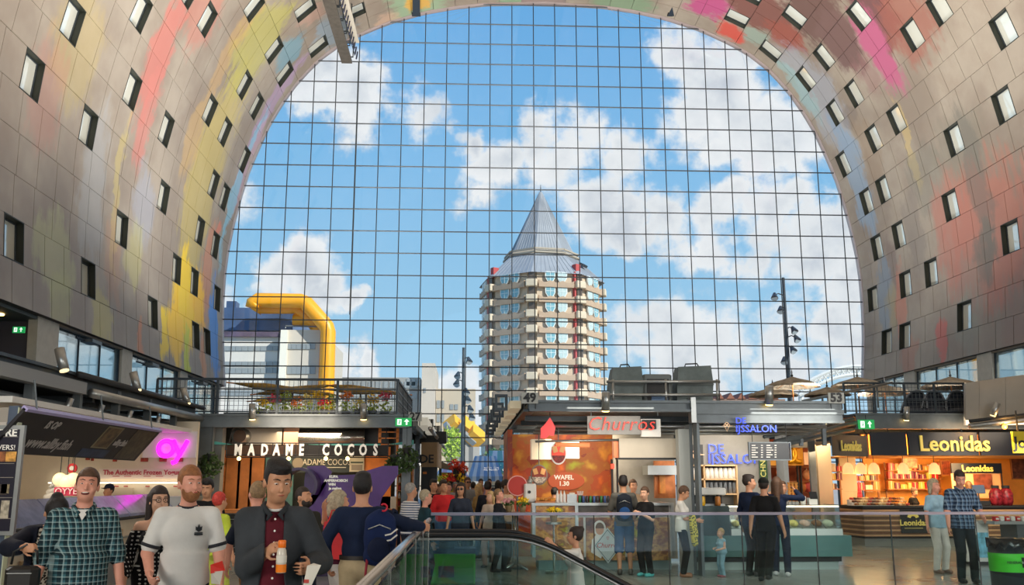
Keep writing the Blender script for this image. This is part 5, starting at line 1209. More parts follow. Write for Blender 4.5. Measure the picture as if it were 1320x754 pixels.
for k in range(6): MB().tube((p.x - 0.03 + 0.012*k, YG, zc + 0.1), (p.x - 0.06 + 0.024*k, YG, zc + 0.22), 0.006, n=5).build('straw', M_WHITE, o)
# round red fan sign left of the counter, steel dispenser
o = thing('red_disc_sign', 'round red disc sign on a stand at the corner of the churros counter', 'sign', (at(667, 660, YC + 0.4).x, YC + 0.4, 0)); p = at(667, 626, YC + 0.4)
MB().tube((p.x, YC + 0.4, p.z), (p.x, YC + 0.44, p.z), 0.2, n=24).build('rim', mat('disc_rim', (230, 170, 160), 0.5), o); MB().tube((p.x, YC + 0.39, p.z), (p.x, YC + 0.4, p.z), 0.18, n=24).build('disc', mat('disc_red', (190, 50, 36), 0.5), o); MB().tube((p.x, YC + 0.42, 0), (p.x, YC + 0.42, p.z - 0.19), 0.02, n=8).build('stand', M_STEEL, o); MB().tube((p.x, YC + 0.42, 0), (p.x, YC + 0.42, 0.03), 0.16, n=16).build('foot', M_STEEL, o)
o = thing('batter_machine', 'white batter machine with a steel knob on the churros counter', 'machine', (at(683, 640, YG + 0.3).x, YG + 0.3, zc)); p = at(683, 640, YG + 0.3)
MB().rbox(p.x - 0.12, p.x + 0.12, YG + 0.15, YG + 0.45, zc, zc + 0.36, 0.03).build('case', M_WHITE, o); MB().lathe([(0.05, 0), (0.06, 0.06), (0.02, 0.1), (0.025, 0.13), (0.005, 0.15)], (p.x, YG + 0.3, zc + 0.36), 12).build('knob', M_ALU, o, True); MB().tube((p.x - 0.02, YG + 0.13, zc + 0.2), (p.x - 0.02, YG + 0.15, zc + 0.2), 0.03, n=10).build('dial', M_DARK, o)
# diamond sticker board and the portrait card on the counter front
o = px_thing('diamond_board', 'white diamond board with the red word Churros on the counter front', 'sign', 783, 725, YC - 0.05); p = at(783.5, 703, YC - 0.05); d_ = 0.33
MB().prism([(p.x - d_*0.82, p.z), (p.x, p.z - d_), (p.x + d_*0.82, p.z), (p.x, p.z + d_)], YC - 0.05, YC - 0.025, 'y').build('board', mat('pale_blue_board', (206, 220, 222), 0.5), o)
d2 = 0.29; MB().path([(p.x - d2*0.82, YC - 0.055, p.z), (p.x, YC - 0.055, p.z - d2), (p.x + d2*0.82, YC - 0.055, p.z), (p.x, YC - 0.055, p.z + d2)], 0.006, 4, closed=True).build('border', M_DARK, o)
plane_text('Churros', 783.5, 703, YC - 0.055, 0.13, mat('print_red', (196, 70, 60), 0.6), o, extrude=0.002, shear=0.25); plane_text('♡', 783.5, 694, YC - 0.055, 0.08, mat('print_red', (196, 70, 60), 0.6), o, extrude=0.002)
o = px_thing('portrait_card', 'cut-out portrait card of a child in pale clothes on the counter front', 'card', 774, 705, YC - 0.045); M_SK = mat('print_skin', (206, 160, 130), 0.6)
p = at(773, 681, YC - 0.04); MB().prism([(p.x + 0.12*math.cos(a), p.z + 0.15*math.sin(a)) for a in np.linspace(0, 2*PI, 20, endpoint=False)], YC - 0.045, YC - 0.022, 'y').build('outline', M_WHITE, o)
MB().prism([(p.x + 0.08*math.cos(a), p.z - 0.02 + 0.1*math.sin(a)) for a in np.linspace(0, 2*PI, 20, endpoint=False)], YC - 0.05, YC - 0.045, 'y').build('face_print', M_SK, o); MB().prism([(p.x + 0.085*math.cos(a), p.z + 0.0 + 0.11*math.sin(a)) for a in np.linspace(0, PI, 12)], YC - 0.053, YC - 0.05, 'y').build('hair_print', mat('print_hair', (110, 84, 60), 0.6), o)
q = [at(x, y, YC - 0.04) for x, y in ((762, 712), (763, 696), (769, 689), (777, 689), (780, 697), (775, 720))]; MB().prism([(v.x, v.z) for v in q], YC - 0.043, YC - 0.024, 'y').build('shirt_print', M_WHITE, o)
# tall round bar table with a flower pot
tb = thing('bar_table', 'tall round steel bar table with a splayed foot', 'table', (at(664, 735, 18.2).x, 18.2, 0)); tx = tb.location.x; zt = at(664, 660, 18.2).z
MB().lathe([(0.34, 0), (0.36, 0.015), (0.36, 0.035), (0.33, 0.04)], (tx, 18.2, zt - 0.04), 24).build('top', M_ALU, tb, True)
for dx in (-0.045, 0.0, 0.045): MB().tube((tx + dx, 18.2 + abs(dx), 0.12), (tx + dx, 18.2 + abs(dx), zt - 0.04), 0.016, n=8).build('column', M_CHROME, tb, True)
for k in range(4):
    a = PI/4 + k*PI/2; MB().path([(tx, 18.2, 0.14), (tx + 0.12*math.cos(a), 18.2 + 0.12*math.sin(a), 0.10), (tx + 0.32*math.cos(a), 18.2 + 0.32*math.sin(a), 0.03)], [0.03, 0.025, 0.018], 8).build('foot', M_CHROME, tb, True)
M_YFL = mat('yellow_petal', (246, 206, 30), 0.7)
def pot_at(X, Y, Z, label, fm, seed, r=0.13):
    o = thing('flower_pot', label, 'plant', (X, Y, Z)); MB().lathe([(0.05, 0), (0.07, 0.11), (0.075, 0.12)], (X, Y, Z), 12).build('pot', mat('pot_sand', (150, 126, 90), 0.7), o, True)
    leaf_cloud((X, Y, Z + 0.16), (r, r, 0.06), 60, 0.035, seed).build('foliage', M_GREEN, o, fix=False); leaf_cloud((X, Y, Z + 0.22), (r, r, 0.06), 80, 0.032, seed + 1).build('blossom', fm, o, fix=False)
pot_at(tx + 0.14, 18.1, zt, 'pot of yellow flowers on the bar table', M_YFL, 7); pot_at(tx - 0.12, 18.25, zt, 'pot of pink and white flowers on the bar table', mat('pink_petal', (236, 170, 176), 0.7), 9)
pot_at(at(713, 655, YC - 0.5).x, YC - 0.6, 0.92, 'pot of yellow flowers on a stool before the churros counter', M_YFL, 13)
o = thing('bar_stool', 'low steel stool carrying yellow flowers by the churros counter', 'stool', (at(713, 655, YC - 0.5).x, YC - 0.6, 0)); X_ = o.location.x
MB().tube((X_, YC - 0.6, 0.88), (X_, YC - 0.6, 0.92), 0.15, n=16).build('seat', M_ALU, o); MB().tube((X_, YC - 0.6, 0.03), (X_, YC - 0.6, 0.88), 0.022, n=8).build('column', M_CHROME, o); MB().tube((X_, YC - 0.6, 0), (X_, YC - 0.6, 0.03), 0.17, n=16).build('foot', M_CHROME, o)
# ---- ice-cream parlour
M_NEON = mat('blue_neon', (50, 80, 230), 0.4, emit=1.0); M_CONE = mat('cone_line', (240, 200, 160), 0.5, emit=0.6)
ij = thing('ice_cream_parlour', 'grey walled ice-cream parlour with blue neon lettering', 'stall', (5.6, 20, 0))
YI = 20.6
PB(ij, 'back_wall', mat('concrete_wall', (136, 132, 124), 0.6, vary=0.08), 874, 560, 1000, 720, YI, 0.1); MB().box(XR - 0.1, XR, YI - 0.5, YI, 0, rz0).build('wall_end', M_GREY, ij)
PB(ij, 'logo_tile', M_BLACK, 888, 573, 907, 598, YI - 0.06, 0.05)
def cone_icon(x, y, Y, s_, par):
    p = at(x, y, Y); mb = MB()
    for dx, dz in ((-0.5, 0.25), (0.5, 0.25), (0, 0.75)): mb.path([(p.x + s_*(dx + 0.45*math.cos(a)), Y, p.z + s_*(dz + 0.45*math.sin(a))) for a in np.linspace(0, 2*PI, 14, endpoint=False)], s_*0.09, 6, closed=True)
    mb.path([(p.x - s_*0.8, Y, p.z), (p.x, Y, p.z - s_*1.8), (p.x + s_*0.8, Y, p.z)], s_*0.09, 6); mb.tube((p.x - s_*1.6, Y, p.z), (p.x + s_*1.9, Y, p.z), s_*0.07, n=6)
    return mb.build('cone_icon', M_CONE, par)
cone_icon(897, 586, YI - 0.08, 0.10, ij)
plane_text('DE', 912, 579, YI - 0.06, 0.30, M_NEON, ij, extrude=0.02, align='LEFT', bold=-0.003, name='neon_letters'); plane_text('IJSSALON', 912, 592, YI - 0.06, 0.30, M_NEON, ij, extrude=0.02, align='LEFT', bold=-0.003, name='neon_letters')
up = px_thing('neon_sign', 'small blue neon sign with an orange ice cone under the roof beam', 'sign', 965, 561, YR0 - 0.16)
cone_icon(937, 549, YR0 - 0.16, 0.055, up)
plane_text('DE', 948, 542.5, YR0 - 0.16, 0.16, M_NEON, up, extrude=0.012, align='LEFT'); plane_text('IJSSALON', 948, 553, YR0 - 0.16, 0.185, M_NEON, up, extrude=0.012, align='LEFT')
PB(up, 'back_bar', M_DARK, 932, 547, 996, 548, YR0 - 0.13, 0.02)
for x in (938, 992): p = at(x, 547, YR0 - 0.12); MB().tube(p, (p.x, YR0 - 0.05, rz0 + 0.02), 0.008, n=5).build('hanger', M_DARK, up)
mn = px_thing('menu_board', 'black hanging menu board with white lines of prices', 'sign', 991, 592, YR0 + 0.5)
PB(mn, 'board', mat('menu_black', (26, 32, 40), 0.4), 966, 571, 1018, 592, YR0 + 0.5, 0.04); frame_box(MB(), at(966, 571, YR0 + 0.5).x - 0.02, at(1018, 571, YR0 + 0.5).x + 0.02, at(966, 592, YR0 + 0.5).z - 0.02, at(966, 571, YR0 + 0.5).z + 0.02, YR0 + 0.49, YR0 + 0.55, 0.02).build('frame', M_STEEL, mn)
for k in range(6):
    for (u0, u1) in ((969, 969 + 5 + (k*3) % 6), (981, 983.5), (988, 993 + (k*2) % 5), (998.5, 1001)): PB(mn, 'text_line', M_LETW, u0, 573.6 + k*3.0, u1, 574.6 + k*3.0, YR0 + 0.49, 0.008)
for x in (970, 1014): p = at(x, 571, YR0 + 0.52); MB().tube(p, (p.x, p.y, rz1 - 0.07), 0.008, n=5).build('cable', M_DARK, mn)
bn = px_thing('green_banner', 'narrow dark green banner with yellow letters on the parlour wall', 'banner', 983, 616, YI - 0.2); PB(bn, 'cloth', mat('banner_green', (40, 66, 34), 0.7), 978, 588, 990, 618, YI - 0.2, 0.03)
plane_text('SCHNA', 984, 603, YI - 0.21, 0.17, mat('banner_yellow', (206, 196, 110), 0.6), bn, rot=(PI/2, -PI/2, 0), extrude=0.003)
sh = thing('cup_shelf', 'wooden wall shelf stacked with white and grey ice-cream cups', 'shelf', (at(918, 636, YI - 0.3).x, YI - 0.3, 0))
M_LW2 = mat('light_wood', (196, 160, 116), 0.6, vary=0.1); a = at(886, 599, YI - 0.35); b = at(951, 637, YI - 0.35); SZ = [at(900, y, YI - 0.35).z for y in (636, 617, 599)]
for z in SZ: MB().box(a.x, b.x, YI - 0.35, YI - 0.05, z - 0.03, z).build('board', M_LW2, sh)
for x in (886, 907.5, 949.5): q = at(x, 620, YI - 0.35); MB().box(q.x, q.x + 0.03, YI - 0.35, YI - 0.05, 0 if x != 907.5 else SZ[0], SZ[2]).build('upright', M_LW2, sh)
MB().box(a.x, b.x, YI - 0.08, YI - 0.05, SZ[0], SZ[2]).build('back', M_DARK, sh)
c1 = jar_proto('ice_cup', [(0.06, 0), (0.045, 0.22), (0.03, 0.235)], mat('cup_white', (232, 228, 220), 0.5)); c2 = jar_proto('ice_cup', [(0.055, 0), (0.042, 0.20), (0.046, 0.235), (0.03, 0.24)], mat('cup_grey', (130, 136, 142), 0.4, 0.3))
for i, x in enumerate((889, 894.5, 900, 911.5, 917, 923, 929, 935, 941, 946.5)):
    put('ice_cup', c1, (at(x, 610, YI - 0.22).x, YI - 0.22, SZ[1]), 'stack of white ice cups on the upper parlour shelf, %s from the column' % ORD[i], 'cup', 'white ice cups on the upper shelf'); put('ice_cup', c2, (at(x, 630, YI - 0.22).x, YI - 0.22, SZ[0]), 'stack of grey ice cups on the lower parlour shelf, %s from the column' % ORD[i], 'cup', 'grey ice cups on the lower shelf')
# the long refrigerated counter
ic = thing('ice_counter', 'long teal ice-cream counter with a glass display and pale plinth', 'counter', (6, 18.3, 0))
YK = 18.1; a = at(890, 700, YK); b = at(1087, 700, YK); M_TC = mat('teal_counter', (84, 130, 128), 0.45, vary=0.06)
z1 = at(1000, 690, YK).z; z2 = at(1000, 668, YK).z; z3 = at(1000, 652, YK).z; z0_ = at(1000, 717, YK).z
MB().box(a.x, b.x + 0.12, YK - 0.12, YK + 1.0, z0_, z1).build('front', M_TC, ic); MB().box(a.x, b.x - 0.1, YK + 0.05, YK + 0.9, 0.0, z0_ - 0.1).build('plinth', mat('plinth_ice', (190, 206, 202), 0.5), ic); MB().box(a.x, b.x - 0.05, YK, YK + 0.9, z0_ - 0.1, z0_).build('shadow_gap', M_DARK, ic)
xs_ = at(943, 700, YK).x
MB().box(xs_, b.x, YK - 0.02, YK + 0.9, z1, z1 + 0.12).build('case_base', mat('case_white', (222, 228, 226), 0.4), ic)
MB().box(a.x, xs_ - 0.03, YK - 0.05, YK + 0.8, z1, z3).build('coffee_base', mat('coffee_base', (60, 78, 78), 0.3, vary=0.2), ic)
ncol = 9
gel = [((240, 214, 130), 'vanilla'), ((236, 190, 176), 'pink'), ((150, 100, 66), 'chocolate'), ((226, 226, 200), 'cream'), ((206, 196, 120), 'pistachio')]
for k in range(ncol):
    u0 = xs_ + 0.05 + (b.x - xs_ - 0.1)*k/ncol; u1 = xs_ + 0.02 + (b.x - xs_ - 0.1)*(k+1)/ncol
    t_ = MB().add([(u0, YK + 0.05, z1 + 0.13), (u1, YK + 0.05, z1 + 0.13), (u1, YK + 0.5, z1 + 0.28), (u0, YK + 0.5, z1 + 0.28), (u0, YK + 0.05, z1 + 0.10), (u1, YK + 0.05, z1 + 0.10), (u1, YK + 0.5, z1 + 0.25), (u0, YK + 0.5, z1 + 0.25)], [(0, 1, 2, 3), (4, 7, 6, 5), (0, 4, 5, 1), (1, 5, 6, 2), (2, 6, 7, 3), (3, 7, 4, 0)]).build('tray', M_ALU, ic)
    MB().ball(((u0+u1)/2, YK + 0.26, z1 + 0.21), ((u1-u0)*0.44, 0.2, 0.07), 10, 6).build('ice_cream', mat('gelato_' + gel[k % 5][1], gel[k % 5][0], 0.7, vary=0.1, vscale=9), t_, True)
for k in range(3):
    u0 = xs_ + (b.x - xs_)*k/3; u1 = xs_ + (b.x - xs_)*(k+1)/3 - 0.02
    MB().prism([(YK - 0.02, z1 + 0.12), (YK - 0.01, z1 + 0.12), (YK + 0.13, z3), (YK + 0.12, z3)], u0, u1, 'x').build('case_pane', M_CLEAR, ic)
MB().box(xs_, b.x, YK + 0.1, YK + 0.7, z3, z3 + 0.015).build('glass_top', M_CLEAR, ic); MB().box(xs_, b.x, YK + 0.1, YK + 0.16, z3 - 0.03, z3).build('strip_light', mat('case_light', (250, 246, 224), 0.5, emit=1.5), ic)
for u in (xs_, b.x - 0.02): MB().prism([(YK - 0.02, z1 + 0.12), (YK + 0.12, z3 + 0.02), (YK + 0.85, z3 + 0.02), (YK + 0.85, z1 + 0.12)], u, u + 0.015, 'x').build('case_side', M_CLEAR, ic)
# coffee machine, waffle cones, till on the counter
o = thing('coffee_machine', 'steel espresso machine on the ice-cream counter', 'machine', (at(914, 650, YK + 0.4).x, YK + 0.4, z3)); p = at(914, 650, YK + 0.4)
MB().rbox(p.x - 0.55, p.x + 0.3, YK + 0.2, YK + 0.7, z3 + 0.2, z3 + 0.34, 0.03).build('hood', mat('machine_white', (226, 226, 220), 0.4), o); MB().box(p.x - 0.5, p.x + 0.26, YK + 0.4, YK + 0.7, z3, z3 + 0.2).build('body', M_DARK, o); MB().box(p.x - 0.5, p.x + 0.26, YK + 0.18, YK + 0.4, z3, z3 + 0.03).build('drip_tray', M_ALU, o)
for k in range(3): MB().tube((p.x - 0.38 + 0.26*k, YK + 0.3, z3 + 0.1), (p.x - 0.38 + 0.26*k, YK + 0.3, z3 + 0.2), 0.03, n=8).build('group_head', M_CHROME, o)
for i, (x, c, lab) in enumerate(((906, (226, 176, 40), 'yellow syrup jug beside the espresso machine'), (926, (206, 130, 60), 'amber cone jar beside the espresso machine'))):
    o = thing('cone_jar', lab, 'jar', (at(x, 650, YK + 0.05).x, YK + 0.08, z3)); MB().lathe([(0.05, 0), (0.06, 0.03), (0.055, 0.16), (0.04, 0.18)], o.location, 10).build('glass', mat('jar_am_%d' % i, c, 0.25), o, True); MB().tube(Vector(o.location) + Vector((0, 0, 0.18)), Vector(o.location) + Vector((0, 0, 0.21)), 0.03, n=8).build('stopper', M_DARK, o)
for i, x in enumerate((1018, 1022.5, 1027)):
    p = at(x, 640, YK + 0.3); o = thing('cone_stack', 'tall stack of waffle cones on the ice-cream case, %s of three' % ORD[i], 'cones', (p.x, YK + 0.3, z3 + 0.015), group='stacks of waffle cones')
    mbc = MB(); 
    for k in range(6): mbc.lathe([(0.012, 0.05 + 0.06*k), (0.045, 0.13 + 0.06*k), (0.042, 0.13 + 0.06*k)], o.location, 8)
    mbc.build('cones', mat('waffle_cone', (206, 140, 66), 0.7, vary=0.2, vscale=10), o); MB().tube(o.location, Vector(o.location) + Vector((0, 0, 0.06)), 0.04, n=8).build('holder', M_ALU, o)
o = thing('card_reader', 'small black card reader with a white stand on the ice-cream case', 'till', (at(1046, 645, YK + 0.3).x, YK + 0.3, z3 + 0.015)); p = Vector(o.location)
MB().box(p.x - 0.06, p.x + 0.1, YK + 0.25, YK + 0.4, p.z, p.z + 0.12).build('stand', M_WHITE, o); MB().cbox((p.x + 0.02, YK + 0.24, p.z + 0.18), (0.14, 0.03, 0.14), rotm(-0.4, 0, 0)).build('screen', M_BLACK, o)
o = thing('plastic_tubs', 'clear stacked plastic tubs on the ice-cream case', 'tubs', (at(1036, 650, YK + 0.3).x, YK + 0.32, z3 + 0.015)); p = Vector(o.location); MB().lathe([(0.05, 0), (0.06, 0.15), (0.055, 0.16)], p, 12).build('tub', M_WHITE, o, True); MB().lathe([(0.05, 0), (0.06, 0.12), (0.055, 0.13)], p + Vector((0.13, 0, 0)), 12).build('tub', M_ALU, o, True)
# ---- second stall behind, lit orange
bk = px_thing('cheese_stall', 'warm orange lit produce stall behind the ice-cream counter', 'stall', 1028, 700, 26); bk.location.z = 0
PB(bk, 'back_wall', mat('rust_wall', (150, 70, 34), 0.6, vary=0.3, vscale=2), 990, 566, 1052, 720, 27.5, 0.1); PB(bk, 'header_board', M_DARK, 1012, 556, 1052, 577, 26, 0.1); PB(bk, 'orange_header', mat('orange_header', (220, 150, 40), 0.5, emit=0.2), 990, 577, 1036, 600, 26.6, 0.1); PB(bk, 'pink_poster', mat('pink_poster', (236, 190, 160), 0.6), 1036, 583, 1052, 599, 26.3, 0.05)
for y in (601, 620): PB(bk, 'shelf_board', M_WOOD, 990, y, 1052, y + 1.5, 26.8, 0.6)
for x in (1029, 1033): PB(bk, 'mullion', M_DARK, x, 600, x + 1.5, 650, 26.7, 0.1)
PB(bk, 'counter', mat('counter_beige', (176, 150, 120), 0.6), 990, 650, 1056, 720, 25.8, 0.7); PB(bk, 'side_wall', mat('cream_wall', (176, 162, 140), 0.6), 1052, 569, 1080, 720, 25.6, 0.3); PB(bk, 'wall_post', M_STEEL, 1050, 565, 1052.5, 730, 25.4, 0.1)
for i, (x, y, c, rr, lab) in enumerate(((1007, 609, (250, 130, 40), 0.15, 'glowing orange ham hanging in the produce stall'), (1040, 612, (236, 170, 120), 0.13, 'pale ham hanging in the produce stall'), (1044, 628, (226, 96, 96), 0.16, 'pink ham on the produce stall shelf'), (1034, 628, (170, 110, 60), 0.13, 'brown ham on the produce stall shelf'))):
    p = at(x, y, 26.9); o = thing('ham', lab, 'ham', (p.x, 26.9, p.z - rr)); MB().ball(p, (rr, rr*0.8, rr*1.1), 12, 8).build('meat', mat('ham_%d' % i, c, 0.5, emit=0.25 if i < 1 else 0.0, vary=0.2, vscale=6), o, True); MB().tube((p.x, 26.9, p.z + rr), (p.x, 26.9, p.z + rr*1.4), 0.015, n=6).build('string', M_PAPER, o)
cy_ = [(at(x, 585, 26.5), s_) for x, s_ in ((1018, 1), (1030, -1))]
for i, (p, s_) in enumerate(cy_): 
    o = thing('gold_balloon', 'curved golden letter ornament on the produce stall header, %s' % ('first', 'second')[i], 'ornament', (p.x, 26.5, p.z - 0.3)); MB().path([(p.x + s_*0.18*math.cos(a), 26.5, p.z + 0.22*math.sin(a)) for a in np.linspace(-1.9, 1.9, 14)], 0.07, 8).build('arc', mat('gold_foil', (226, 160, 30), 0.3, 0.5), o, True)
# =================================================================== RIGHT: CHOCOLATE SHOP
YL = 24.0
M_CH = mat('amber_wall', (240, 156, 56), 0.6, vary=0.06); M_NAVY = mat('navy_sign', (22, 28, 42), 0.35); M_GOLD = mat('gold_letter', (236, 214, 110), 0.5, emit=0.12)
le = thing('chocolate_shop', 'amber lit chocolate shop with slatted counter and dark sign band', 'stall', (14, YL + 1, 0))
zl1 = at(1200, 533, YL).z; zl0 = at(1200, 553, YL).z
xl0, xl1 = at(1104, 545, YL).x, at(1420, 545, YL).x
hbeam(MB(), (xl0, YL, (zl0+zl1)/2), (xl1, YL, (zl0+zl1)/2), zl1 - zl0, 0.22).build('front_beam', M_STEEL, le)
MB().box(xl0, xl1, YL + 0.1, YL + 6, zl1 - 0.08, zl1).build('deck', M_DARK, le)
PB(le, 'back_wall', M_CH, 1110, 560, 1500, 735, YL + 4, 0.1); PB(le, 'side_return', mat('shop_cream', (206, 186, 150), 0.6), 1080, 570, 1112, 720, YL + 2.6, 0.1)
PB(le, 'ceiling_panel', mat('shop_ceiling', (226, 170, 100), 0.6), 1104, 586, 1480, 587.5, YL + 0.2, 3.8)
PB(le, 'corner_post', M_ORANGEW, 1117, 560, 1121, 590, YL - 0.1, 0.15)
sb = px_thing('shop_sign', 'long navy shop sign with cream letters above the chocolate counter', 'sign', 1220, 588, YL - 0.15); PB(sb, 'panel', M_NAVY, 1122, 557, 1170, 587, YL - 0.15, 0.08); PB(sb, 'panel', M_NAVY, 1170.3, 557, 1262, 587, YL - 0.15, 0.08); PB(sb, 'panel', M_NAVY, 1262.3, 557, 1420, 587, YL - 0.15, 0.08)
plane_text('Leonidas', 1230.5, 572.5, YL - 0.17, 0.56, M_GOLD, sb, extrude=0.02, bold=0.010, sx=0.95)
for x in (1145, 1190, 1240): p = at(x, 557, YL - 0.1); MB().tube(p, (p.x, YL - 0.05, zl0 + 0.02), 0.015, n=6).build('hanger', M_DARK, sb)
s2 = thing('side_sign', 'angled navy sign with cream letters at the chocolate shop corner', 'sign', tuple(at(1094, 588, YL - 0.4)), rotz=0.0)
qa, qb = at(1072, 562, YL - 0.9), at(1117, 560, YL - 0.2); z_lo = at(1094, 588, YL - 0.5).z; z_hi = at(1094, 561, YL - 0.5).z
MB().add([(qa.x, qa.y, z_lo), (qb.x, qb.y, z_lo), (qb.x, qb.y + 0.06, z_lo), (qa.x, qa.y + 0.06, z_lo), (qa.x, qa.y, z_hi), (qb.x, qb.y, z_hi), (qb.x, qb.y + 0.06, z_hi), (qa.x, qa.y + 0.06, z_hi)], [(0, 3, 2, 1), (4, 5, 6, 7), (0, 1, 5, 4), (1, 2, 6, 5), (2, 3, 7, 6), (3, 0, 4, 7)]).build('panel', M_NAVY, s2)
an = math.atan2(qb.y - qa.y, qb.x - qa.x); m_ = (qa + qb)/2; lettering('Leonidas', 0.36, (m_.x + 0.02, m_.y - 0.03, (z_lo + z_hi)/2 - 0.02), M_GOLD, s2, rot=(PI/2, 0, an), extrude=0.012, bold=0.008, sx=0.62)
MB().tube((qb.x, qb.y, z_hi), (qb.x, YL, zl0), 0.02, n=6).build('bracket', M_DARK, s2)
i2 = px_thing('inner_sign', 'dark inner sign board with cream letters behind the plaid shirt man', 'sign', 1258, 620, YL + 2.2); PB(i2, 'panel', M_NAVY, 1226, 597, 1292, 610, YL + 2.2, 0.06); plane_text('Leonidas', 1260, 604, YL + 2.18, 0.26, M_GOLD, i2, extrude=0.01, bold=0.006)
PB(i2, 'photo', mat('choc_photo', (120, 60, 40), 0.5, vary=0.5, vscale=5), 1255, 611, 1280, 630, YL + 2.22, 0.03); PB(i2, 'pale_panel', mat('peach_panel', (236, 176, 120), 0.6), 1226, 610, 1292, 642, YL + 2.27, 0.03); PB(i2, 'edge', M_NAVY, 1290, 597, 1295, 642, YL + 2.2, 0.06)
# slatted counter with a chamfered corner
cc_ = thing('slatted_counter', 'chocolate counter of horizontal wooden slats with chamfered corner', 'counter', (13, YL + 0.4, 0))
c0, c1, c2_ = at(1086, 700, YL + 1.4), at(1116, 703, YL + 0.25), at(1440, 703, YL + 0.25)
zk = at(1150, 652, YL + 0.25).z; zk0 = at(1150, 690, YL + 0.25).z
def cpoly(off, z0a, z1a, nm, m_): 
    return MB().prism([(c0.x - off*0.7, c0.y - off*0.7), (c1.x - off*0.3, c1.y - off), (c2_.x, c2_.y - off), (c2_.x, c2_.y + 0.9), (c1.x + 0.5, c1.y + 0.9), (c0.x + 0.6, c0.y + 0.9)], z0a, z1a, 'z').build(nm, m_, cc_)
cpoly(-0.12, 0.0, 0.2, 'plinth', mat('plinth_stone', (150, 150, 142), 0.5)); cpoly(-0.05, 0.2, zk - 0.05, 'core', mat('counter_core', (40, 34, 30), 0.6)); cpoly(0.03, zk - 0.05, zk, 'top', M_DARK)
ns_ = 11
for k in range(ns_):
    z = 0.28 + (zk - 0.12 - 0.28)*k/(ns_ - 1) ; m_ = [mat('slat_oak', (190, 150, 110), 0.6, vary=0.1), mat('slat_walnut', (120, 84, 60), 0.6, vary=0.15)][k % 2]
    MB().bar((c1.x, c1.y - 0.01, z), (c2_.x, c2_.y - 0.01, z), 0.04, 0.05).build('slat', m_, cc_); MB().bar((c0.x, c0.y - 0.02, z), (c1.x, c1.y - 0.01, z), 0.04, 0.05).build('slat', m_, cc_)
pp = px_thing('counter_poster', 'black poster with gold crest on the slatted counter front', 'poster', 1177, 688, YL + 0.2); PB(pp, 'sheet', mat('poster_ink', (24, 28, 30), 0.5), 1160, 656, 1196, 687, YL + 0.19, 0.03); plane_text('Leonidas', 1178, 674, YL + 0.185, 0.21, M_GOLD, pp, extrude=0.003, bold=0.004); PB(pp, 'caption', mat('gold_dull', (150, 140, 84), 0.6), 1166, 680, 1190, 681.5, YL + 0.185, 0.004)
p = at(1177, 666, YL + 0.185)
mb = MB()
for k in range(7): a_ = math.radians(20 + 140*k/6); mb.cbox((p.x + 0.11*math.cos(a_), YL + 0.183, p.z - 0.03 + 0.09*math.sin(a_)), (0.05, 0.004, 0.09), rotm(0, PI/2 - a_, 0))
mb.build('crest', M_GOLD, pp)
gc = thing('chocolate_case', 'glass case full of chocolates on the slatted counter', 'display case', (13, YL + 0.6, zk)); zcs = at(1150, 634, YL + 0.4).z
MB().box(c1.x - 0.2, at(1150, 640, YL + 0.4).x, YL + 0.3, YL + 0.305, zk, zcs).build('front_pane', M_CLEAR, gc); MB().box(c1.x - 0.2, at(1150, 640, YL + 0.4).x, YL + 0.3, YL + 0.9, zcs, zcs + 0.01).build('top_pane', M_CLEAR, gc)
ccol = [(150, 96, 56), (206, 166, 110), (96, 56, 36), (226, 200, 160), (176, 60, 50)]
chm = [MB().rbox(-0.05, 0.05, -0.05, 0.05, 0, 0.06, 0.02).mesh('praline') for _ in ccol]
for k, me in enumerate(chm): me.materials.append(mat('praline_%d' % k, ccol[k], 0.4))
for r_ in range(3):
    for k in range(14):
        o = bpy.data.objects.new('praline', chm[(k*3 + r_*2) % 5]); COL.objects.link(o); o.parent = gc; o.location = Vector((c1.x - 0.1 + k*0.105 , YL + 0.4 + 0.15*r_, zk + 0.01 + 0.07*r_)) - gc.location; o.rotation_euler = (0, 0, RNG.rand())
for k in range(3): MB().box(c1.x - 0.2, at(1150, 640, YL + 0.4).x, YL + 0.33 + 0.15*k, YL + 0.48 + 0.15*k, zk, zk + 0.01 + 0.07*k).build('step', M_WHITE, gc)
# shelves of gift boxes
def gift_shelf(label, x0, x1, ys, Y, seed):
    rng = np.random.RandomState(seed); o = px_thing('gift_shelf', label, 'shelf', (x0+x1)/2, 700, Y); o.location.z = 0
    for x in (x0, x1): q = at(x, ys[0] - 10, Y); MB().box(q.x - 0.02, q.x + 0.02, Y + 0.25, Y + 0.3, 0, q.z).build('upright', M_WOOD, o)
    for r_, y in enumerate(ys):
        a = at(x0, y, Y); b = at(x1, y, Y); MB().box(a.x, b.x, Y, Y + 0.3, a.z - 0.025, a.z).build('shelf_board', M_WOOD, o)
        u = a.x + 0.04; k = 0
        while u < b.x - 0.12:
            wd = 0.11 + 0.1*rng.rand(); hh = 0.12 + 0.12*rng.rand(); c = [((196, 40, 40), 'red'), ((230, 210, 180), 'cream'), ((90, 50, 36), 'brown'), ((226, 130, 40), 'orange'), ((206, 170, 60), 'gold'), ((120, 40, 60), 'plum')][rng.randint(6)]
            b_ = thing('gift_box', '%s gift box on the %s, %s board down, %s along' % (c[1], label.split(' with')[0], ORD[r_], ORD[k]), 'box', (u + wd/2, Y + 0.12, a.z), group='gift boxes on the ' + label.split(' with')[0])
            MB().box(u, u + wd, Y + 0.05, Y + 0.2, a.z, a.z + hh).build('box', mat('gift_' + c[1], c[0], 0.4), b_); MB().box(u + wd*0.42, u + wd*0.58, Y + 0.045, Y + 0.205, a.z, a.z + hh + 0.006).build('ribbon', mat('gift_ribbon', (236, 206, 150), 0.4), b_)
            u += wd + 0.03; k += 1
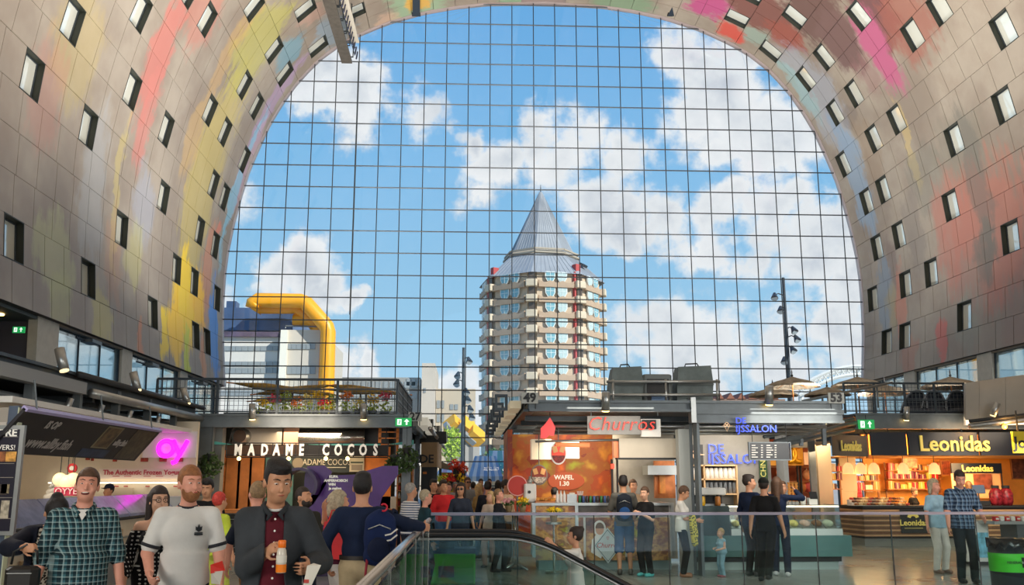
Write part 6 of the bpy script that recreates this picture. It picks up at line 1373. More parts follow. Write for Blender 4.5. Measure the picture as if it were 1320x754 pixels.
gift_shelf('corner gift shelf with boxes', 1070, 1086, (607, 618, 630), YL + 2.2, 1); gift_shelf('middle gift shelf with boxes', 1090, 1135, (608, 619, 631), YL + 3.4, 2); gift_shelf('back gift shelf with boxes', 1145, 1215, (606, 617, 630), YL + 3.4, 3)
for i, (x0, y0, x1, y1, lab) in enumerate(((1163, 588, 1183, 603, 'photo of smiling faces above the back gift shelf'), (1213, 594, 1226, 612, 'chocolate photo beside the dark inner sign'), (1303, 590, 1330, 617, 'dark framed photo on the amber wall'))):
    o = px_thing('wall_photo', lab, 'picture', (x0+x1)/2, y1, YL + 3.3); PB(o, 'print', mat('wall_photo_%d' % i, ((230, 150, 110), (150, 70, 40), (110, 60, 40))[i], 0.5, vary=0.5, vscale=8), x0, y0, x1, y1, YL + 3.3 if i < 2 else YL + 3.96, 0.03); a = at(x0, y0, YL + 3.29); b = at(x1, y1, YL + 3.29); 
    yq = YL + 3.29 if i < 2 else YL + 3.94; a = at(x0, y0, yq); b = at(x1, y1, yq); frame_box(MB(), a.x - 0.02, b.x + 0.02, b.z - 0.02, a.z + 0.02, yq, yq + 0.05, 0.03).build('frame', M_WOOD, o)
# dome lamps
M_SHADE = mat('lamp_shade', (255, 196, 130), 0.6, emit=0.85)
for i, x in enumerate((1094, 1110, 1127, 1165, 1205)):
    p = at(x, 611, YL + 0.7); o = thing('dome_lamp', 'glowing dome lamp above the chocolate counter, %s from the corner' % ORD[i], 'lamp', tuple(p), group='dome lamps above the chocolate counter')
    MB().lathe([(0.15, 0), (0.15, 0.03), (0.145, 0.12), (0.12, 0.22), (0.06, 0.29), (0.01, 0.30)], p, 18, caps=False).build('shade', M_SHADE, o, True); MB().tube(p + Vector((0, 0, 0.3)), (p.x, p.y, zl0), 0.008, n=5).build('cord', M_DARK, o); MB().ball(p + Vector((0, 0, 0.06)), 0.045, 8, 6).build('bulb', M_BULB, o, True)
    lamp('POINT', p - Vector((0, 0, 0.05)), 14, (1, 0.62, 0.28), 0.08)
lamp('AREA', (at(1200, 600, YL + 2.2).x, YL + 2.0, zl0 - 0.45), 420, (1, 0.62, 0.28), 2.5, target=(at(1200, 600, YL + 2.4).x, YL + 3.6, 0.8))  # area lamp without a fixture, added to brighten the amber wall
# counter trifles
o = thing('praline_tower', 'tall red pyramid of wrapped sweets on the chocolate counter', 'sweets', (at(1110, 634, YL + 0.9).x, YL + 1.0, zk)); p = Vector(o.location)
for k in range(7): MB().lathe([(0.11*(1 - k/8), 0), (0.085*(1 - k/8), 0.085)], p + Vector((0, 0, 0.09*k + 0.0)), 10).build('tier', mat('tier_red', (190, 40, 50), 0.4), o)
o = thing('till', 'steel till with a small screen on the slatted counter', 'till', (at(1263, 645, YL + 0.6).x, YL + 0.6, zk)); p = Vector(o.location); MB().rbox(p.x - 0.25, p.x + 0.25, YL + 0.5, YL + 0.9, zk, zk + 0.12, 0.02).build('drawer', M_DARK, o); MB().cbox(p + Vector((0, 0, 0.42)), (0.32, 0.04, 0.22), rotm(-0.25, 0, 0)).build('screen', mat('till_screen', (96, 120, 150), 0.3), o); MB().tube(p + Vector((0, 0.03, 0.12)), p + Vector((0, 0.03, 0.34)), 0.02, n=6).build('neck', M_STEEL, o)
for i, x in enumerate((1304, 1318)):
    p = at(x, 648, YL - 0.2); o = thing('sweet_jar', 'large glass sweet jar with red sweets at the shop end, %s of two' % ORD[i], 'jar', (p.x, YL + 0.5, zk), group='sweet jars at the shop end')
    MB().lathe([(0.12, 0), (0.16, 0.1), (0.17, 0.3), (0.12, 0.42), (0.08, 0.45)], (p.x, YL + 0.5, zk), 16).build('glass', mat('jar_red', (150, 40, 50), 0.2, vary=0.5, vscale=14), o, True); MB().tube((p.x, YL + 0.5, zk + 0.45), (p.x, YL + 0.5, zk + 0.52), 0.1, n=14).build('lid', M_DARK, o)
# end of the roof: bright lamp, exit sign, yellow sign, spots
exit_sign(1117, 547, YL - 0.2, 'green exit sign above the chocolate shop corner', 0.42, 0.24)
ye = px_thing('yellow_sign', 'yellow sign with dark letters at the right end of the chocolate shop', 'sign', 1320, 585, YL - 1.2); PB(ye, 'panel', mat('yellow_panel', (232, 206, 50), 0.5), 1305, 556, 1360, 584, YL - 1.2, 0.08); plane_text('Jo', 1315, 571, YL - 1.22, 0.4, M_DARK, ye, extrude=0.01, bold=0.008)
p = at(1312, 556, YL - 1.16); MB().tube(p, (p.x, p.y, zl1), 0.02, n=6).build('hanger', M_DARK, ye)
o = px_thing('amber_lamp', 'bright amber spotlight under the metal parapet', 'lamp', 1295, 553, YL - 1.0); p = at(1295, 550, YL - 1.0); MB().ball(p, 0.06, 10, 8).build('bulb', M_BULBO, o, True); MB().tube(p + Vector((0, 0.06, 0.04)), (p.x, YL - 0.7, p.z + 0.14), 0.04, 0.06, n=10).build('housing', M_DARK, o); MB().tube((p.x, YL - 0.75, p.z + 0.1), (p.x, YL - 0.75, p.z + 0.35), 0.012, n=5).build('arm', M_DARK, o)
lamp('POINT', p - Vector((0, 0.12, 0.05)), 30, (1, 0.5, 0.15), 0.06)
spot(at(1167, 541, YL - 0.09), 'cylinder spotlight on the beam above the chocolate sign', warm=True); spot(at(1281, 536, YL - 0.9), 'cylinder spotlight on the metal parapet edge', aim=(0.4, -0.2, 1))
# parapet of sheet metal on the right with its inclined edge
mp = px_thing('metal_parapet', 'plain sheet metal parapet above the chocolate shop', 'parapet', 1290, 545, YL - 0.6)
for (u0, u1, yt0, yt1) in ((1245, 1262, 494, 491), (1262.4, 1296, 491, 486), (1296.4, 1420, 486, 470)):
    q = [at(u0, 548, YL - 0.6), at(u1, 544, YL - 0.6), at(u1, yt1, YL - 0.6), at(u0, yt0, YL - 0.6)]; MB().prism([(v.x, v.z) for v in q], YL - 0.6, YL - 0.5, 'y').build('panel', mat('sheet_metal', (186, 178, 166), 0.35, 0.25, vary=0.12, vscale=0.6), mp)
MB().tube(at(1250, 549, YL - 0.9), at(1420, 530, YL - 0.9), 0.07, n=10).build('edge_tube', M_ALU, mp, True); MB().tube(at(1250, 543, YL - 0.95), at(1420, 524, YL - 0.95), 0.05, n=10).build('edge_tube', M_DARK, mp, True)
# sloping canopy edge between the parlour and the chocolate shop
cn = px_thing('canopy_edge', 'inclined steel canopy edge running back to the chocolate shop corner', 'canopy', 1060, 570, 21)
for (x0, y0, x1, y1, Y0, Y1_, r_) in ((990, 577, 1100, 554, 19, YL - 0.2, 0.05), (1000, 570, 1102, 545, 19, YL - 0.2, 0.06), (985, 563, 1100, 540, 19, YL - 0.2, 0.04)): MB().tube(at(x0, y0, Y0), at(x1, y1, Y1_), r_, n=8).build('edge_tube', M_STEEL, cn, True)
for x in (1003, 1032, 1062): p = at(x, 560, 20.5); MB().bar((p.x, 20.5, p.z - 0.25), (p.x, 20.5, p.z + 0.4), 0.08, 0.08).build('post', M_STEEL, cn)
for i, (x, y) in enumerate(((1016, 556), (1064, 545))): spot(at(x, y, 21.0), 'cylinder spotlight on the inclined canopy edge, %s from the parlour' % ORD[i], aim=(0.4, 0, 1))
# ---- terrace above: mesh railings, parasols, round wicker chairs
zt_ = zl1
mesh_rail('mesh_railing', 'wire mesh railing above the chocolate shop roof', (at(1090, 535, YL + 0.1).x, YL + 0.1, zt_), (at(1246, 535, YL + 0.1).x, YL + 0.1, zt_), at(1150, 494, YL + 0.1).z - zt_, 4)
ir = px_thing('inclined_rail', 'inclined handrail rising beside the number 53 plate', 'railing', 1070, 520, 19); MB().tube(at(1035, 517, 18.5), at(1150, 493, 23.5), 0.03, n=8).build('rail', M_STEEL, ir, True)
for x, y, Y in ((1060, 512, 19.5), (1102, 503, 21.4), (1130, 497, 22.6)): p = at(x, y, Y); MB().tube((p.x, Y, p.z - 0.55), p, 0.022, n=6).build('post', M_STEEL, ir, True)
def parasol(x, y, Y, r, label, base):
    p = at(x, y, Y); o = thing('straw_parasol', label, 'parasol', (p.x, Y, base), group='grey straw parasols on the terrace'); n = 20
    mb = MB(); top = p + Vector((0, 0, 0.05)); vs = [top]; fs = []
    for ring, (rad, dz) in enumerate(((0.35, -0.10), (0.7, -0.22), (1.0, -0.40), (1.03, -0.50))):
        for k in range(n): a = 2*PI*k/n; vs.append(p + Vector((r*rad*math.cos(a), r*rad*math.sin(a), dz*r*0.75 + (0.015 if k % 2 else 0))))
    for k in range(n): fs.append((0, 1 + k, 1 + (k+1) % n))
    for q in range(3):
        for k in range(n): fs.append((1 + q*n + k, 1 + (q+1)*n + k, 1 + (q+1)*n + (k+1) % n, 1 + q*n + (k+1) % n))
    mb.add(vs, fs); mb.build('canopy', mat('straw_grey', (150, 140, 122), 0.9, vary=0.25, vscale=6), o); MB().tube((p.x, Y, base), p, 0.025, n=8).build('pole', M_WOOD, o); MB().lathe([(0.01, 0), (0.05, 0.06), (0.02, 0.12), (0.03, 0.18), (0.005, 0.3)], p + Vector((0, 0, 0.02)), 8).build('finial', M_DARK, o)
    for k in range(0, n, 2): a = 2*PI*k/n; MB().tube(p + Vector((0, 0, -0.05)), p + Vector((r*0.95*math.cos(a), r*0.95*math.sin(a), -0.33*r)), 0.01, n=4).build('rib', M_WOOD, o)
    MB().lathe([(0.25, 0), (0.22, 0.06), (0.05, 0.08)], (p.x, Y, base), 14).build('base', M_DARK, o)
for i, (x, y, Y, r, lab) in enumerate(((1021, 487, 33, 0.95, 'front straw parasol left of the terrace'), (996, 500, 35, 0.9, 'low straw parasol behind the front one'), (1105, 487, 34, 0.95, 'straw parasol above the inclined rail'), (1140, 497, 31, 0.85, 'fringed straw parasol behind the mesh railing'), (1225, 487, 32, 1.0, 'straw parasol above the round chairs'), (1066, 500, 37, 0.9, 'distant straw parasol beyond the number plate'))): parasol(x, y, Y, r, lab, zt_)
dk = thing('upper_terrace', 'upper terrace deck behind the right-hand stalls', 'deck', (16, 34, 0)); MB().box(6.5, 26.0, 29.6, 40, zt_ - 0.25, zt_).build('deck', M_DARK, dk)
for x in (7, 12, 17, 22): MB().box(x, x + 0.2, 30, 30.2, 0, zt_ - 0.25).build('post', M_DSTEEL, dk)
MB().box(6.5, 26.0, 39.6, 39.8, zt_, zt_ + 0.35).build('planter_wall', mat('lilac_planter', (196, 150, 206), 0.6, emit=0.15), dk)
for i, (x, tl) in enumerate(((1178, 0.5), (1205, 0.1), (1236, 0.0))):
    p = at(x, 533, YL + 1.0); o = thing('round_chair', 'round dark wicker hood chair behind the mesh, %s from the exit sign' % ORD[i], 'chair', (p.x, YL + 1.0, zt_), group='round wicker chairs on the terrace'); M_WK = mat('dark_wicker', (44, 52, 66), 0.6, bump=0.6, bscale=60)
    R_ = 0.36; mb = MB(); vs = []; fs = []; n = 18
    for q in range(7):
        t_ = q/6*PI*0.5
        for k in range(n + 1): a = PI*k/n; vs.append((p.x + R_*math.cos(t_)*math.cos(a)*1.0 + tl*0.3*math.sin(a), YL + 1.0 + R_*math.sin(t_)*0.8, zt_ + 0.12 + (R_*1.65*math.cos(t_)*math.sin(a))))
    for q in range(6):
        for k in range(n): fs.append((q*(n+1)+k, q*(n+1)+k+1, (q+1)*(n+1)+k+1, (q+1)*(n+1)+k))
    mb.add(vs, fs); mb.build('hood', M_WK, o, True); MB().lathe([(0.3, 0), (0.34, 0.1), (0.3, 0.2), (0.25, 0.22)], (p.x, YL + 1.05, zt_), 16).build('seat', M_WK, o, True)
    MB().path([(p.x + R_*math.cos(a) + tl*0.3*math.sin(a), YL + 1.0, zt_ + 0.12 + R_*1.65*math.sin(a)) for a in np.linspace(0, PI, 16)], 0.022, 6).build('rim', mat('rim_silver', (120, 126, 134), 0.4), o)
# =================================================================== ESCALATORS, BALUSTRADE, BINS
M_RUBBER = mat('black_rubber', (18, 18, 20), 0.35)
def escalator(y0, y1, label):
    o = thing('escalator', label, 'escalator', (-0.9, (y0+y1)/2, 0)); S = math.tan(math.radians(30))
    def hz(x, h): return h if x < 0.45 else (h - (x - 0.45)**2*0.33 if x < 1.2 else h - 0.186 - (x - 1.2)*0.52)
    xs_ = list(np.linspace(-0.75, 5.5, 40))
    for y in (y0, y1):
        crv = [(-0.55, y, 0.22), (-0.80, y, 0.36), (-0.93, y, 0.58), (-0.88, y, 0.80), (-0.72, y, 0.93)] + [(x, y, hz(x, 0.97)) for x in xs_[1:]]
        MB().path(crv, 0.03, 10).build('handrail', M_RUBBER, o, True)
        MB().path([(x, y, z - 0.05) for x, y, z in crv[4:]], 0.018, 8).build('rail_trim', M_ALU, o, True)
        for k in range(6):
            xa_, xb_ = -0.7 + k*1.03, -0.7 + (k+1)*1.03 - 0.015; n = 6
            top_ = [(xa_ + (xb_-xa_)*i/n, hz(xa_ + (xb_-xa_)*i/n, 0.97) - 0.08) for i in range(n+1)]; bot = [(x, hz(x, 0.97) - 0.80) for x, _ in top_]
            MB().prism(bot + top_[::-1], y - 0.006, y + 0.006, 'y').build('glass_panel', M_TEALGLASS, o)
        sk = [(x, hz(x, 0.97) - 0.80) for x in xs_]; MB().prism([(x, z - 0.25) for x, z in sk] + sk[::-1], y - 0.05, y + 0.05, 'y').build('skirt', M_ALU, o)
    MB().box(-1.0, 0.5, y0 + 0.05, y1 - 0.05, 0.0, 0.02).build('landing_plate', M_ALU, o)
    for k in range(11):
        x = 0.45 + k*0.42; z = min(0.0, hz(x + 0.2, 0.97) - 0.97); MB().box(x, x + 0.42, y0 + 0.06, y1 - 0.06, z - 0.22, z).build('step', M_DARK, o)
    sk = [(x, hz(x, 0.97) - 1.30) for x in xs_]; MB().prism([(x, min(-0.02, z) - 0.6) for x, z in sk] + [(x, min(-0.02, z)) for x, z in sk[::-1]], y0 + 0.05, y1 - 0.05, 'y').build('truss', M_DSTEEL, o)
    return o
escalator(12.6, 13.6, 'escalator with black handrails carrying the woman in white'); escalator(5.3, 6.3, 'nearer escalator with black handrail at the bottom of the picture')
bl = thing('balustrade', 'glass balustrade with a straight steel handrail across the hall', 'balustrade', (8, 14.1, 0)); zr_ = 1.2; YQ = 14.1
MB().box(-0.55, 19, YQ - 0.05, YQ + 0.05, zr_ - 0.03, zr_ + 0.01).build('handrail', mat('brushed_rail', (150, 140, 150), 0.3, 0.8), bl)
ex = [at(x, 700, YQ).x for x in (470, 560, 667, 766, 862, 957, 1053, 1150, 1260, 1360)]
ex[0] = -0.55; ex.pop(1)
for k in range(len(ex) - 1): MB().box(ex[k] + 0.008, ex[k+1] - 0.008, YQ - 0.01, YQ + 0.01, 0.04, zr_ - 0.03).build('glass_panel', M_TEALGLASS, bl)
for x in ex[1:]: MB().box(x - 0.006, x + 0.006, YQ - 0.012, YQ + 0.012, 0.04, zr_ - 0.03).build('panel_joint', M_DARK, bl)
MB().box(-0.55, 19, YQ - 0.04, YQ + 0.04, 0, 0.05).build('base_channel', M_ALU, bl)
b2 = thing('balustrade', 'near glass balustrade with a round steel tube beside the navy sweater man', 'balustrade', (-0.48, 8, 0))
MB().path([(-0.50, 3.2, 1.18), (-0.50, 12.2, 1.18)], 0.032, 14).build('handrail', M_CHROME, b2, True)
for k in range(6): y = 3.3 + k*1.45; MB().box(-0.507, -0.493, y, y + 1.43, 0.05, 1.1).build('glass_panel', M_TEALGLASS, b2)
for k in range(7): y = 3.29 + k*1.45; MB().tube((-0.50, y, 0.05), (-0.50, y, 1.15), 0.012, n=6).build('bracket', M_CHROME, b2)
MB().box(-0.53, -0.47, 3.2, 12.1, 0, 0.05).build('base_channel', M_ALU, b2)
# bins
def bin_round(X, Y, label, txt):
    o = thing('waste_bin', label, 'bin', (X, Y, 0)); M_BINB = mat('bin_black', (22, 26, 38), 0.4); M_BING = mat('bin_green', (70, 206, 40), 0.5)
    MB().lathe([(0.27, 0), (0.28, 0.02), (0.285, 0.72), (0.29, 0.74)], (X, Y, 0), 28).build('drum', M_BINB, o, True); MB().lathe([(0.289, 0.28), (0.292, 0.56)], (X, Y, 0), 28, caps=False).build('green_band', M_BING, o, True)
    mb = MB(); vs = []; n = 28
    for k in range(n): a = 2*PI*k/n; vs.append((X + 0.30*math.cos(a), Y + 0.30*math.sin(a), 0.66 + 0.05*math.sin(k*2.7)))
    for k in range(n): a = 2*PI*k/n; vs.append((X + 0.305*math.cos(a), Y + 0.305*math.sin(a), 0.78 + 0.008*math.sin(k*1.9)))
    for k in range(n): a = 2*PI*k/n; vs.append((X + 0.25*math.cos(a), Y + 0.25*math.sin(a), 0.76))
    fs = [(k, (k+1) % n, n + (k+1) % n, n + k) for k in range(n)] + [(n + k, n + (k+1) % n, 2*n + (k+1) % n, 2*n + k) for k in range(n)]
    mb.add(vs, fs).build('liner_bag', mat('bag_black', (20, 20, 24), 0.25), o, True)
    an = 0.12; MB().cbox((X + 0.293*math.sin(an+0.3), Y - 0.293*math.cos(an+0.3), 0.43), (0.17, 0.012, 0.15), rotm(0, 0, an+0.3)).build('label_plate', M_BLACK, o)
    lettering(txt[0], 0.055, (X - 0.06, Y - 0.296, 0.43), M_BLACK, o, extrude=0.002, rot=(PI/2, 0, -0.15)); lettering(txt[1], 0.05, (X + 0.302*math.sin(an+0.3), Y - 0.302*math.cos(an+0.3), 0.43), M_WHITE, o, extrude=0.002, rot=(PI/2, 0, an+0.3))
bp = at(1297, 690, 14.75); bin_round(bp.x, 14.75, 'black waste bin with a bright green band behind the glass rail', ('MINERAL 2', 'SCHOON'))
gb = thing('green_bin_station', 'green and dark blue bin station seen through the escalator glass', 'bin', (at(578, 742, 15.8).x, 15.8, 0)); a = at(544, 742, 15.8); b = at(613, 712, 15.8)
MB().rbox(a.x, b.x, 15.8, 16.3, 0.0, b.z, 0.03).build('body', mat('bin_green2', (74, 190, 44), 0.45), gb); MB().box(a.x, b.x, 15.79, 16.3, b.z - 0.02, b.z + 0.06).build('top_band', mat('bin_navy', (30, 52, 96), 0.4), gb); q = at(566, 694, 15.9); q2 = at(586, 694, 15.9); MB().box(q.x, q2.x, 15.9, 16.1, b.z + 0.06, q.z).build('post', mat('bin_post', (56, 66, 84), 0.4), gb); MB().box(q.x, q2.x, 15.78, 15.8, 0.12, 0.3).build('label_plate', mat('bin_post', (56, 66, 84), 0.4), gb)
# floor ad board near the rail: blue and white poster fridge, folded pole
fr = px_thing('poster_fridge', 'low white cabinet with a blue ice poster behind the plaid shirt man', 'cabinet', 1262, 722, 19.0); fr.location.z = 0; a = at(1249, 722, 19); b = at(1274, 672, 19)
MB().rbox(a.x, b.x, 19, 19.5, 0, b.z, 0.03).build('case', M_WHITE, fr); MB().box(a.x + 0.04, b.x - 0.04, 18.985, 19.0, 0.14, b.z - 0.22).build('poster', mat('ice_poster', (120, 190, 214), 0.5, vary=0.45, vscale=7), fr); MB().box(a.x, b.x, 18.98, 19.5, 0, 0.06).build('foot', M_DARK, fr)
sd = px_thing('side_counter', 'grey side counter with red and white packets at the right edge', 'counter', 1310, 700, 18.4); sd.location.z = 0; a = at(1282, 672, 18.4); zz_ = a.z
MB().box(a.x, a.x + 3, 18.4, 19.2, zz_ - 0.06, zz_).build('top', M_ALU, sd); MB().box(a.x + 0.5, a.x + 3, 18.5, 19.1, 0, zz_ - 0.06).build('body', mat('side_body', (90, 94, 96), 0.5), sd)
for k in range(8): 
    o = thing('packet', '%s packet on the side counter, %s from its end' % (('red', 'white')[k % 2], ORD[k]), 'packet', (a.x + 0.15 + k*0.11, 18.6, zz_), group='packets on the side counter'); MB().rbox(a.x + 0.105 + k*0.11, a.x + 0.195 + k*0.11, 18.55, 18.68, zz_, zz_ + 0.09, 0.015).build('pack', mat('packet_%d' % (k % 2), ((206, 50, 50), (230, 226, 220))[k % 2], 0.5), o); MB().box(a.x + 0.12 + k*0.11, a.x + 0.18 + k*0.11, 18.545, 18.55, zz_ + 0.03, zz_ + 0.06).build('label_strip', M_PAPER, o)
# floor sticker left of the near rail
fs_ = thing('floor_sticker', 'striped blue white and red floor sticker by the near rail', 'sticker', tuple(at(470, 752, 6.6))); fs_.location.z = 0
# =================================================================== HIGH GANTRY under the vault
gt = thing('maintenance_gantry', 'grey maintenance gantry hanging under the vault at top left', 'gantry', (-8.2, 50, 29.0)); gx, gz = at(455, 82, 58).x, at(455, 82, 58).z
MB().box(gx - 0.75, gx - 0.05, 42, 58, gz, gz + 0.15).build('tray', mat('gantry_tray', (98, 92, 84), 0.5, 0.3, vary=0.15), gt); MB().box(gx + 0.0, gx + 0.5, 42, 57, gz + 1.0, gz + 1.1).build('side_panel', mat('gantry_pale', (206, 200, 186), 0.5), gt)
for k in range(10): y = 42.5 + k*1.65; frame_box(MB(), gx - 0.75, gx + 0.1, gz + 0.15, gz + 1.2, y, y + 0.06, 0.06).build('frame', M_DSTEEL, gt); MB().tube((gx + 0.1, y, gz + 1.2), (gx + 0.1, y, gz + 3.1), 0.04, n=6).build('hanger', M_DSTEEL, gt)
for dz in (0.6, 1.15): MB().tube((gx - 0.75, 42, gz + dz), (gx - 0.75, 58.6, gz + dz), 0.03, n=6).build('guard_rail', M_DSTEEL, gt); MB().tube((gx + 0.1, 42, gz + dz), (gx + 0.1, 58, gz + dz), 0.03, n=6).build('guard_rail', M_DSTEEL, gt)
for k in range(12): MB().tube((gx + 0.25, 50 + k*0.7, gz + 0.2), (gx + 0.25, 50.5 + k*0.7, gz + 0.95), 0.05, n=6).build('lattice', mat('blue_steel', (60, 66, 96), 0.5), gt)
MB().tube((gx + 0.35, 58.2, 12.0), (gx + 0.35, 58.2, gz + 0.2), 0.035, n=6).build('rope', M_DSTEEL, gt)
for i, (x, lab) in enumerate(((536, 'first dark slot strut across the crown of the vault'), (868, 'second dark slot strut across the crown of the vault'))):
    p = at(x, 15, 59); o = thing('crown_strut', lab, 'strut', (p.x, 58.4, p.z - 0.1)); MB().bar((p.x + 0.15, 56.8, p.z + 0.35), (p.x, 59.6, p.z + 0.1), 0.5, 0.25).build('strut', mat('strut_navy', (36, 50, 66), 0.5), o); MB().box(p.x - 0.3, p.x + 0.3, 59.3, 59.7, p.z, p.z + 0.1).build('bracket', M_DARK, o)
# =================================================================== PEOPLE
# bodies and clothes are level sets of smoothly joined tapered limbs, meshed with surface nets
def _smin(a, b, k):
    h = np.maximum(k - np.abs(a - b), 0.0) / k
    return np.minimum(a, b) - h * h * k * 0.25
_HEAD = [None, 1.0]
class Field:
    def __init__(s, lo, hi, h):
        s.lo = np.array(lo, float); s.h = h
        s.n = np.ceil((np.array(hi, float) - s.lo) / h).astype(int) + 1
        s.v = np.full(s.n, 0.5, np.float32); s.RH, s.hs = _HEAD
        s.ax = [(s.lo[i] + h * np.arange(s.n[i])).astype(np.float32) for i in range(3)]
    def _sub(s, lo, hi):
        a = np.clip(np.floor((np.array(lo) - s.lo) / s.h).astype(int), 0, s.n - 1); b = np.clip(np.ceil((np.array(hi) - s.lo) / s.h).astype(int) + 1, 1, s.n)
        sl = tuple(slice(a[i], max(b[i], a[i] + 1)) for i in range(3))
        return sl, s.ax[0][sl[0]][:, None, None], s.ax[1][sl[1]][None, :, None], s.ax[2][sl[2]][None, None, :]
    def _put(s, sl, d, k): s.v[sl] = _smin(s.v[sl], d, k) if k > 0 else np.minimum(s.v[sl], d)
    def cone(s, a, b, ra, rb, k=0.02):
        a = np.array(a, float); b = np.array(b, float); m = max(ra, rb) + k + 3 * s.h
        sl, x, y, z = s._sub(np.minimum(a, b) - m, np.maximum(a, b) + m)
        d = b - a; L2 = float(d @ d) + 1e-9
        t = np.clip(((x - a[0]) * d[0] + (y - a[1]) * d[1] + (z - a[2]) * d[2]) / L2, 0, 1)
        q = np.sqrt((x - a[0] - t * d[0]) ** 2 + (y - a[1] - t * d[1]) ** 2 + (z - a[2] - t * d[2]) ** 2) - (ra + (rb - ra) * t)
        s._put(sl, q, k)
    def ell(s, c, r, R=None, k=0.02, sub=False):
        c = np.array(c, float); r = np.array(r, float)*(s.hs if R is s.RH and R is not None else 1.0); m = r.max() + k + 3 * s.h
        sl, x, y, z = s._sub(c - m, c + m)
        X, Y, Z = x - c[0], y - c[1], z - c[2]
        if R is not None:
            R = np.array(R); X, Y, Z = X*R[0,0] + Y*R[1,0] + Z*R[2,0], X*R[0,1] + Y*R[1,1] + Z*R[2,1], X*R[0,2] + Y*R[1,2] + Z*R[2,2]
        k0 = np.sqrt((X/r[0])**2 + (Y/r[1])**2 + (Z/r[2])**2); k1 = np.sqrt((X/r[0]**2)**2 + (Y/r[1]**2)**2 + (Z/r[2]**2)**2) + 1e-6
        d = k0 * (k0 - 1) / k1
        if sub: s.v[sl] = np.maximum(s.v[sl], -d)
        else: s._put(sl, d, k)
    def ecyl(s, a, b, r0, r1, k=0.02):
        """elliptic tapered tube, level ends, from a (top) down to b"""
        a = np.array(a, float); b = np.array(b, float); m = max(r0 + r1) + k + 3 * s.h
        sl, x, y, z = s._sub(np.minimum(a, b) - m, np.maximum(a, b) + m)
        t = np.clip((z - a[2]) / (b[2] - a[2]), 0, 1)
        rx = r0[0] + (r1[0] - r0[0]) * t; ry = r0[1] + (r1[1] - r0[1]) * t
        q = np.sqrt(((x - a[0] - (b[0]-a[0])*t) / rx) ** 2 + ((y - a[1] - (b[1]-a[1])*t) / ry) ** 2)
        d = (q - 1) * np.minimum(rx, ry); d = np.maximum(d, np.maximum(z - a[2], b[2] - z))
        s._put(sl, d, k)
    def clip(s, p, n):
        """keep the side of the plane the normal points away from"""
        x, y, z = s.ax[0][:, None, None], s.ax[1][None, :, None], s.ax[2][None, None, :]
        s.v = np.maximum(s.v, (x - p[0]) * n[0] + (y - p[1]) * n[1] + (z - p[2]) * n[2])
    def carve(s, fn):
        x, y, z = s.ax[0][:, None, None], s.ax[1][None, :, None], s.ax[2][None, None, :]
        s.v = np.maximum(s.v, fn(x, y, z))
    def mesh(s, name):
        v = s.v; v[0] = v[-1] = 0.5; v[:, 0] = v[:, -1] = 0.5; v[:, :, 0] = v[:, :, -1] = 0.5
        ins = v < 0; n0, n1, n2 = v.shape
        c = ins[:-1, :-1, :-1].astype(np.int8)
        for dx, dy, dz in ((0,0,1),(0,1,0),(0,1,1),(1,0,0),(1,0,1),(1,1,0),(1,1,1)): c = c + ins[dx:n0-1+dx, dy:n1-1+dy, dz:n2-1+dz]
        act = (c > 0) & (c < 8); idx = np.argwhere(act)
        if len(idx) == 0: return None
        acc = np.zeros((len(idx), 3)); cnt = np.zeros(len(idx))
        cor = [(0,0,0),(1,0,0),(0,1,0),(1,1,0),(0,0,1),(1,0,1),(0,1,1),(1,1,1)]
        vals = [v[idx[:,0]+a, idx[:,1]+b, idx[:,2]+d].astype(float) for a, b, d in cor]
        for i, j in ((0,1),(2,3),(4,5),(6,7),(0,2),(1,3),(4,6),(5,7),(0,4),(1,5),(2,6),(3,7)):
            a, b = vals[i], vals[j]; m = (a < 0) != (b < 0)
            t = np.where(m, a / np.where(m, a - b, 1), 0)
            p = np.array(cor[i])[None] + t[:, None] * (np.array(cor[j]) - np.array(cor[i]))[None]
            acc += p * m[:, None]; cnt += m
        P = s.lo + s.h * (idx + acc / cnt[:, None])
        vid = np.full(act.shape, -1, np.int64); vid[act] = np.arange(len(idx))
        F_ = []
        for ax in range(3):
            sa = [slice(None)]*3; sb = [slice(None)]*3; sa[ax] = slice(0, -1); sb[ax] = slice(1, None)
            a, b = ins[tuple(sa)], ins[tuple(sb)]
            e = np.argwhere(a != b)
            u, w_ = [(1, 2), (2, 0), (0, 1)][ax]
            ok = (e[:, u] > 0) & (e[:, w_] > 0); e = e[ok]
            fl = a[tuple(e.T)]
            q = []
            for du, dv in ((0, 0), (-1, 0), (-1, -1), (0, -1)):
                k = e.copy(); k[:, u] += du; k[:, w_] += dv; q.append(vid[tuple(np.minimum(k, np.array(vid.shape) - 1).T)])
            q = np.stack(q, 1); q[~fl] = q[~fl][:, ::-1]; F_.append(q)
        Fq = np.concatenate(F_); Fq = Fq[(Fq >= 0).all(1)]
        me = bpy.data.meshes.new(name); me.vertices.add(len(P)); me.vertices.foreach_set('co', P.astype(np.float32).ravel())
        me.loops.add(Fq.size); me.loops.foreach_set('vertex_index', Fq.astype(np.int32).ravel())
        me.polygons.add(len(Fq)); me.polygons.foreach_set('loop_start', np.arange(0, Fq.size, 4, dtype=np.int32)); me.polygons.foreach_set('loop_total', np.full(len(Fq), 4, np.int32))
        me.polygons.foreach_set('use_smooth', np.ones(len(Fq), bool)); me.update(calc_edges=True); me.validate()
        return me
SKIN = {'fair': (222, 172, 142), 'light': (208, 152, 120), 'tan': (200, 146, 112), 'brown': (150, 100, 74), 'pink': (226, 160, 136)}
def skin_m(k): return mat('skin_' + k, SKIN[k], 0.5, vary=0.06, vscale=9, spec=0.35)
def cloth(name, c, rough=0.85, **k): return mat('cloth_' + name, c, rough, bump=0.5, bscale=14, vary=k.pop('vary', 0.12), vscale=6, spec=0.25, **k)
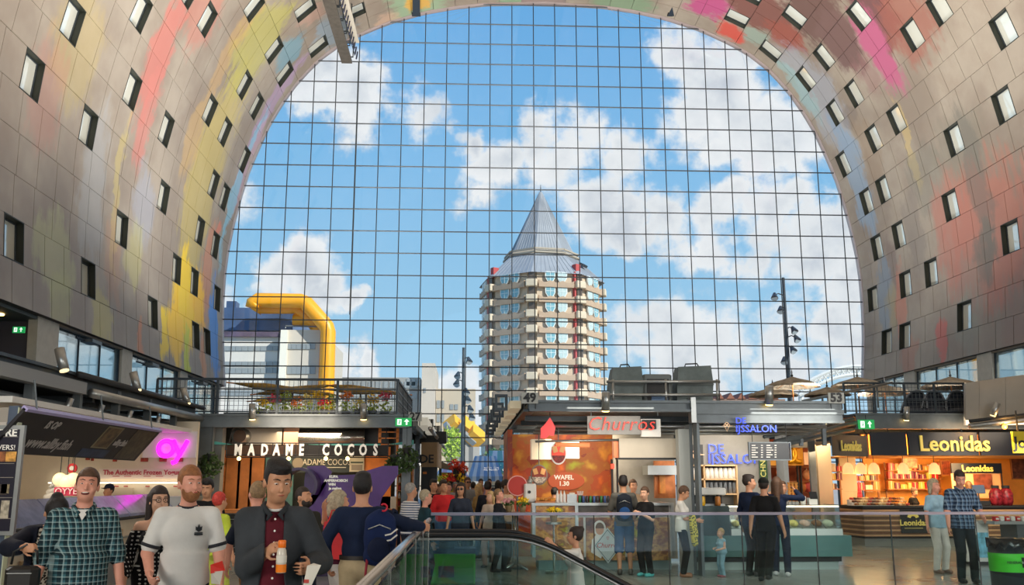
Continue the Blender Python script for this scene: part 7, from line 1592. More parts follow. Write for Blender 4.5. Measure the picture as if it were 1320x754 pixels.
def plaid(name, base, dark, pale, freq=15.0):
    if 'plaid_' + name in MATS: return MATS['plaid_' + name]
    def fn(t, o, c):
        sp = t.new('ShaderNodeSeparateXYZ'); t.link(o, sp.inputs[0])
        def band(s_, ph, w0): return t.math('LESS_THAN', t.math('FRACT', t.math('MULTIPLY_ADD', s_, freq, ph)), w0)
        xx = t.math('ADD', sp.outputs[0], t.math('MULTIPLY', sp.outputs[1], 0.6)); c1 = t.mix(t.math('MULTIPLY', band(xx, 0.1, 0.45), 0.75), lin(base), lin(dark)); c1 = t.mix(t.math('MULTIPLY', band(sp.outputs[2], 0.3, 0.45), 0.6), c1, lin(dark))
        c1 = t.mix(t.math('MULTIPLY', band(xx, 0.62, 0.17), 0.36), c1, lin(pale)); return t.mix(t.math('MULTIPLY', band(sp.outputs[2], 0.82, 0.17), 0.36), c1, lin(pale))
    return mat('plaid_' + name, base, 0.85, fn=fn, spec=0.2)
def dots(name, base, dot, scale=34.0, size=0.32):
    def fn(t, o, c):
        v = t.new('ShaderNodeTexVoronoi', voronoi_dimensions='2D'); sp = t.new('ShaderNodeSeparateXYZ'); t.link(o, sp.inputs[0]); cb = t.new('ShaderNodeCombineXYZ'); t.link(t.math('ADD', sp.outputs[0], t.math('MULTIPLY', sp.outputs[1], 0.7)), cb.inputs[0]); t.link(sp.outputs[2], cb.inputs[1]); o = cb.outputs[0]; v.inputs['Scale'].default_value = scale; v.inputs['Randomness'].default_value = 0.0 if name == 'polka' else 0.9; t.link(o, v.inputs['Vector'])
        return t.mix(t.math('LESS_THAN', v.outputs['Distance'], size), lin(base), lin(dot))
    return mat('dots_' + name, base, 0.85, fn=fn, spec=0.2)
def stripes(name, a, b, freq=22.0):
    def fn(t, o, c):
        sp = t.new('ShaderNodeSeparateXYZ'); t.link(o, sp.inputs[0]); return t.mix(t.math('LESS_THAN', t.math('FRACT', t.math('MULTIPLY', sp.outputs[2], freq)), 0.4), lin(a), lin(b))
    return mat('stripe_' + name, a, 0.85, fn=fn, spec=0.2)
HAIRC = {'black': (24, 20, 20), 'dark': (44, 32, 26), 'brown': (84, 58, 40), 'ginger': (150, 96, 56), 'blond': (196, 164, 112), 'grey': (150, 146, 140), 'red': (196, 60, 50), 'sandy': (140, 112, 78), 'greyblond': (170, 156, 130)}
def V3(p): return np.array(p, float)
def person(label, px, ytop, Y, face=0.0, vox=0.012, sex='m', skin='light', hair='short', hairc='dark', bulk=1.0, belly=0.0, lean=(0, 0), head=(0, 0, 0), wl=None, wr=None, pl=None, pr=None, al=None, ar=None,
           top=None, topm=None, sleeve=0.5, hem=0.92, jacket=None, jsleeve=1.0, bottom='trousers', botm=None, leglen=1.0, dress_hem=None, shoe=(40, 38, 40), H=None, z0=0.0, beard=None, glasses=None, smile=False, group=None, cap=None, X=None, hs=1.06, neck=1.46, offsh=False, belt=None, collar=None, vee=None, curl=0.5, extra=None):
    p0 = at(px, ytop, Y)
    if X is None: X = p0.x
    if H is None: H = p0.z - z0
    s = H / (1.75 + 0.25*(hs - 1))
    o = thing('person', label, 'person', (X, Y, z0), face, group); o.scale = (s, s, s)
    ca, sa = math.cos(-face), math.sin(-face)
    def loc(w_):
        """world pixel target -> local"""
        q = at(*w_[1:]); dx, dy, dz = q.x - X, q.y - Y, q.z - z0
        return V3(((dx*ca - dy*sa)/s, (dx*sa + dy*ca)/s, dz/s))
    def tgt(v, d): return V3(d) if v is None else (loc(v) if v[0] == 'w' else V3(v))
    rx = Matrix.Rotation(lean[0], 3, 'X'); ry = Matrix.Rotation(lean[1], 3, 'Y'); RU = np.array(ry @ rx); piv = V3((0, 0, 0.95))
    def U(p): return piv + RU @ (V3(p) - piv)
    RH_ = np.array(Matrix.Rotation(head[0], 3, 'Z') @ Matrix.Rotation(head[1], 3, 'X') @ Matrix.Rotation(head[2], 3, 'Y')); RH = RU @ RH_; hp = V3((0, 0.005, 1.50)); _HEAD[:] = [RH, hs]
    def HD(p): return U(hp + RH_ @ ((V3(p) - hp)*hs))
    fem = sex == 'f'; b_ = bulk
    sw = (0.148 if fem else 0.172) * (0.5 + 0.5*b_)
    A, B = 0.285, 0.25
    arms = {}
    for sd, w_, pole, dflt in ((1, wl, pl, (0.27*max(1, b_*0.97), -0.05, 0.87)), (-1, wr, pr, (-0.27*max(1, b_*0.97), -0.05, 0.87))):
        S = U((sd*sw, 0.005, 1.395)); W = tgt(w_, dflt); d = W - S; L = np.linalg.norm(d)
        if L > A + B - 0.004: W = S + d / L * (A + B - 0.004); d = W - S; L = np.linalg.norm(d)
        pv = V3(pole) if pole is not None else V3((sd*0.35, 0.9, -0.25)); u = d / L; pv = pv - u * (pv @ u); pv /= np.linalg.norm(pv) + 1e-9
        c = (A*A - B*B + L*L) / (2*L); hgt = math.sqrt(max(A*A - c*c, 0.0)); E = S + u*c + pv*hgt; arms[sd] = (S, E, W)
    legs = {}
    for sd, a_, dflt in ((1, al, (0.10, 0.0, 0.085)), (-1, ar, (-0.10, 0.0, 0.085))):
        Hp = V3((sd*0.088, 0.0, 0.91)); N = tgt(a_, dflt); d = N - Hp; L = np.linalg.norm(d); Lt, Ls = 0.425, 0.415
        if L > Lt + Ls - 0.003: N = Hp + d/L*(Lt + Ls - 0.003); d = N - Hp; L = np.linalg.norm(d)
        u = d/L; pv = V3((0.05*sd, -1, 0)); pv = pv - u*(pv @ u); pv /= np.linalg.norm(pv); c = (Lt*Lt - Ls*Ls + L*L)/(2*L); hgt = math.sqrt(max(Lt*Lt - c*c, 0)); legs[sd] = (Hp, Hp + u*c + pv*hgt, N)
    allp = [q for t_ in list(arms.values()) + list(legs.values()) for q in t_] + [HD((0, 0, 1.75)), HD((0, -0.15, 1.6)), HD((0, 0.15, 1.6))]
    lo = np.min(allp, 0) - 0.24; hi = np.max(allp, 0) + 0.24; lo[2] = min(lo[2], -0.01) ; lo[2] = max(lo[2], -0.03)
    def torso(f, e, k=0.035):
        f.ell((0, 0.0, 0.94), (0.160*b_ + (0.008 if fem else 0) + e, 0.112*b_ + e, 0.125 + e), None, k)
        f.ell(U((0, -0.005 - belly*0.4, 1.09)), ((0.128 if fem else 0.142)*b_ + e + belly*0.5, 0.098*b_ + e + belly, 0.15 + e), RU, k)
        f.ell(U((0, 0.0, 1.27)), ((0.142 if fem else 0.165)*b_ + e, 0.108*b_ + e, 0.165 + e), RU, k)
        for sd in (-1, 1): f.cone(U((sd*0.03, 0.014, 1.43)), U((sd*sw*0.9, 0.01, 1.385)), 0.052*b_ + e, 0.05*b_ + e, k)
        if fem:
            for sd in (-1, 1): f.ell(U((sd*0.068, -0.085*b_, 1.275)), (0.062 + e, 0.055 + e, 0.062 + e), RU, 0.03)
    def arm(f, sd, e, frac, k=0.022, loose=0.0):
        S, E, W = arms[sd]; q = 1.0 if not fem else 0.86; q *= 0.5 + 0.5*b_
        if frac <= 0.5:
            f.cone(S, S + (E - S)*(frac*2), 0.052*q + e, 0.047*q + e + loose, k)
        else:
            f.cone(S, E, 0.052*q + e, 0.041*q + e + loose, k); f.cone(E, E + (W - E)*((frac - 0.5)*2), 0.043*q + e + loose, 0.029*q + e + loose, k)
    def leg(f, sd, e, frac, k=0.02, loose=0.0):
        Hp, K, N = legs[sd]; q = 0.55 + 0.45*b_
        if frac <= 0.5: f.cone(Hp, Hp + (K - Hp)*(frac*2), 0.088*q + e, 0.066*q + e + loose, k)
        else:
            f.cone(Hp, K, 0.088*q + e, 0.056*q + e + loose*0.5, k); E_ = K + (N - K)*((frac - 0.5)*2)
            f.cone(K, E_, 0.056*q + e + loose*0.5, (0.036 + 0.02*(1 - (frac - 0.5)*2))*q + e + loose, k)
            if loose == 0: f.ell(K + (N - K)*0.3 + V3((0, 0.018, 0)), (0.05*q + e, 0.052*q + e, 0.11), None, 0.02)
    # ---- body
    f = Field(lo, hi, vox)
    torso(f, -0.006)
    fr_ = max(0.0085, 0.55*vox)
    for sd in (1, -1):
        arm(f, sd, 0.0, 1.0)
        S, E, W = arms[sd]; d = (W - E)/np.linalg.norm(W - E)
        inn = V3((-sd*0.9, -0.35, 0.0)); inn = inn - d*(inn @ d); inn /= np.linalg.norm(inn) + 1e-9     # palm faces the body
        wd = np.cross(d, inn)
        if wd[1] > 0: wd = -wd                                                                         # thumb side forward
        R = np.stack([d, wd, inn], 1)
        f.ell(W + d*0.045, (0.056, 0.042, 0.019), R, 0.014)
        for k_, (off, ln) in enumerate(((0.030, 0.072), (0.010, 0.082), (-0.010, 0.076), (-0.029, 0.060))):
            b0 = W + d*0.085 + wd*off; m1 = b0 + (d*math.cos(curl*0.5) + inn*math.sin(curl*0.5))*ln*0.55; e1 = m1 + (d*math.cos(curl*1.6) + inn*math.sin(curl*1.6))*ln*0.5
            f.cone(b0, m1, fr_*1.05, fr_, 0.006); f.cone(m1, e1, fr_, fr_*0.85, 0.004)
        t0 = W + d*0.025 + wd*0.034; t1 = t0 + (d*0.7 + wd*0.6 + inn*0.35)*0.042; t2 = t1 + (d*0.85 + wd*0.1 + inn*0.5)*0.036
        f.cone(t0, t1, fr_*1.3, fr_*1.1, 0.008); f.cone(t1, t2, fr_*1.1, fr_*0.9, 0.004)
        leg(f, sd, -0.013 if bottom == 'trousers' and botm else -0.002, 1.0, 0.02, 1e-6 if bottom == 'trousers' and botm else 0.0)
        Hp, K, N = legs[sd]; f.cone(N + V3((0, 0.03, -0.045)), N + V3((0, -0.14, -0.055)), 0.036, 0.03, 0.02); f.cone(N, N + V3((0, 0.01, -0.04)), 0.036, 0.04, 0.02)
    f.cone(U((0, 0.015, 1.43)), HD((0, 0.005, 1.56)), (0.046 if fem else 0.056)*(0.6 + 0.4*b_), 0.048 if fem else 0.054, 0.03)
    f.ell(HD((0, 0.012, 1.645)), (0.074, 0.093, 0.098), RH, 0.02); f.ell(HD((0, -0.024, 1.597)), (0.061*(0.8 + 0.2*b_), 0.071, 0.098), RH, 0.02); f.ell(HD((0, -0.048, 1.550)), (0.042*(0.7 + 0.3*b_), 0.044, 0.036), RH, 0.03)
    f.cone(HD((0, -0.090, 1.632)), HD((0, -0.112, 1.596)), 0.008, 0.0145, 0.014); f.ell(HD((0, -0.088, 1.655)), (0.048, 0.012, 0.010), RH, 0.016)
    for sd in (1, -1):
        f.ell(HD((sd*0.077, 0.008, 1.612)), (0.010, 0.022, 0.031), RH, 0.008); f.ell(HD((sd*0.030, -0.102, 1.632)), (0.017, 0.014, 0.010), RH, 0.0, sub=True)
        f.ell(HD((sd*0.036, -0.074, 1.588)), (0.026, 0.022, 0.022), RH, 0.02)
    f.ell(HD((0, -0.094, 1.567)), (0.022, 0.010, 0.010), RH, 0.012)
    def child(nm, fld, m_, par=None):
        me = fld.mesh(nm)
        if me is None: return None
        me.materials.append(m_); q = bpy.data.objects.new(nm, me); COL.objects.link(q); q.parent = par or o; return q
    body = child('body', f, skin_m(skin))
    # ---- face details
    def mbpart(nm, mb, m_, par=None, sm=True): q = mb.build(nm, m_, o, sm, world=False); return q
    fine = vox < 0.014
    mb = MB(); mi = MB(); br = MB()
    for sd in (1, -1):
        mb.ball(HD((sd*0.030, -0.083, 1.632)), (0.0125, 0.0125, 0.0052), 8, 6); mi.ball(HD((sd*0.030, -0.0922, 1.631)), (0.0055, 0.0052, 0.0050), 8, 6)
        br.path([HD((sd*0.012, -0.101, 1.655)), HD((sd*0.030, -0.099, 1.661)), HD((sd*0.050, -0.083, 1.655))], [0.003, 0.0042, 0.002], 5)
    hm = mat('hair_' + hairc, HAIRC[hairc], 0.6, vary=0.25, vscale=40, bump=0.5, bscale=120)
    if fine: mbpart('eyes', mb, mat('eye_white', (226, 220, 212), 0.3)); mbpart('iris', mi, mat('iris', (40, 28, 22), 0.2))
    mbpart('eyebrows', br, hm)
    mo = MB()
    if smile:
        mo.ball(HD((0, -0.097, 1.563)), (0.030, 0.011, 0.013), 10, 6); mbpart('mouth', mo, mat('mouth_dark', (110, 40, 40), 0.5)); t_ = MB(); t_.ball(HD((0, -0.1035, 1.568)), (0.023, 0.006, 0.005), 10, 6); mbpart('teeth', t_, mat('teeth', (236, 230, 216), 0.3))
    else: mo.ball(HD((0, -0.1015, 1.567)), (0.022, 0.005, 0.0055), 10, 6); mbpart('mouth', mo, mat('lips_' + skin, tuple(int(v*q) for v, q in zip(SKIN[skin], (0.86, 0.62, 0.62))), 0.5))
    # ---- hair
    hv = min(vox, 0.012) if fine else vox; hc = HD((0, 0.0, 1.62)); ext = 0.50 if hair in ('long', 'bob') else 0.26
    f = Field(hc - V3((0.24, 0.24, ext)), hc + V3((0.24, 0.24, 0.22)), hv)
    def HL(x, y, z, p):
        """field coordinates -> head coordinate along axis p"""
        c = HD((0, 0, 1.62)); return ((x - c[0])*RH[0, p] + (y - c[1])*RH[1, p] + (z - c[2])*RH[2, p])/hs
    if hair != 'bald':
        th = 0.004 if hair == 'crop' else 0.007 if hair in ('short', 'full', 'quiff') else 0.011
        f.ell(HD((0, 0.016, 1.655)), (0.075 + th, 0.095 + th, 0.095 + th*1.3), RH, 0.0)
        if hair in ('short', 'crop'): f.carve(lambda x, y, z: np.maximum(-(HL(x, y, z, 2) + 0.055 - 0.5*np.maximum(0.02 - HL(x, y, z, 1), 0)), -1.0))
        zl = 0.062
        f.carve(lambda x, y, z: np.minimum(-(HL(x, y, z, 1) + 0.030 + 0.0*z), -(HL(x, y, z, 2) - zl)))          # forehead line
        if hair in ('quiff', 'full'): f.ell(HD((0.01, -0.04, 1.722)), (0.052, 0.058, 0.030), RH, 0.03); f.ell(HD((-0.006, 0.03, 1.732)), (0.060, 0.076, 0.028), RH, 0.03)
        if hair in ('full', 'quiff'): f.carve(lambda x, y, z: -(HL(x, y, z, 2) + 0.075 - 0.8*np.maximum(0.02 - HL(x, y, z, 1), 0)))
        if hair == 'bun': f.ell(HD((0, 0.09, 1.715)), (0.048, 0.045, 0.045), RH, 0.02)
        if hair == 'pony': f.cone(HD((0, 0.11, 1.68)), U((0, 0.14, 1.42)), 0.035, 0.018, 0.02)
        if hair in ('long', 'bob'):
            zb = 1.34 if hair == 'long' else 1.50
            for sd in (-1, 1): f.cone(HD((sd*0.070, 0.03, 1.65)), U((sd*0.085, 0.02 if hair == 'long' else 0.03, zb)), 0.034, 0.032, 0.03)
            f.cone(HD((0, 0.08, 1.65)), U((0, 0.10, zb)), 0.07, 0.05, 0.03)
        child('hair', f, hm)
    if beard:
        f = Field(hc - V3((0.14, 0.16, 0.16)), hc + V3((0.14, 0.16, 0.06)), hv)
        f.ell(HD((0, -0.030, 1.575)), (0.064, 0.072, 0.085), RH, 0.0); f.ell(HD((0, -0.055, 1.545)), (0.046, 0.050, 0.045), RH, 0.02)
        f.carve(lambda x, y, z: np.maximum(HL(x, y, z, 2) + 0.036 - 0.35*np.maximum(HL(x, y, z, 1) + 0.06, 0), HL(x, y, z, 1) - 0.0)); f.ell(HD((0, -0.108, 1.567)), (0.020, 0.014, 0.008), RH, 0, sub=True)
        child('beard', f, mat('hair_' + beard, HAIRC[beard], 0.7, vary=0.25, vscale=40))
    if glasses:
        g_ = MB()
        for sd in (-1, 1): g_.path([HD((sd*0.031 + 0.024*math.cos(a), -0.108 + 0.012*abs(math.cos(a)), 1.630 + 0.018*math.sin(a))) for a in np.linspace(0, 2*PI, 12, endpoint=False)], 0.003, 5, closed=True); g_.path([HD((sd*0.055, -0.098, 1.635)), HD((sd*0.078, -0.01, 1.635))], 0.003, 5)
        if glasses == 'sun':
            for sd in (-1, 1): g_.ball(HD((sd*0.031, -0.103, 1.630)), (0.026, 0.006, 0.020), 10, 6)
        mbpart('glasses', g_, M_BLACK)
    if cap:
        f = Field(hc - V3((0.2, 0.26, 0.1)), hc + V3((0.2, 0.26, 0.22)), hv); f.ell(HD((0, 0.012, 1.675)), (0.088, 0.108, 0.092), RH, 0.0); f.carve(lambda x, y, z: -(HL(x, y, z, 2) - 0.045)); f.ell(HD((0, -0.125, 1.672)), (0.07, 0.065, 0.010), RH, 0.01); child('cap', f, cloth('cap_%d_%d' % cap[:2], cap))
    # ---- clothes
    cv = vox
    UN = RU @ V3((0, 0, 1)); UF = RU @ V3((0, -1, 0)); UX = RU @ V3((1, 0, 0)); uc = U((0, 0, 0))
    def UC(x, y, z, n): return (x - uc[0])*n[0] + (y - uc[1])*n[1] + (z - uc[2])*n[2]
    def garment(nm, m_, e, sl, hm_, neckz, opening=None, loose=0.008, flare=0.0):
        f = Field(lo, hi, cv); torso(f, e)
        for sd in (1, -1):
            if sl > 0: arm(f, sd, e*0.9, sl, 0.03, loose)
        if hm_ < 0.93 and hm_ > 0.3: f.ecyl(U((0, -belly*0.5, 1.12)), (0, -belly*0.3, hm_ - 0.03), (0.15*b_ + e + belly*0.6, 0.105*b_ + e + belly), (0.172*b_ + e + flare + (0.006 if fem else 0), 0.125*b_ + e + belly*0.7 + flare*0.8), 0.03)
        f.carve(lambda x, y, z: np.maximum(hm_ - z + 0*x, -1))if sl == 0 else None
        if sl > 0:                                       # hem cut only near the trunk so that sleeves stay
            f.carve(lambda x, y, z: np.where((np.abs(x) < 0.20*b_ + belly + flare) , hm_ - z + 0*y, -1.0))
        f.carve(lambda x, y, z: np.where(np.abs(x) < 0.5, UC(x, y, z, UN) - neckz - 0.18*np.abs(UC(x, y, z, UX)) * 0.0, -1.0) - np.where(np.sqrt(UC(x, y, z, UX)**2 + (UC(x, y, z, UF))**2) > 0.13, 1.0, 0.0))
        if opening: f.carve(lambda x, y, z: np.minimum(opening(UC(x, y, z, UN)) - np.abs(UC(x, y, z, UX)), UC(x, y, z, UF) - 0.02))
        return child(nm, f, m_)
    if topm and dress_hem is None:
        garment(top or 'shirt', topm, 0.010, sleeve, hem, neck)
    if topm and dress_hem is not None:
        f = Field(lo, hi, cv); torso(f, 0.009)
        for sd in (1, -1):
            if sleeve > 0: arm(f, sd, 0.012, sleeve, 0.03, 0.012)
        f.ecyl((0, 0, 1.06), (0, 0, dress_hem), (0.135*b_ + 0.01, 0.105*b_ + 0.01), (0.25*b_, 0.20*b_), 0.03)
        nz = 1.36 if offsh else neck
        if offsh: f.carve(lambda x, y, z: UC(x, y, z, UN) - nz + 0*x)
        else: f.carve(lambda x, y, z: UC(x, y, z, UN) - nz - np.where(np.sqrt(UC(x, y, z, UX)**2 + UC(x, y, z, UF)**2) > 0.13, 1.0, 0.0))
        child('dress', f, topm)
    if jacket is not None: 
        jm_, op = jacket; garment('jacket', jm_, 0.024, jsleeve, hem + 0.005, 1.475, opening=op, loose=0.012)
    if botm and bottom in ('trousers', 'shorts'):
        f = Field(lo, V3((hi[0], hi[1], 1.08)), cv); f.ell((0, 0.0, 0.94), (0.160*b_ + 0.009, 0.112*b_ + 0.008, 0.125 + 0.008), None, 0.03); f.ell((0, 0, 1.02), (0.145*b_ + 0.006, 0.104*b_ + 0.004 + belly*0.3, 0.08), None, 0.03)
        for sd in (1, -1): leg(f, sd, 0.010, 1.0 if bottom == 'trousers' else leglen, 0.02, 0.014 if bottom == 'trousers' else 0.03)
        f.carve(lambda x, y, z: z - 1.02 + 0*x + 0*y); f.carve(lambda x, y, z: 0.055 - z + 0*x + 0*y)
        child(bottom, f, botm)
    if belt: mb = MB(); mb.lathe([(1.0, 1.0), (1.0, 1.035)], (0, 0, 0), 28, False, 0.160*b_ + 0.008, 0.115*b_ + 0.014); mbpart('belt', mb, mat('belt', belt, 0.5))
    if collar:
        mb = MB()
        for sd in (1, -1):
            mb.path([U((sd*0.012, 0.080, 1.492)), U((sd*0.062, 0.045, 1.488)), U((sd*0.074, -0.005, 1.472)), U((sd*0.056, -0.062, 1.452)), U((sd*0.030, -0.098, 1.425)), U((sd*0.050, -0.112, 1.392))], [0.017, 0.018, 0.018, 0.018, 0.016, 0.006], 8)
        mbpart('collar', mb, collar)
    if vee: mb = MB(); mb.add([U((-0.045, -0.088, 1.452)), U((0.045, -0.088, 1.452)), U((0.0, -0.131, 1.372)), U((-0.045, -0.06, 1.44)), U((0.045, -0.06, 1.44)), U((0.0, -0.10, 1.37))], [(0, 2, 1), (3, 4, 5), (0, 3, 5, 2), (1, 2, 5, 4), (0, 1, 4, 3)]); mbpart('undershirt', mb, vee, sm=False)
    for sd in (1, -1):
        N = legs[sd][2]; f = Field(N - V3((0.1, 0.24, 0.14)), N + V3((0.1, 0.16, 0.08)), max(vox, 0.011)); f.cone(N + V3((0, 0.035, -0.042)), N + V3((0, -0.14, -0.050)), 0.045, 0.037, 0.02); f.cone(N + V3((0, 0.01, -0.01)), N + V3((0, 0.01, -0.04)), 0.045, 0.045, 0.02); f.clip(N - V3((0, 0, 0.082)), (0, 0, -1)); child('shoe', f, mat('shoe_%d_%d_%d' % shoe, shoe, 0.5))
    o['_'] = 0; del o['_']
    info = dict(o=o, arms=arms, U=U, HD=HD, s=s, X=X, Y=Y, z0=z0, face=face)
    def W_(p):
        p = V3(p)*s; c, q = math.cos(face), math.sin(face); return Vector((X + p[0]*c - p[1]*q, Y + p[0]*q + p[1]*c, z0 + p[2]))
    info['W'] = W_
    return info
J_IND = cloth('indigo_denim', (34, 42, 60)); J_BLU = cloth('blue_denim', (62, 92, 130)); C_BLK = cloth('black', (22, 22, 24)); C_NAVY = cloth('navy', (24, 36, 62)); C_WHT = cloth('white', (222, 220, 214), vary=0.03); C_KHA = cloth('khaki', (190, 170, 134)); C_GREYJ = cloth('charcoal_jacket', (58, 62, 66)); C_MAR = cloth('maroon', (92, 26, 38))
plaid('teal', (60, 104, 112), (18, 26, 34), (190, 210, 206), 23); plaid('blue', (84, 110, 140), (24, 34, 54), (160, 180, 196), 16)
# ---- near group on the left
P = {}
P['plaid'] = person('laughing man in a teal and black plaid shirt with rolled sleeves', 113, 603, 7.5, 0.32, 0.009, skin='pink', hair='short', hairc='brown', bulk=1.16, belly=0.035, head=(0.0, -0.06, 0.06), smile=True, topm=plaid('teal', (60, 104, 112), (18, 26, 34), (176, 200, 196), 17), sleeve=0.62, hem=0.83, botm=J_BLU, collar=plaid('teal', 0, 0, 0), vee=C_WHT, wl=(0.31, -0.02, 0.86), wr=(-0.30, -0.06, 0.86), curl=0.9)
P['bag'] = person('woman with bowed head in a navy jacket and speckled dress', 60, 641, 7.75, 0.35, 0.010, sex='f', skin='tan', hair='bun', hairc='black', H=1.60, lean=(0.22, 0.10), head=(0.5, 0.55, 0.0), topm=dots('leopard', (186, 176, 158), (54, 46, 42), 46, 0.42), dress_hem=0.5, sleeve=0.0, jacket=(cloth('dark_navy', (22, 26, 40)), lambda h: 0.075 + 0*h), jsleeve=0.86, hem=0.9, wr=('w', 30, 706, 7.25), pr=(-0.8, 0.6, -0.2), wl=(0.2, -0.2, 0.92), curl=1.0)
P['polka'] = person('woman in a black polka-dot dress with bare shoulders and glasses', 206, 627, 8.5, 0.25, 0.010, sex='f', skin='fair', hair='long', hairc='dark', bulk=1.12, head=(0.35, 0.0, 0.0), glasses='clear', topm=dots('polka', (22, 22, 26), (206, 204, 198), 26, 0.22), dress_hem=0.25, sleeve=0.92, offsh=True, wr=(-0.24, -0.12, 0.94), wl=(0.26, 0.0, 0.88))
P['tee'] = person('bearded man in a white ringer T-shirt with a black emblem', 246, 600, 7.4, 0.30, 0.009, skin='pink', hair='short', hairc='ginger', beard='ginger', bulk=1.06, head=(0.35, 0.05, 0.0), topm=C_WHT, sleeve=0.40, hem=0.83, botm=J_IND, wr=(-0.235, -0.20, 1.00), wl=(0.26, -0.12, 0.90), pr=(-0.3, 1, 0), curl=1.1)
P['jacket'] = person('young man in a charcoal jacket over a maroon shirt, looking down', 358, 592, 6.2, 0.22, 0.009, skin='tan', hair='full', hairc='black', head=(0.22, 0.24, 0.0), topm=C_MAR, top='shirt', sleeve=0.5, hem=0.80, jacket=(C_GREYJ, lambda h: 0.055 + 0.06*np.clip((1.15 - h)/0.4, 0, 1)), jsleeve=0.98, botm=J_IND, collar=cloth('jacket_collar', (48, 52, 56)), wr=('w', 344, 712, 5.93), pr=(-0.45, 0.9, -0.3), wl=('w', 399, 730, 6.0), pl=(0.4, 0.9, -0.2), curl=1.0)
P['navy'] = person('man in a navy sweater and khaki trousers seen from behind, hand on the rail', 468, 609, 8.6, PI, 0.010, skin='light', hair='full', hairc='black', bulk=1.14, head=(0.0, 0.0, 0.0), topm=C_NAVY, top='sweater', sleeve=0.96, hem=1.0, botm=C_KHA, wr=('w', 548, 680, 9.0), pr=(-0.4, 0.3, -1), wl=(0.30, -0.06, 0.95), pl=(0.5, 0.8, 0), belt=(40, 34, 30), curl=0.9)
# ---- second row on the left
P['lime'] = person('woman with red hair in a lime green dress seen from behind', 284, 634, 12.0, 2.6, 0.014, sex='f', skin='light', hair='short', hairc='red', topm=cloth('lime', (190, 206, 66)), top='blouse', sleeve=0.4, hem=0.88, botm=cloth('lime2', (196, 206, 90)), wl=(0.27, 0, 0.86))
person('dark haired man in a black shirt behind the woman in lime', 269, 617, 13.2, 0.5, 0.018, skin='tan', hair='full', hairc='black', topm=C_BLK, sleeve=0.45, botm=C_BLK, head=(-0.5, 0.2, 0))
person('fair haired man in navy with brown trousers behind the charcoal jacket', 333, 620, 9.6, 2.7, 0.014, skin='pink', hair='crop', hairc='sandy', topm=cloth('navy2', (26, 32, 46)), sleeve=0.45, botm=cloth('brown', (150, 106, 62)), wl=(0.33, 0.02, 0.90), head=(0.9, 0, 0))
P['blue'] = person('man in a dark T-shirt with blue straps looking at the purple sign', 393, 627, 11.0, 0.6, 0.014, skin='tan', hair='crop', hairc='dark', topm=cloth('olive_black', (52, 50, 44)), sleeve=0.42, botm=J_IND, beard='dark', head=(0.5, -0.1, 0))
P['redbag'] = person('blond woman in a maroon top beside the navy sweater man, gesturing', 438, 632, 10.2, 0.5 + PI/2, 0.014, sex='f', skin='light', hair='bob', hairc='greyblond', topm=cloth('plum', (84, 32, 54)), sleeve=0.42, botm=cloth('pale_shorts', (196, 190, 184)), bottom='shorts', leglen=0.55, wl=('w', 418, 655, 9.9), pl=(0.3, 0.2, -1), curl=0.3)
P['stripe'] = person('grey haired woman in a blue and white striped top near the rail end', 530, 622, 14.9, 2.3, 0.016, sex='f', skin='light', hair='crop', hairc='grey', topm=stripes('breton', (226, 226, 226), (70, 84, 120), 26), sleeve=0.7, botm=J_IND, bulk=1.1)
person('grey haired woman in a dark teal jacket beside the striped top', 549, 631, 14.6, 1.9, 0.016, sex='f', skin='pink', hair='short', hairc='greyblond', topm=cloth('dark_teal', (34, 62, 72)), top='jacket', sleeve=0.95, hem=0.86, botm=C_BLK, bulk=1.12)
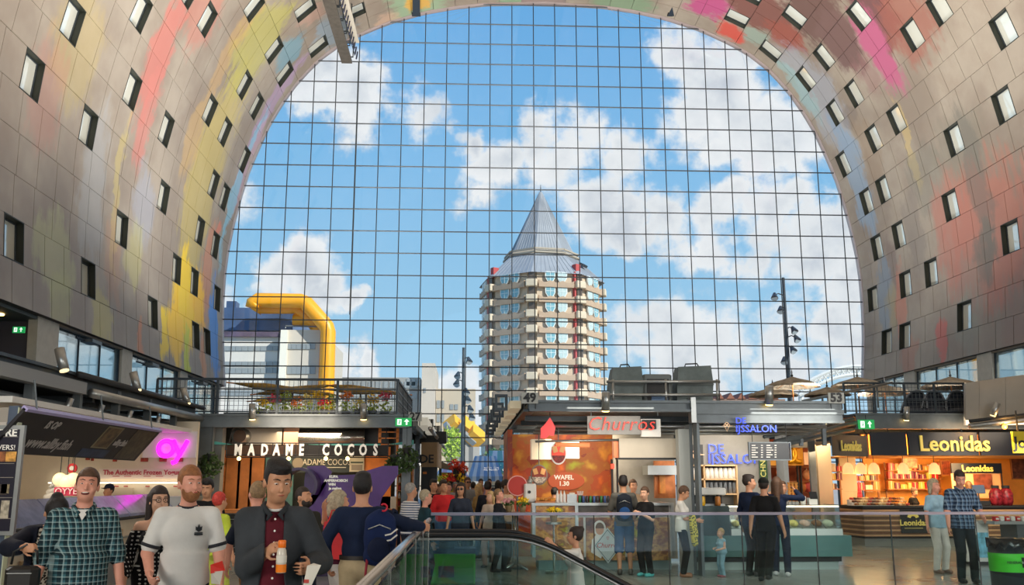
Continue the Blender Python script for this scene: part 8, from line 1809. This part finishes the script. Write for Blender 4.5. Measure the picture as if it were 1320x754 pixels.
# ---- crowd down the aisle
crowd = [(559, 618, 20, 0.3, 'm', 'tan', 'full', 'black', C_BLK, 0.95, C_BLK, 'young man in a black hooded jacket in the aisle'), (572, 619, 19.4, 0.2, 'm', 'tan', 'full', 'dark', cloth('red_shirt', (206, 44, 48)), 0.5, J_BLU, 'man in a bright red shirt in the aisle'),
 (578, 622, 22, 0.0, 'm', 'pink', 'short', 'brown', cloth('rose', (206, 120, 110)), 0.5, J_IND, 'man in a rose shirt behind the red shirt'), (594, 622, 17.6, 0.05, 'f', 'tan', 'long', 'dark', cloth('slate_tee', (48, 54, 68)), 0.45, J_IND, 'woman with long dark hair and sunglasses walking up the aisle'),
 (603, 615, 24, 0.1, 'm', 'light', 'short', 'brown', cloth('grey_coat', (150, 150, 150)), 0.95, C_BLK, 'tall man in a grey coat behind the sunglasses woman'), (610, 621, 27, PI, 'm', 'light', 'short', 'dark', cloth('moss', (80, 84, 70)), 0.95, C_BLK, 'man in a moss green coat walking away'),
 (619, 623, 21, 2.4, 'f', 'light', 'bob', 'blond', cloth('camel', (170, 140, 90)), 0.9, J_BLU, 'blond woman in a camel jacket and jeans walking away'), (629, 620, 20, 2.8, 'm', 'light', 'short', 'black', cloth('black_suit', (30, 34, 44)), 0.96, C_BLK, 'man in a black suit jacket walking away'),
 (632, 633, 18.8, -0.5, 'f', 'fair', 'long', 'blond', cloth('cream_top', (222, 206, 190)), 0.3, cloth('pink_leg', (200, 160, 150)), 'fair haired girl in a cream top in the aisle'), (643, 630, 17.9, 1.2, 'f', 'pink', 'short', 'sandy', cloth('black_coat', (26, 28, 34)), 0.96, C_BLK, 'woman in a long black coat facing the churros stall'),
 (653, 618, 19.0, 1.0, 'm', 'tan', 'short', 'dark', cloth('sand_shirt', (206, 184, 160)), 0.9, cloth('brown_trs', (96, 74, 56)), 'man in a sand shirt by the bar table'), (620, 617, 30, 0.2, 'm', 'light', 'short', 'dark', cloth('lilac', (170, 150, 180)), 0.5, J_IND, 'distant man in a lilac shirt near the tents'),
 (631, 617, 33, 0.2, 'm', 'tan', 'short', 'black', cloth('dark_grey', (70, 70, 74)), 0.5, C_BLK, 'distant man in dark grey near the tents'), (642, 619, 29, PI, 'f', 'light', 'long', 'dark', cloth('denim_blue', (80, 100, 140)), 0.95, C_BLK, 'distant woman with dark hair in a blue top'), (587, 621, 26, 0.4, 'm', 'pink', 'crop', 'grey', cloth('pale_grey', (190, 190, 186)), 0.6, J_IND, 'man in a pale grey shirt further up the aisle'), (565, 624, 24, 0.6, 'f', 'light', 'bob', 'brown', cloth('dusty_rose', (196, 110, 110)), 0.9, J_IND, 'woman in a dusty rose top behind the hooded jacket')]
for (px, yt, Y, fc, sx, sk, hr, hc, tm_, sl, bm, lab) in crowd:
    st_ = 0.10*math.sin(px); person(lab, px, yt, Y, fc, 0.022 if Y > 21 else 0.018, sx, sk, hr, hc, topm=tm_, sleeve=sl, botm=bm, glasses='sun' if 'sunglasses' in lab else None, al=(0.1, -st_, 0.09), ar=(-0.1, st_, 0.09), head=(0.2*math.cos(px), 0, 0), hem=0.8 if 'coat' in lab else 0.9)
# ---- at the right-hand stalls
P['pack'] = person('man in a grey T-shirt and denim shorts seen from behind at the churros counter', 803, 613, 17.3, PI - 0.1, 0.014, skin='tan', hair='full', hairc='black', topm=cloth('grey_tee', (96, 94, 88)), sleeve=0.42, hem=0.86, botm=J_BLU, bottom='shorts', leglen=0.56, wl=(0.22, -0.28, 1.02), wr=(-0.22, -0.28, 1.02), shoe=(70, 66, 62), al=(0.1, 0.05, 0.085))
person('woman in a black T-shirt and black trousers eating at the churros stall', 831, 627, 17.0, -0.9, 0.014, sex='f', skin='fair', hair='short', hairc='brown', topm=C_BLK, sleeve=0.4, botm=C_BLK, wl=(0.10, -0.22, 1.22), wr=(-0.08, -0.25, 1.24), pr=(-0.6, 0.5, -0.6), shoe=(90, 190, 190), head=(0.2, 0.1, 0), bulk=1.05)
P['scarf'] = person('woman in a white T-shirt and black trousers looking down at her hands', 877, 625, 16.9, 1.35, 0.014, sex='f', skin='tan', hair='short', hairc='brown', topm=C_WHT, sleeve=0.4, hem=0.86, botm=C_BLK, wl=(0.10, -0.30, 1.08), wr=(-0.10, -0.30, 1.08), head=(0, 0.5, 0), shoe=(160, 110, 80))
P['child'] = person('toddler with blond curls in a pale blue jumpsuit standing alone', 929, 686, 16.9, -1.2, 0.012, sex='f', skin='fair', hair='crop', hairc='blond', topm=cloth('pale_blue', (150, 190, 206)), sleeve=0.0, botm=cloth('pale_blue', (150, 190, 206)), H=0.84, bulk=1.5, hs=1.5, wl=(0.16, -0.24, 1.05), wr=(-0.16, -0.22, 1.08), shoe=(190, 110, 120))
person('teenager in a navy jacket looking right at the ice-cream counter', 965, 612, 17.0, 2.1, 0.014, skin='light', hair='full', hairc='dark', topm=C_NAVY, top='jacket', sleeve=0.96, hem=0.86, botm=C_BLK, head=(-0.7, 0, 0))
P['capman'] = person('man in black with a backwards cap striding past the ice-cream counter', 984, 616, 16.1, 2.6, 0.014, skin='light', hair='short', hairc='dark', topm=C_BLK, sleeve=0.42, hem=0.84, botm=C_BLK, al=(0.12, 0.02, 0.085), ar=(-0.08, 0.34, 0.13), wl=(0.26, 0.06, 0.86), wr=(-0.30, -0.05, 0.86), shoe=(24, 24, 26), cap=(26, 30, 28))
P['longhair'] = person('girl with long brown hair raising her arms at the ice-cream counter', 1001, 615, 17.0, 2.7, 0.014, sex='f', skin='light', hair='long', hairc='brown', topm=C_NAVY, top='jacket', sleeve=0.96, hem=0.88, botm=J_IND, wr=(-0.30, -0.22, 1.52), pr=(-1, 0.2, -0.3), wl=(0.22, -0.3, 1.45), al=(0.1, 0.0, 0.085), ar=(-0.12, 0.1, 0.085), shoe=(206, 206, 206))
person('blond woman in a pale blue top and white trousers beside the plaid shirt man', 1203, 617, 17.3, 0.25, 0.014, sex='f', skin='pink', hair='bob', hairc='greyblond', topm=cloth('sky_top', (160, 196, 216)), sleeve=0.35, hem=0.84, botm=cloth('white_trs', (214, 212, 204)), head=(0.1, 0.05, 0), wl=(0.24, -0.12, 0.98), shoe=(120, 96, 80), bulk=1.05)
P['plaid2'] = person('man in a blue plaid short-sleeved shirt and dark jeans looking down', 1235, 605, 15.7, -0.15, 0.013, skin='pink', hair='short', hairc='dark', topm=plaid('blue', (84, 110, 140), (24, 34, 54), (150, 170, 186), 14), sleeve=0.42, hem=0.84, botm=cloth('dark_jeans', (30, 40, 46)), bulk=1.08, collar=plaid('blue', 0, 0, 0), head=(-0.1, 0.4, 0), wr=(-0.26, -0.10, 0.88), wl=(0.25, -0.2, 1.0), shoe=(24, 24, 26))
P['esc'] = person('woman in a white blouse riding up the escalator with her hand on the rail', 741, 679, 13.05, -PI/2 - 0.15, 0.012, sex='f', skin='light', hair='bun', hairc='dark', H=1.62, z0=at(741, 679, 13.05).z - 1.62, topm=C_WHT, top='blouse', sleeve=0.44, hem=0.82, botm=J_BLU, wl=('w', 712, 701, 12.62), pl=(0.3, 0.2, -1), curl=1.0, bulk=1.05)
# ---- stall keepers
person('yogurt seller in a red shirt and dark cap behind the kiosk counter', 188, 624, 18.6, -0.5, 0.016, skin='tan', hair='short', hairc='black', topm=cloth('seller_red', (206, 50, 50)), sleeve=0.45, botm=C_BLK, cap=(30, 36, 56), X=-6.95)
person('churros seller in black bending behind the waffle counter', 711, 627, 19.7, 2.6, 0.018, skin='light', hair='short', hairc='black', topm=C_BLK, sleeve=0.9, botm=C_BLK, lean=(0.25, 0))
person('churros seller with brown hair facing the customers', 816, 618, 19.2, 0.1, 0.018, sex='f', skin='light', hair='bun', hairc='brown', topm=cloth('sand_apron', (180, 150, 120)), sleeve=0.45, botm=C_BLK)
person('ice-cream seller in a white top leaning at the espresso machine', 893, 632, 19.4, 1.4, 0.018, sex='f', skin='light', hair='short', hairc='sandy', topm=C_WHT, sleeve=0.45, botm=C_BLK, lean=(0.3, 0))
person('ice-cream seller in a grey top behind the display case', 1060, 620, 19.4, 0.2, 0.018, sex='f', skin='light', hair='short', hairc='brown', topm=cloth('grey_top', (150, 150, 146)), sleeve=0.45, botm=C_BLK, X=6.55)
person('chocolate seller in a dark apron reaching over the counter', 1172, 628, 25.6, 0.6, 0.02, sex='f', skin='tan', hair='bun', hairc='brown', topm=C_BLK, sleeve=0.3, botm=C_BLK, wl=(0.32, -0.36, 1.12), lean=(0.25, 0))
person('second chocolate seller with red hair behind the till', 1248, 620, 25.9, 2.8, 0.02, sex='f', skin='light', hair='bob', hairc='brown', topm=C_MAR, sleeve=0.6, botm=C_BLK)
# ---- things carried
def carried(name, label, cat, base): return thing(name, label, cat, tuple(base))
w = P['bag']['W']; q = at(33, 722, 7.2); o = carried('handbag', 'black leather handbag held by the woman with bowed head', 'bag', (q.x, q.y, q.z - 0.22))
MB().rbox(q.x - 0.13, q.x + 0.11, q.y - 0.06, q.y + 0.06, q.z - 0.20, q.z - 0.04, 0.04).build('body', mat('black_leather', (26, 25, 24), 0.35), o, False); MB().path([(q.x - 0.10, q.y, q.z - 0.03), (q.x - 0.09, q.y, q.z + 0.06), (q.x + 0.0, q.y, q.z + 0.11), (q.x + 0.08, q.y, q.z + 0.06), (q.x + 0.09, q.y, q.z - 0.03)], 0.009, 6).build('handle', mat('black_leather', (26, 25, 24), 0.35), o, True); MB().box(q.x - 0.10, q.x + 0.08, q.y - 0.064, q.y - 0.06, q.z - 0.09, q.z - 0.085).build('zip', M_ALU, o)
q = at(363, 716, 5.82); o = carried('juice_bottle', 'clear bottle of orange juice with an orange cap in the young man\'s hand', 'bottle', (q.x, q.y, q.z - 0.10))
MB().lathe([(0.027, 0), (0.031, 0.01), (0.031, 0.10), (0.027, 0.13), (0.018, 0.15)], o.location, 16).build('bottle', mat('clear_plastic', (214, 206, 190), 0.15), o, True); MB().lathe([(0.0315, 0.004), (0.0315, 0.05)], o.location, 16, False).build('juice', mat('orange_juice', (246, 130, 20), 0.3), o, True); MB().lathe([(0.020, 0.145), (0.024, 0.15), (0.024, 0.185), (0.02, 0.19)], o.location, 14).build('cap', mat('orange_cap', (246, 120, 20), 0.4), o, True); MB().lathe([(0.0318, 0.06), (0.0318, 0.10)], o.location, 16, False).build('label_wrap', mat('bottle_label', (226, 220, 206), 0.5), o, True)
q = at(403, 733, 5.85); o = carried('paper_wrapper', 'crumpled white paper wrapper in the young man\'s other hand', 'wrapper', (q.x, q.y, q.z - 0.14)); MB().add([(q.x - 0.06, q.y, q.z - 0.14), (q.x + 0.0, q.y - 0.03, q.z - 0.10), (q.x + 0.05, q.y, q.z + 0.02), (q.x + 0.0, q.y + 0.03, q.z + 0.03), (q.x - 0.03, q.y - 0.02, q.z + 0.02), (q.x - 0.01, q.y + 0.03, q.z - 0.10)], [(0, 1, 4), (1, 2, 4), (2, 3, 4), (0, 5, 1), (1, 5, 2), (2, 5, 3), (3, 5, 4), (4, 5, 0)]).build('paper', M_PAPER, o); MB().cbox((q.x - 0.03, q.y - 0.025, q.z - 0.07), (0.03, 0.004, 0.02)).build('print', mat('print_red', (196, 70, 60), 0.6), o)
q = at(280, 728, 7.15); o = carried('snack_bag', 'red and white snack bag in the bearded man\'s hand', 'bag', (q.x, q.y, q.z - 0.14)); MB().add([(q.x - 0.05, q.y, q.z), (q.x + 0.04, q.y - 0.02, q.z + 0.03), (q.x + 0.06, q.y, q.z - 0.04), (q.x - 0.04, q.y - 0.02, q.z - 0.06), (q.x, q.y + 0.03, q.z - 0.01)], [(0, 1, 2, 3), (0, 4, 1), (1, 4, 2), (2, 4, 3), (3, 4, 0)]).build('red_top', mat('bag_red', (226, 50, 36), 0.5), o); MB().add([(q.x - 0.04, q.y - 0.01, q.z - 0.05), (q.x + 0.05, q.y - 0.02, q.z - 0.04), (q.x + 0.03, q.y, q.z - 0.14), (q.x - 0.03, q.y - 0.02, q.z - 0.13), (q.x, q.y + 0.03, q.z - 0.09)], [(0, 1, 2, 3), (0, 4, 1), (1, 4, 2), (2, 4, 3), (3, 4, 0)]).build('white_bottom', M_PAPER, o)
# emblem, ring and trims on the white T-shirt
T = P['tee']; o = T['o']; U = T['U']
mb = MB(); c = U((0.085, -0.125, 1.29))
for a_, L_ in ((-0.55, 0.045), (0, 0.055), (0.55, 0.045)):
    mb.prism([(c[0] + math.sin(a_)*L_*t_ + math.cos(a_)*w_ , c[2] - 0.01 + math.cos(a_)*L_*t_ - math.sin(a_)*w_) for t_, w_ in ((0, -0.004), (0.5, -0.012), (1, 0), (0.5, 0.012), (0, 0.004))], c[1] - 0.008, c[1] + 0.02, 'y')
mb.box(c[0] - 0.03, c[0] + 0.03, c[1] - 0.008, c[1] + 0.02, c[2] - 0.035, c[2] - 0.024); mb.box(c[0] - 0.03, c[0] + 0.03, c[1] - 0.008, c[1] + 0.02, c[2] - 0.02, c[2] - 0.015); mb.build('emblem', M_BLACK, o, world=False)
mb = MB(); mb.path([U((0.066*math.cos(a), 0.012 + 0.064*math.sin(a), 1.468 + 0.018*math.sin(a))) for a in np.linspace(0, 2*PI, 20, endpoint=False)], 0.010, 6, closed=True)
for sd in (1, -1):
    S, E, W = T['arms'][sd]; e_ = S + (E - S)*0.79; d = (E - S)/np.linalg.norm(E - S); mb.path([e_ - d*0.012, e_ + d*0.012], 0.073, 14)
mb.build('trim', mat('ringer_trim', (34, 36, 44), 0.8), o, True, world=False)
# buttons of the maroon shirt, white collar
Jk = P['jacket']; U = Jk['U']; mb = MB()
for z in (1.40, 1.33, 1.26, 1.19, 1.12, 1.05): mb.ball(U((0.0, -0.121 - 0.012*math.sin((z - 1.0)*6), z)), 0.007, 6, 4)
mb.build('buttons', M_LETW, Jk['o'], world=False); mb = MB(); mb.path([U((0.052*math.cos(a), 0.0 + 0.062*math.sin(a), 1.462 + 0.012*math.sin(a))) for a in np.linspace(PI*1.05, PI*1.95, 10)], 0.009, 6); mb.build('collar', C_WHT, Jk['o'], True, world=False)
# backpacks
def backpack(info, label, m_, strapm, cx=0.0, one=False, sc=1.0):
    W = info['W']; base = W((cx, 0.20, 0.98)); o = thing('backpack', label, 'backpack', tuple(base), info['face']); s = info['s']*sc
    f = Field(V3((-0.25, -0.2, -0.05)), V3((0.25, 0.2, 0.6)), 0.014); f.ell((0, 0, 0.22), (0.15*s, 0.085*s, 0.25*s), None, 0.02); f.cone((-0.07*s, 0, 0.06), (0.07*s, 0, 0.06), 0.08*s, 0.08*s, 0.03); f.cone((-0.06*s, 0, 0.36*s), (0.06*s, 0, 0.36*s), 0.075*s, 0.075*s, 0.03)
    me = f.mesh('bag'); me.materials.append(m_); q = bpy.data.objects.new('bag', me); COL.objects.link(q); q.parent = o
    f = Field(V3((-0.2, 0.0, -0.02)), V3((0.2, 0.2, 0.3)), 0.014); f.ell((0, 0.085*s, 0.12), (0.105*s, 0.045*s, 0.11*s), None, 0.0); me = f.mesh('pocket'); me.materials.append(strapm); q = bpy.data.objects.new('pocket', me); COL.objects.link(q); q.parent = o
    for sd in ((-1,) if one else (-1, 1)):
        MB().path([(sd*0.07*s, -0.06, 0.36*s), (sd*0.10*s, -0.17, 0.46*s), (sd*0.12*s, -0.27, 0.44*s), (sd*0.14*s, -0.33, 0.30*s), (sd*0.15*s, -0.26, 0.12*s), (sd*0.12*s, -0.06, 0.06*s)], 0.017, 6).build('strap', strapm, o, True, world=False)
    MB().path([(-0.1*s, 0.075*s, 0.30*s), (0, 0.098*s, 0.34*s), (0.1*s, 0.075*s, 0.30*s)], 0.006, 5).build('zip', M_ALU, o, True, world=False)
    return o
o = backpack(P['navy'], 'navy backpack with a red mark hanging from the sweater man\'s shoulder', cloth('bag_navy', (20, 36, 76)), cloth('bag_navy2', (16, 26, 52)), cx=-0.19, one=True, sc=0.98)
mb = MB(); mb.path([(-0.03 + 0.03*math.cos(a), 0.062, 0.475 + 0.03*math.sin(a)) for a in np.linspace(0.8, 5.2, 10)], 0.008, 5); mb.build('red_mark', mat('mark_red', (206, 40, 60), 0.6), o, world=False)
for k in range(2): MB().path([(-0.15, 0.03, 0.24 + 0.05*k), (-0.10, 0.075, 0.20 + 0.05*k), (-0.05, 0.09, 0.19 + 0.05*k)], 0.007, 5).build('stripe', C_WHT, o, world=False)
MB().path([(0.10, 0.05, 0.06), (0.11, 0.07, -0.08), (0.105, 0.06, -0.2)], 0.012, 6).build('red_strap', mat('mark_maroon', (150, 30, 50), 0.7), o, world=False)
backpack(P['pack'], 'blue and black backpack on the man in denim shorts', cloth('bag_black', (28, 34, 44)), cloth('bag_blue', (30, 70, 120)))
backpack(P['blue'], 'small blue backpack on the man before the purple sign', cloth('bag_bright', (40, 96, 160)), cloth('bag_bright2', (50, 110, 170)), sc=0.8)
W = P['redbag']; q = at(430, 692, 10.0); o = carried('shopping_bag', 'bright red shopping bag carried by the blond woman', 'bag', (q.x, 10.0, q.z - 0.22)); MB().prism([(q.x - 0.12, q.z - 0.2), (q.x + 0.10, q.z - 0.22), (q.x + 0.13, q.z + 0.17), (q.x - 0.08, q.z + 0.16)], 9.86, 10.0, 'y').build('bag', mat('bag_scarlet', (214, 30, 36), 0.5, vary=0.1), o); MB().path([(q.x - 0.05, 9.95, q.z + 0.16), (q.x - 0.02, 9.95, q.z + 0.27), (q.x + 0.06, 9.95, q.z + 0.27), (q.x + 0.09, 9.95, q.z + 0.16)], 0.008, 6).build('handle', mat('bag_scarlet', (214, 30, 36), 0.5), o)
q = at(893, 682, 16.7); o = carried('scarf', 'yellow patterned scarf hanging from the arm of the woman in white', 'scarf', (q.x, 16.7, q.z - 0.3)); mb = MB(); n = 9
f = Field(V3((-0.12, -0.1, -0.36)), V3((0.14, 0.1, 0.34)), 0.014); f.cone((-0.03, 0, 0.26), (0.0, 0, 0.0), 0.035, 0.05, 0.03); f.cone((0, 0, 0), (0.03, 0, -0.24), 0.05, 0.06, 0.03); f.cone((0.03, 0, 0.22), (0.06, 0, -0.1), 0.03, 0.04, 0.03)
me = f.mesh('cloth'); me.materials.append(dots('scarf', (206, 190, 80), (90, 96, 60), 26, 0.35)); c_ = bpy.data.objects.new('cloth', me); COL.objects.link(c_); c_.parent = o; c_.location = (0, 0, 0.3)
o.location.z = q.z - 0.3
# floor sticker
a = at(440, 753, 6.9)
mbs = [((0, 0), (60, 96, 170)), ((0.10, 0), (230, 230, 230)), ((0.20, 0), (206, 40, 50))]
for k, (d_, c) in enumerate(mbs): x0_ = -1.35 + d_[0]*2.2; MB().prism([(x0_, 6.6), (x0_ + 0.2, 6.6), (x0_ + 0.75, 9.2), (x0_ + 0.55, 9.2)], 0.001, 0.004, 'z').build('stripe', mat('sticker_%d' % k, c, 0.4), fs_)
# =================================================================== ADDED HALL LIGHTING
# unseen uplights added above the stall roofs to brighten the vault
for i, (x, y) in enumerate(((-4, 26.5), (3.2, 23), (13, 31), (5, 36), (-9, 16), (16, 29), (5, -4), (-6, -12), (14, -8), (-8, 44), (18, 47))):
    lamp('SPOT', (x, y, 4.2), (5500 if x > 12 else 13000), (1, 0.93, 0.85), 0.3, (x*0.6 + 2, y + 5, 30), 2.5, 0.8)
# area lamps without fixtures, added under and before the roofs to brighten the stalls
lamp('AREA', (-7.4, 15.5, 2.6), 90, (1, 0.86, 0.68), 2.2, (-7.4, 15.8, 0))
lamp('AREA', (-3.8, 22.0, 2.75), 80, (1, 0.72, 0.42), 1.6, (-3.8, 22.3, 0)); lamp('AREA', (-3.8, 20.3, 2.9), 40, (1, 0.8, 0.6), 1.6, (-3.8, 21.8, 0.8))
lamp('AREA', (2.4, 19.6, 2.6), 70, (1, 0.84, 0.62), 1.6, (2.4, 21.0, 0.8)); lamp('AREA', (2.6, 16.6, 2.65), 34, (1, 0.9, 0.76), 1.6, (2.6, 18.5, 0.6))
lamp('AREA', (5.7, 19.4, 2.6), 55, (1, 0.9, 0.76), 1.4, (5.7, 20.3, 0.8)); lamp('AREA', (6.0, 16.6, 2.65), 34, (1, 0.93, 0.82), 1.6, (6.0, 18.5, 0.5))
lamp('AREA', (9.6, 25.6, 2.6), 26, (1, 0.7, 0.4), 1.0, (10.0, 26.8, 0.6))
lamp('AREA', (13.5, 22.8, 2.6), 60, (1, 0.82, 0.6), 2.0, (13.5, 24.8, 0.6))
# fill lamps added out of view to light people and stalls from the front
for (x, y, e, tx, ty) in ((-6, 0.5, 260, -2.5, 8), (5, -1.5, 260, 1, 9), (13, 6, 300, 9, 16), (-5.2, 9.5, 60, -2.5, 11), (8, 9, 160, 6, 16)):
    lamp('AREA', (x, y, 3.3), e, (1, 0.94, 0.86), 1.8, (tx, ty, 1.0))
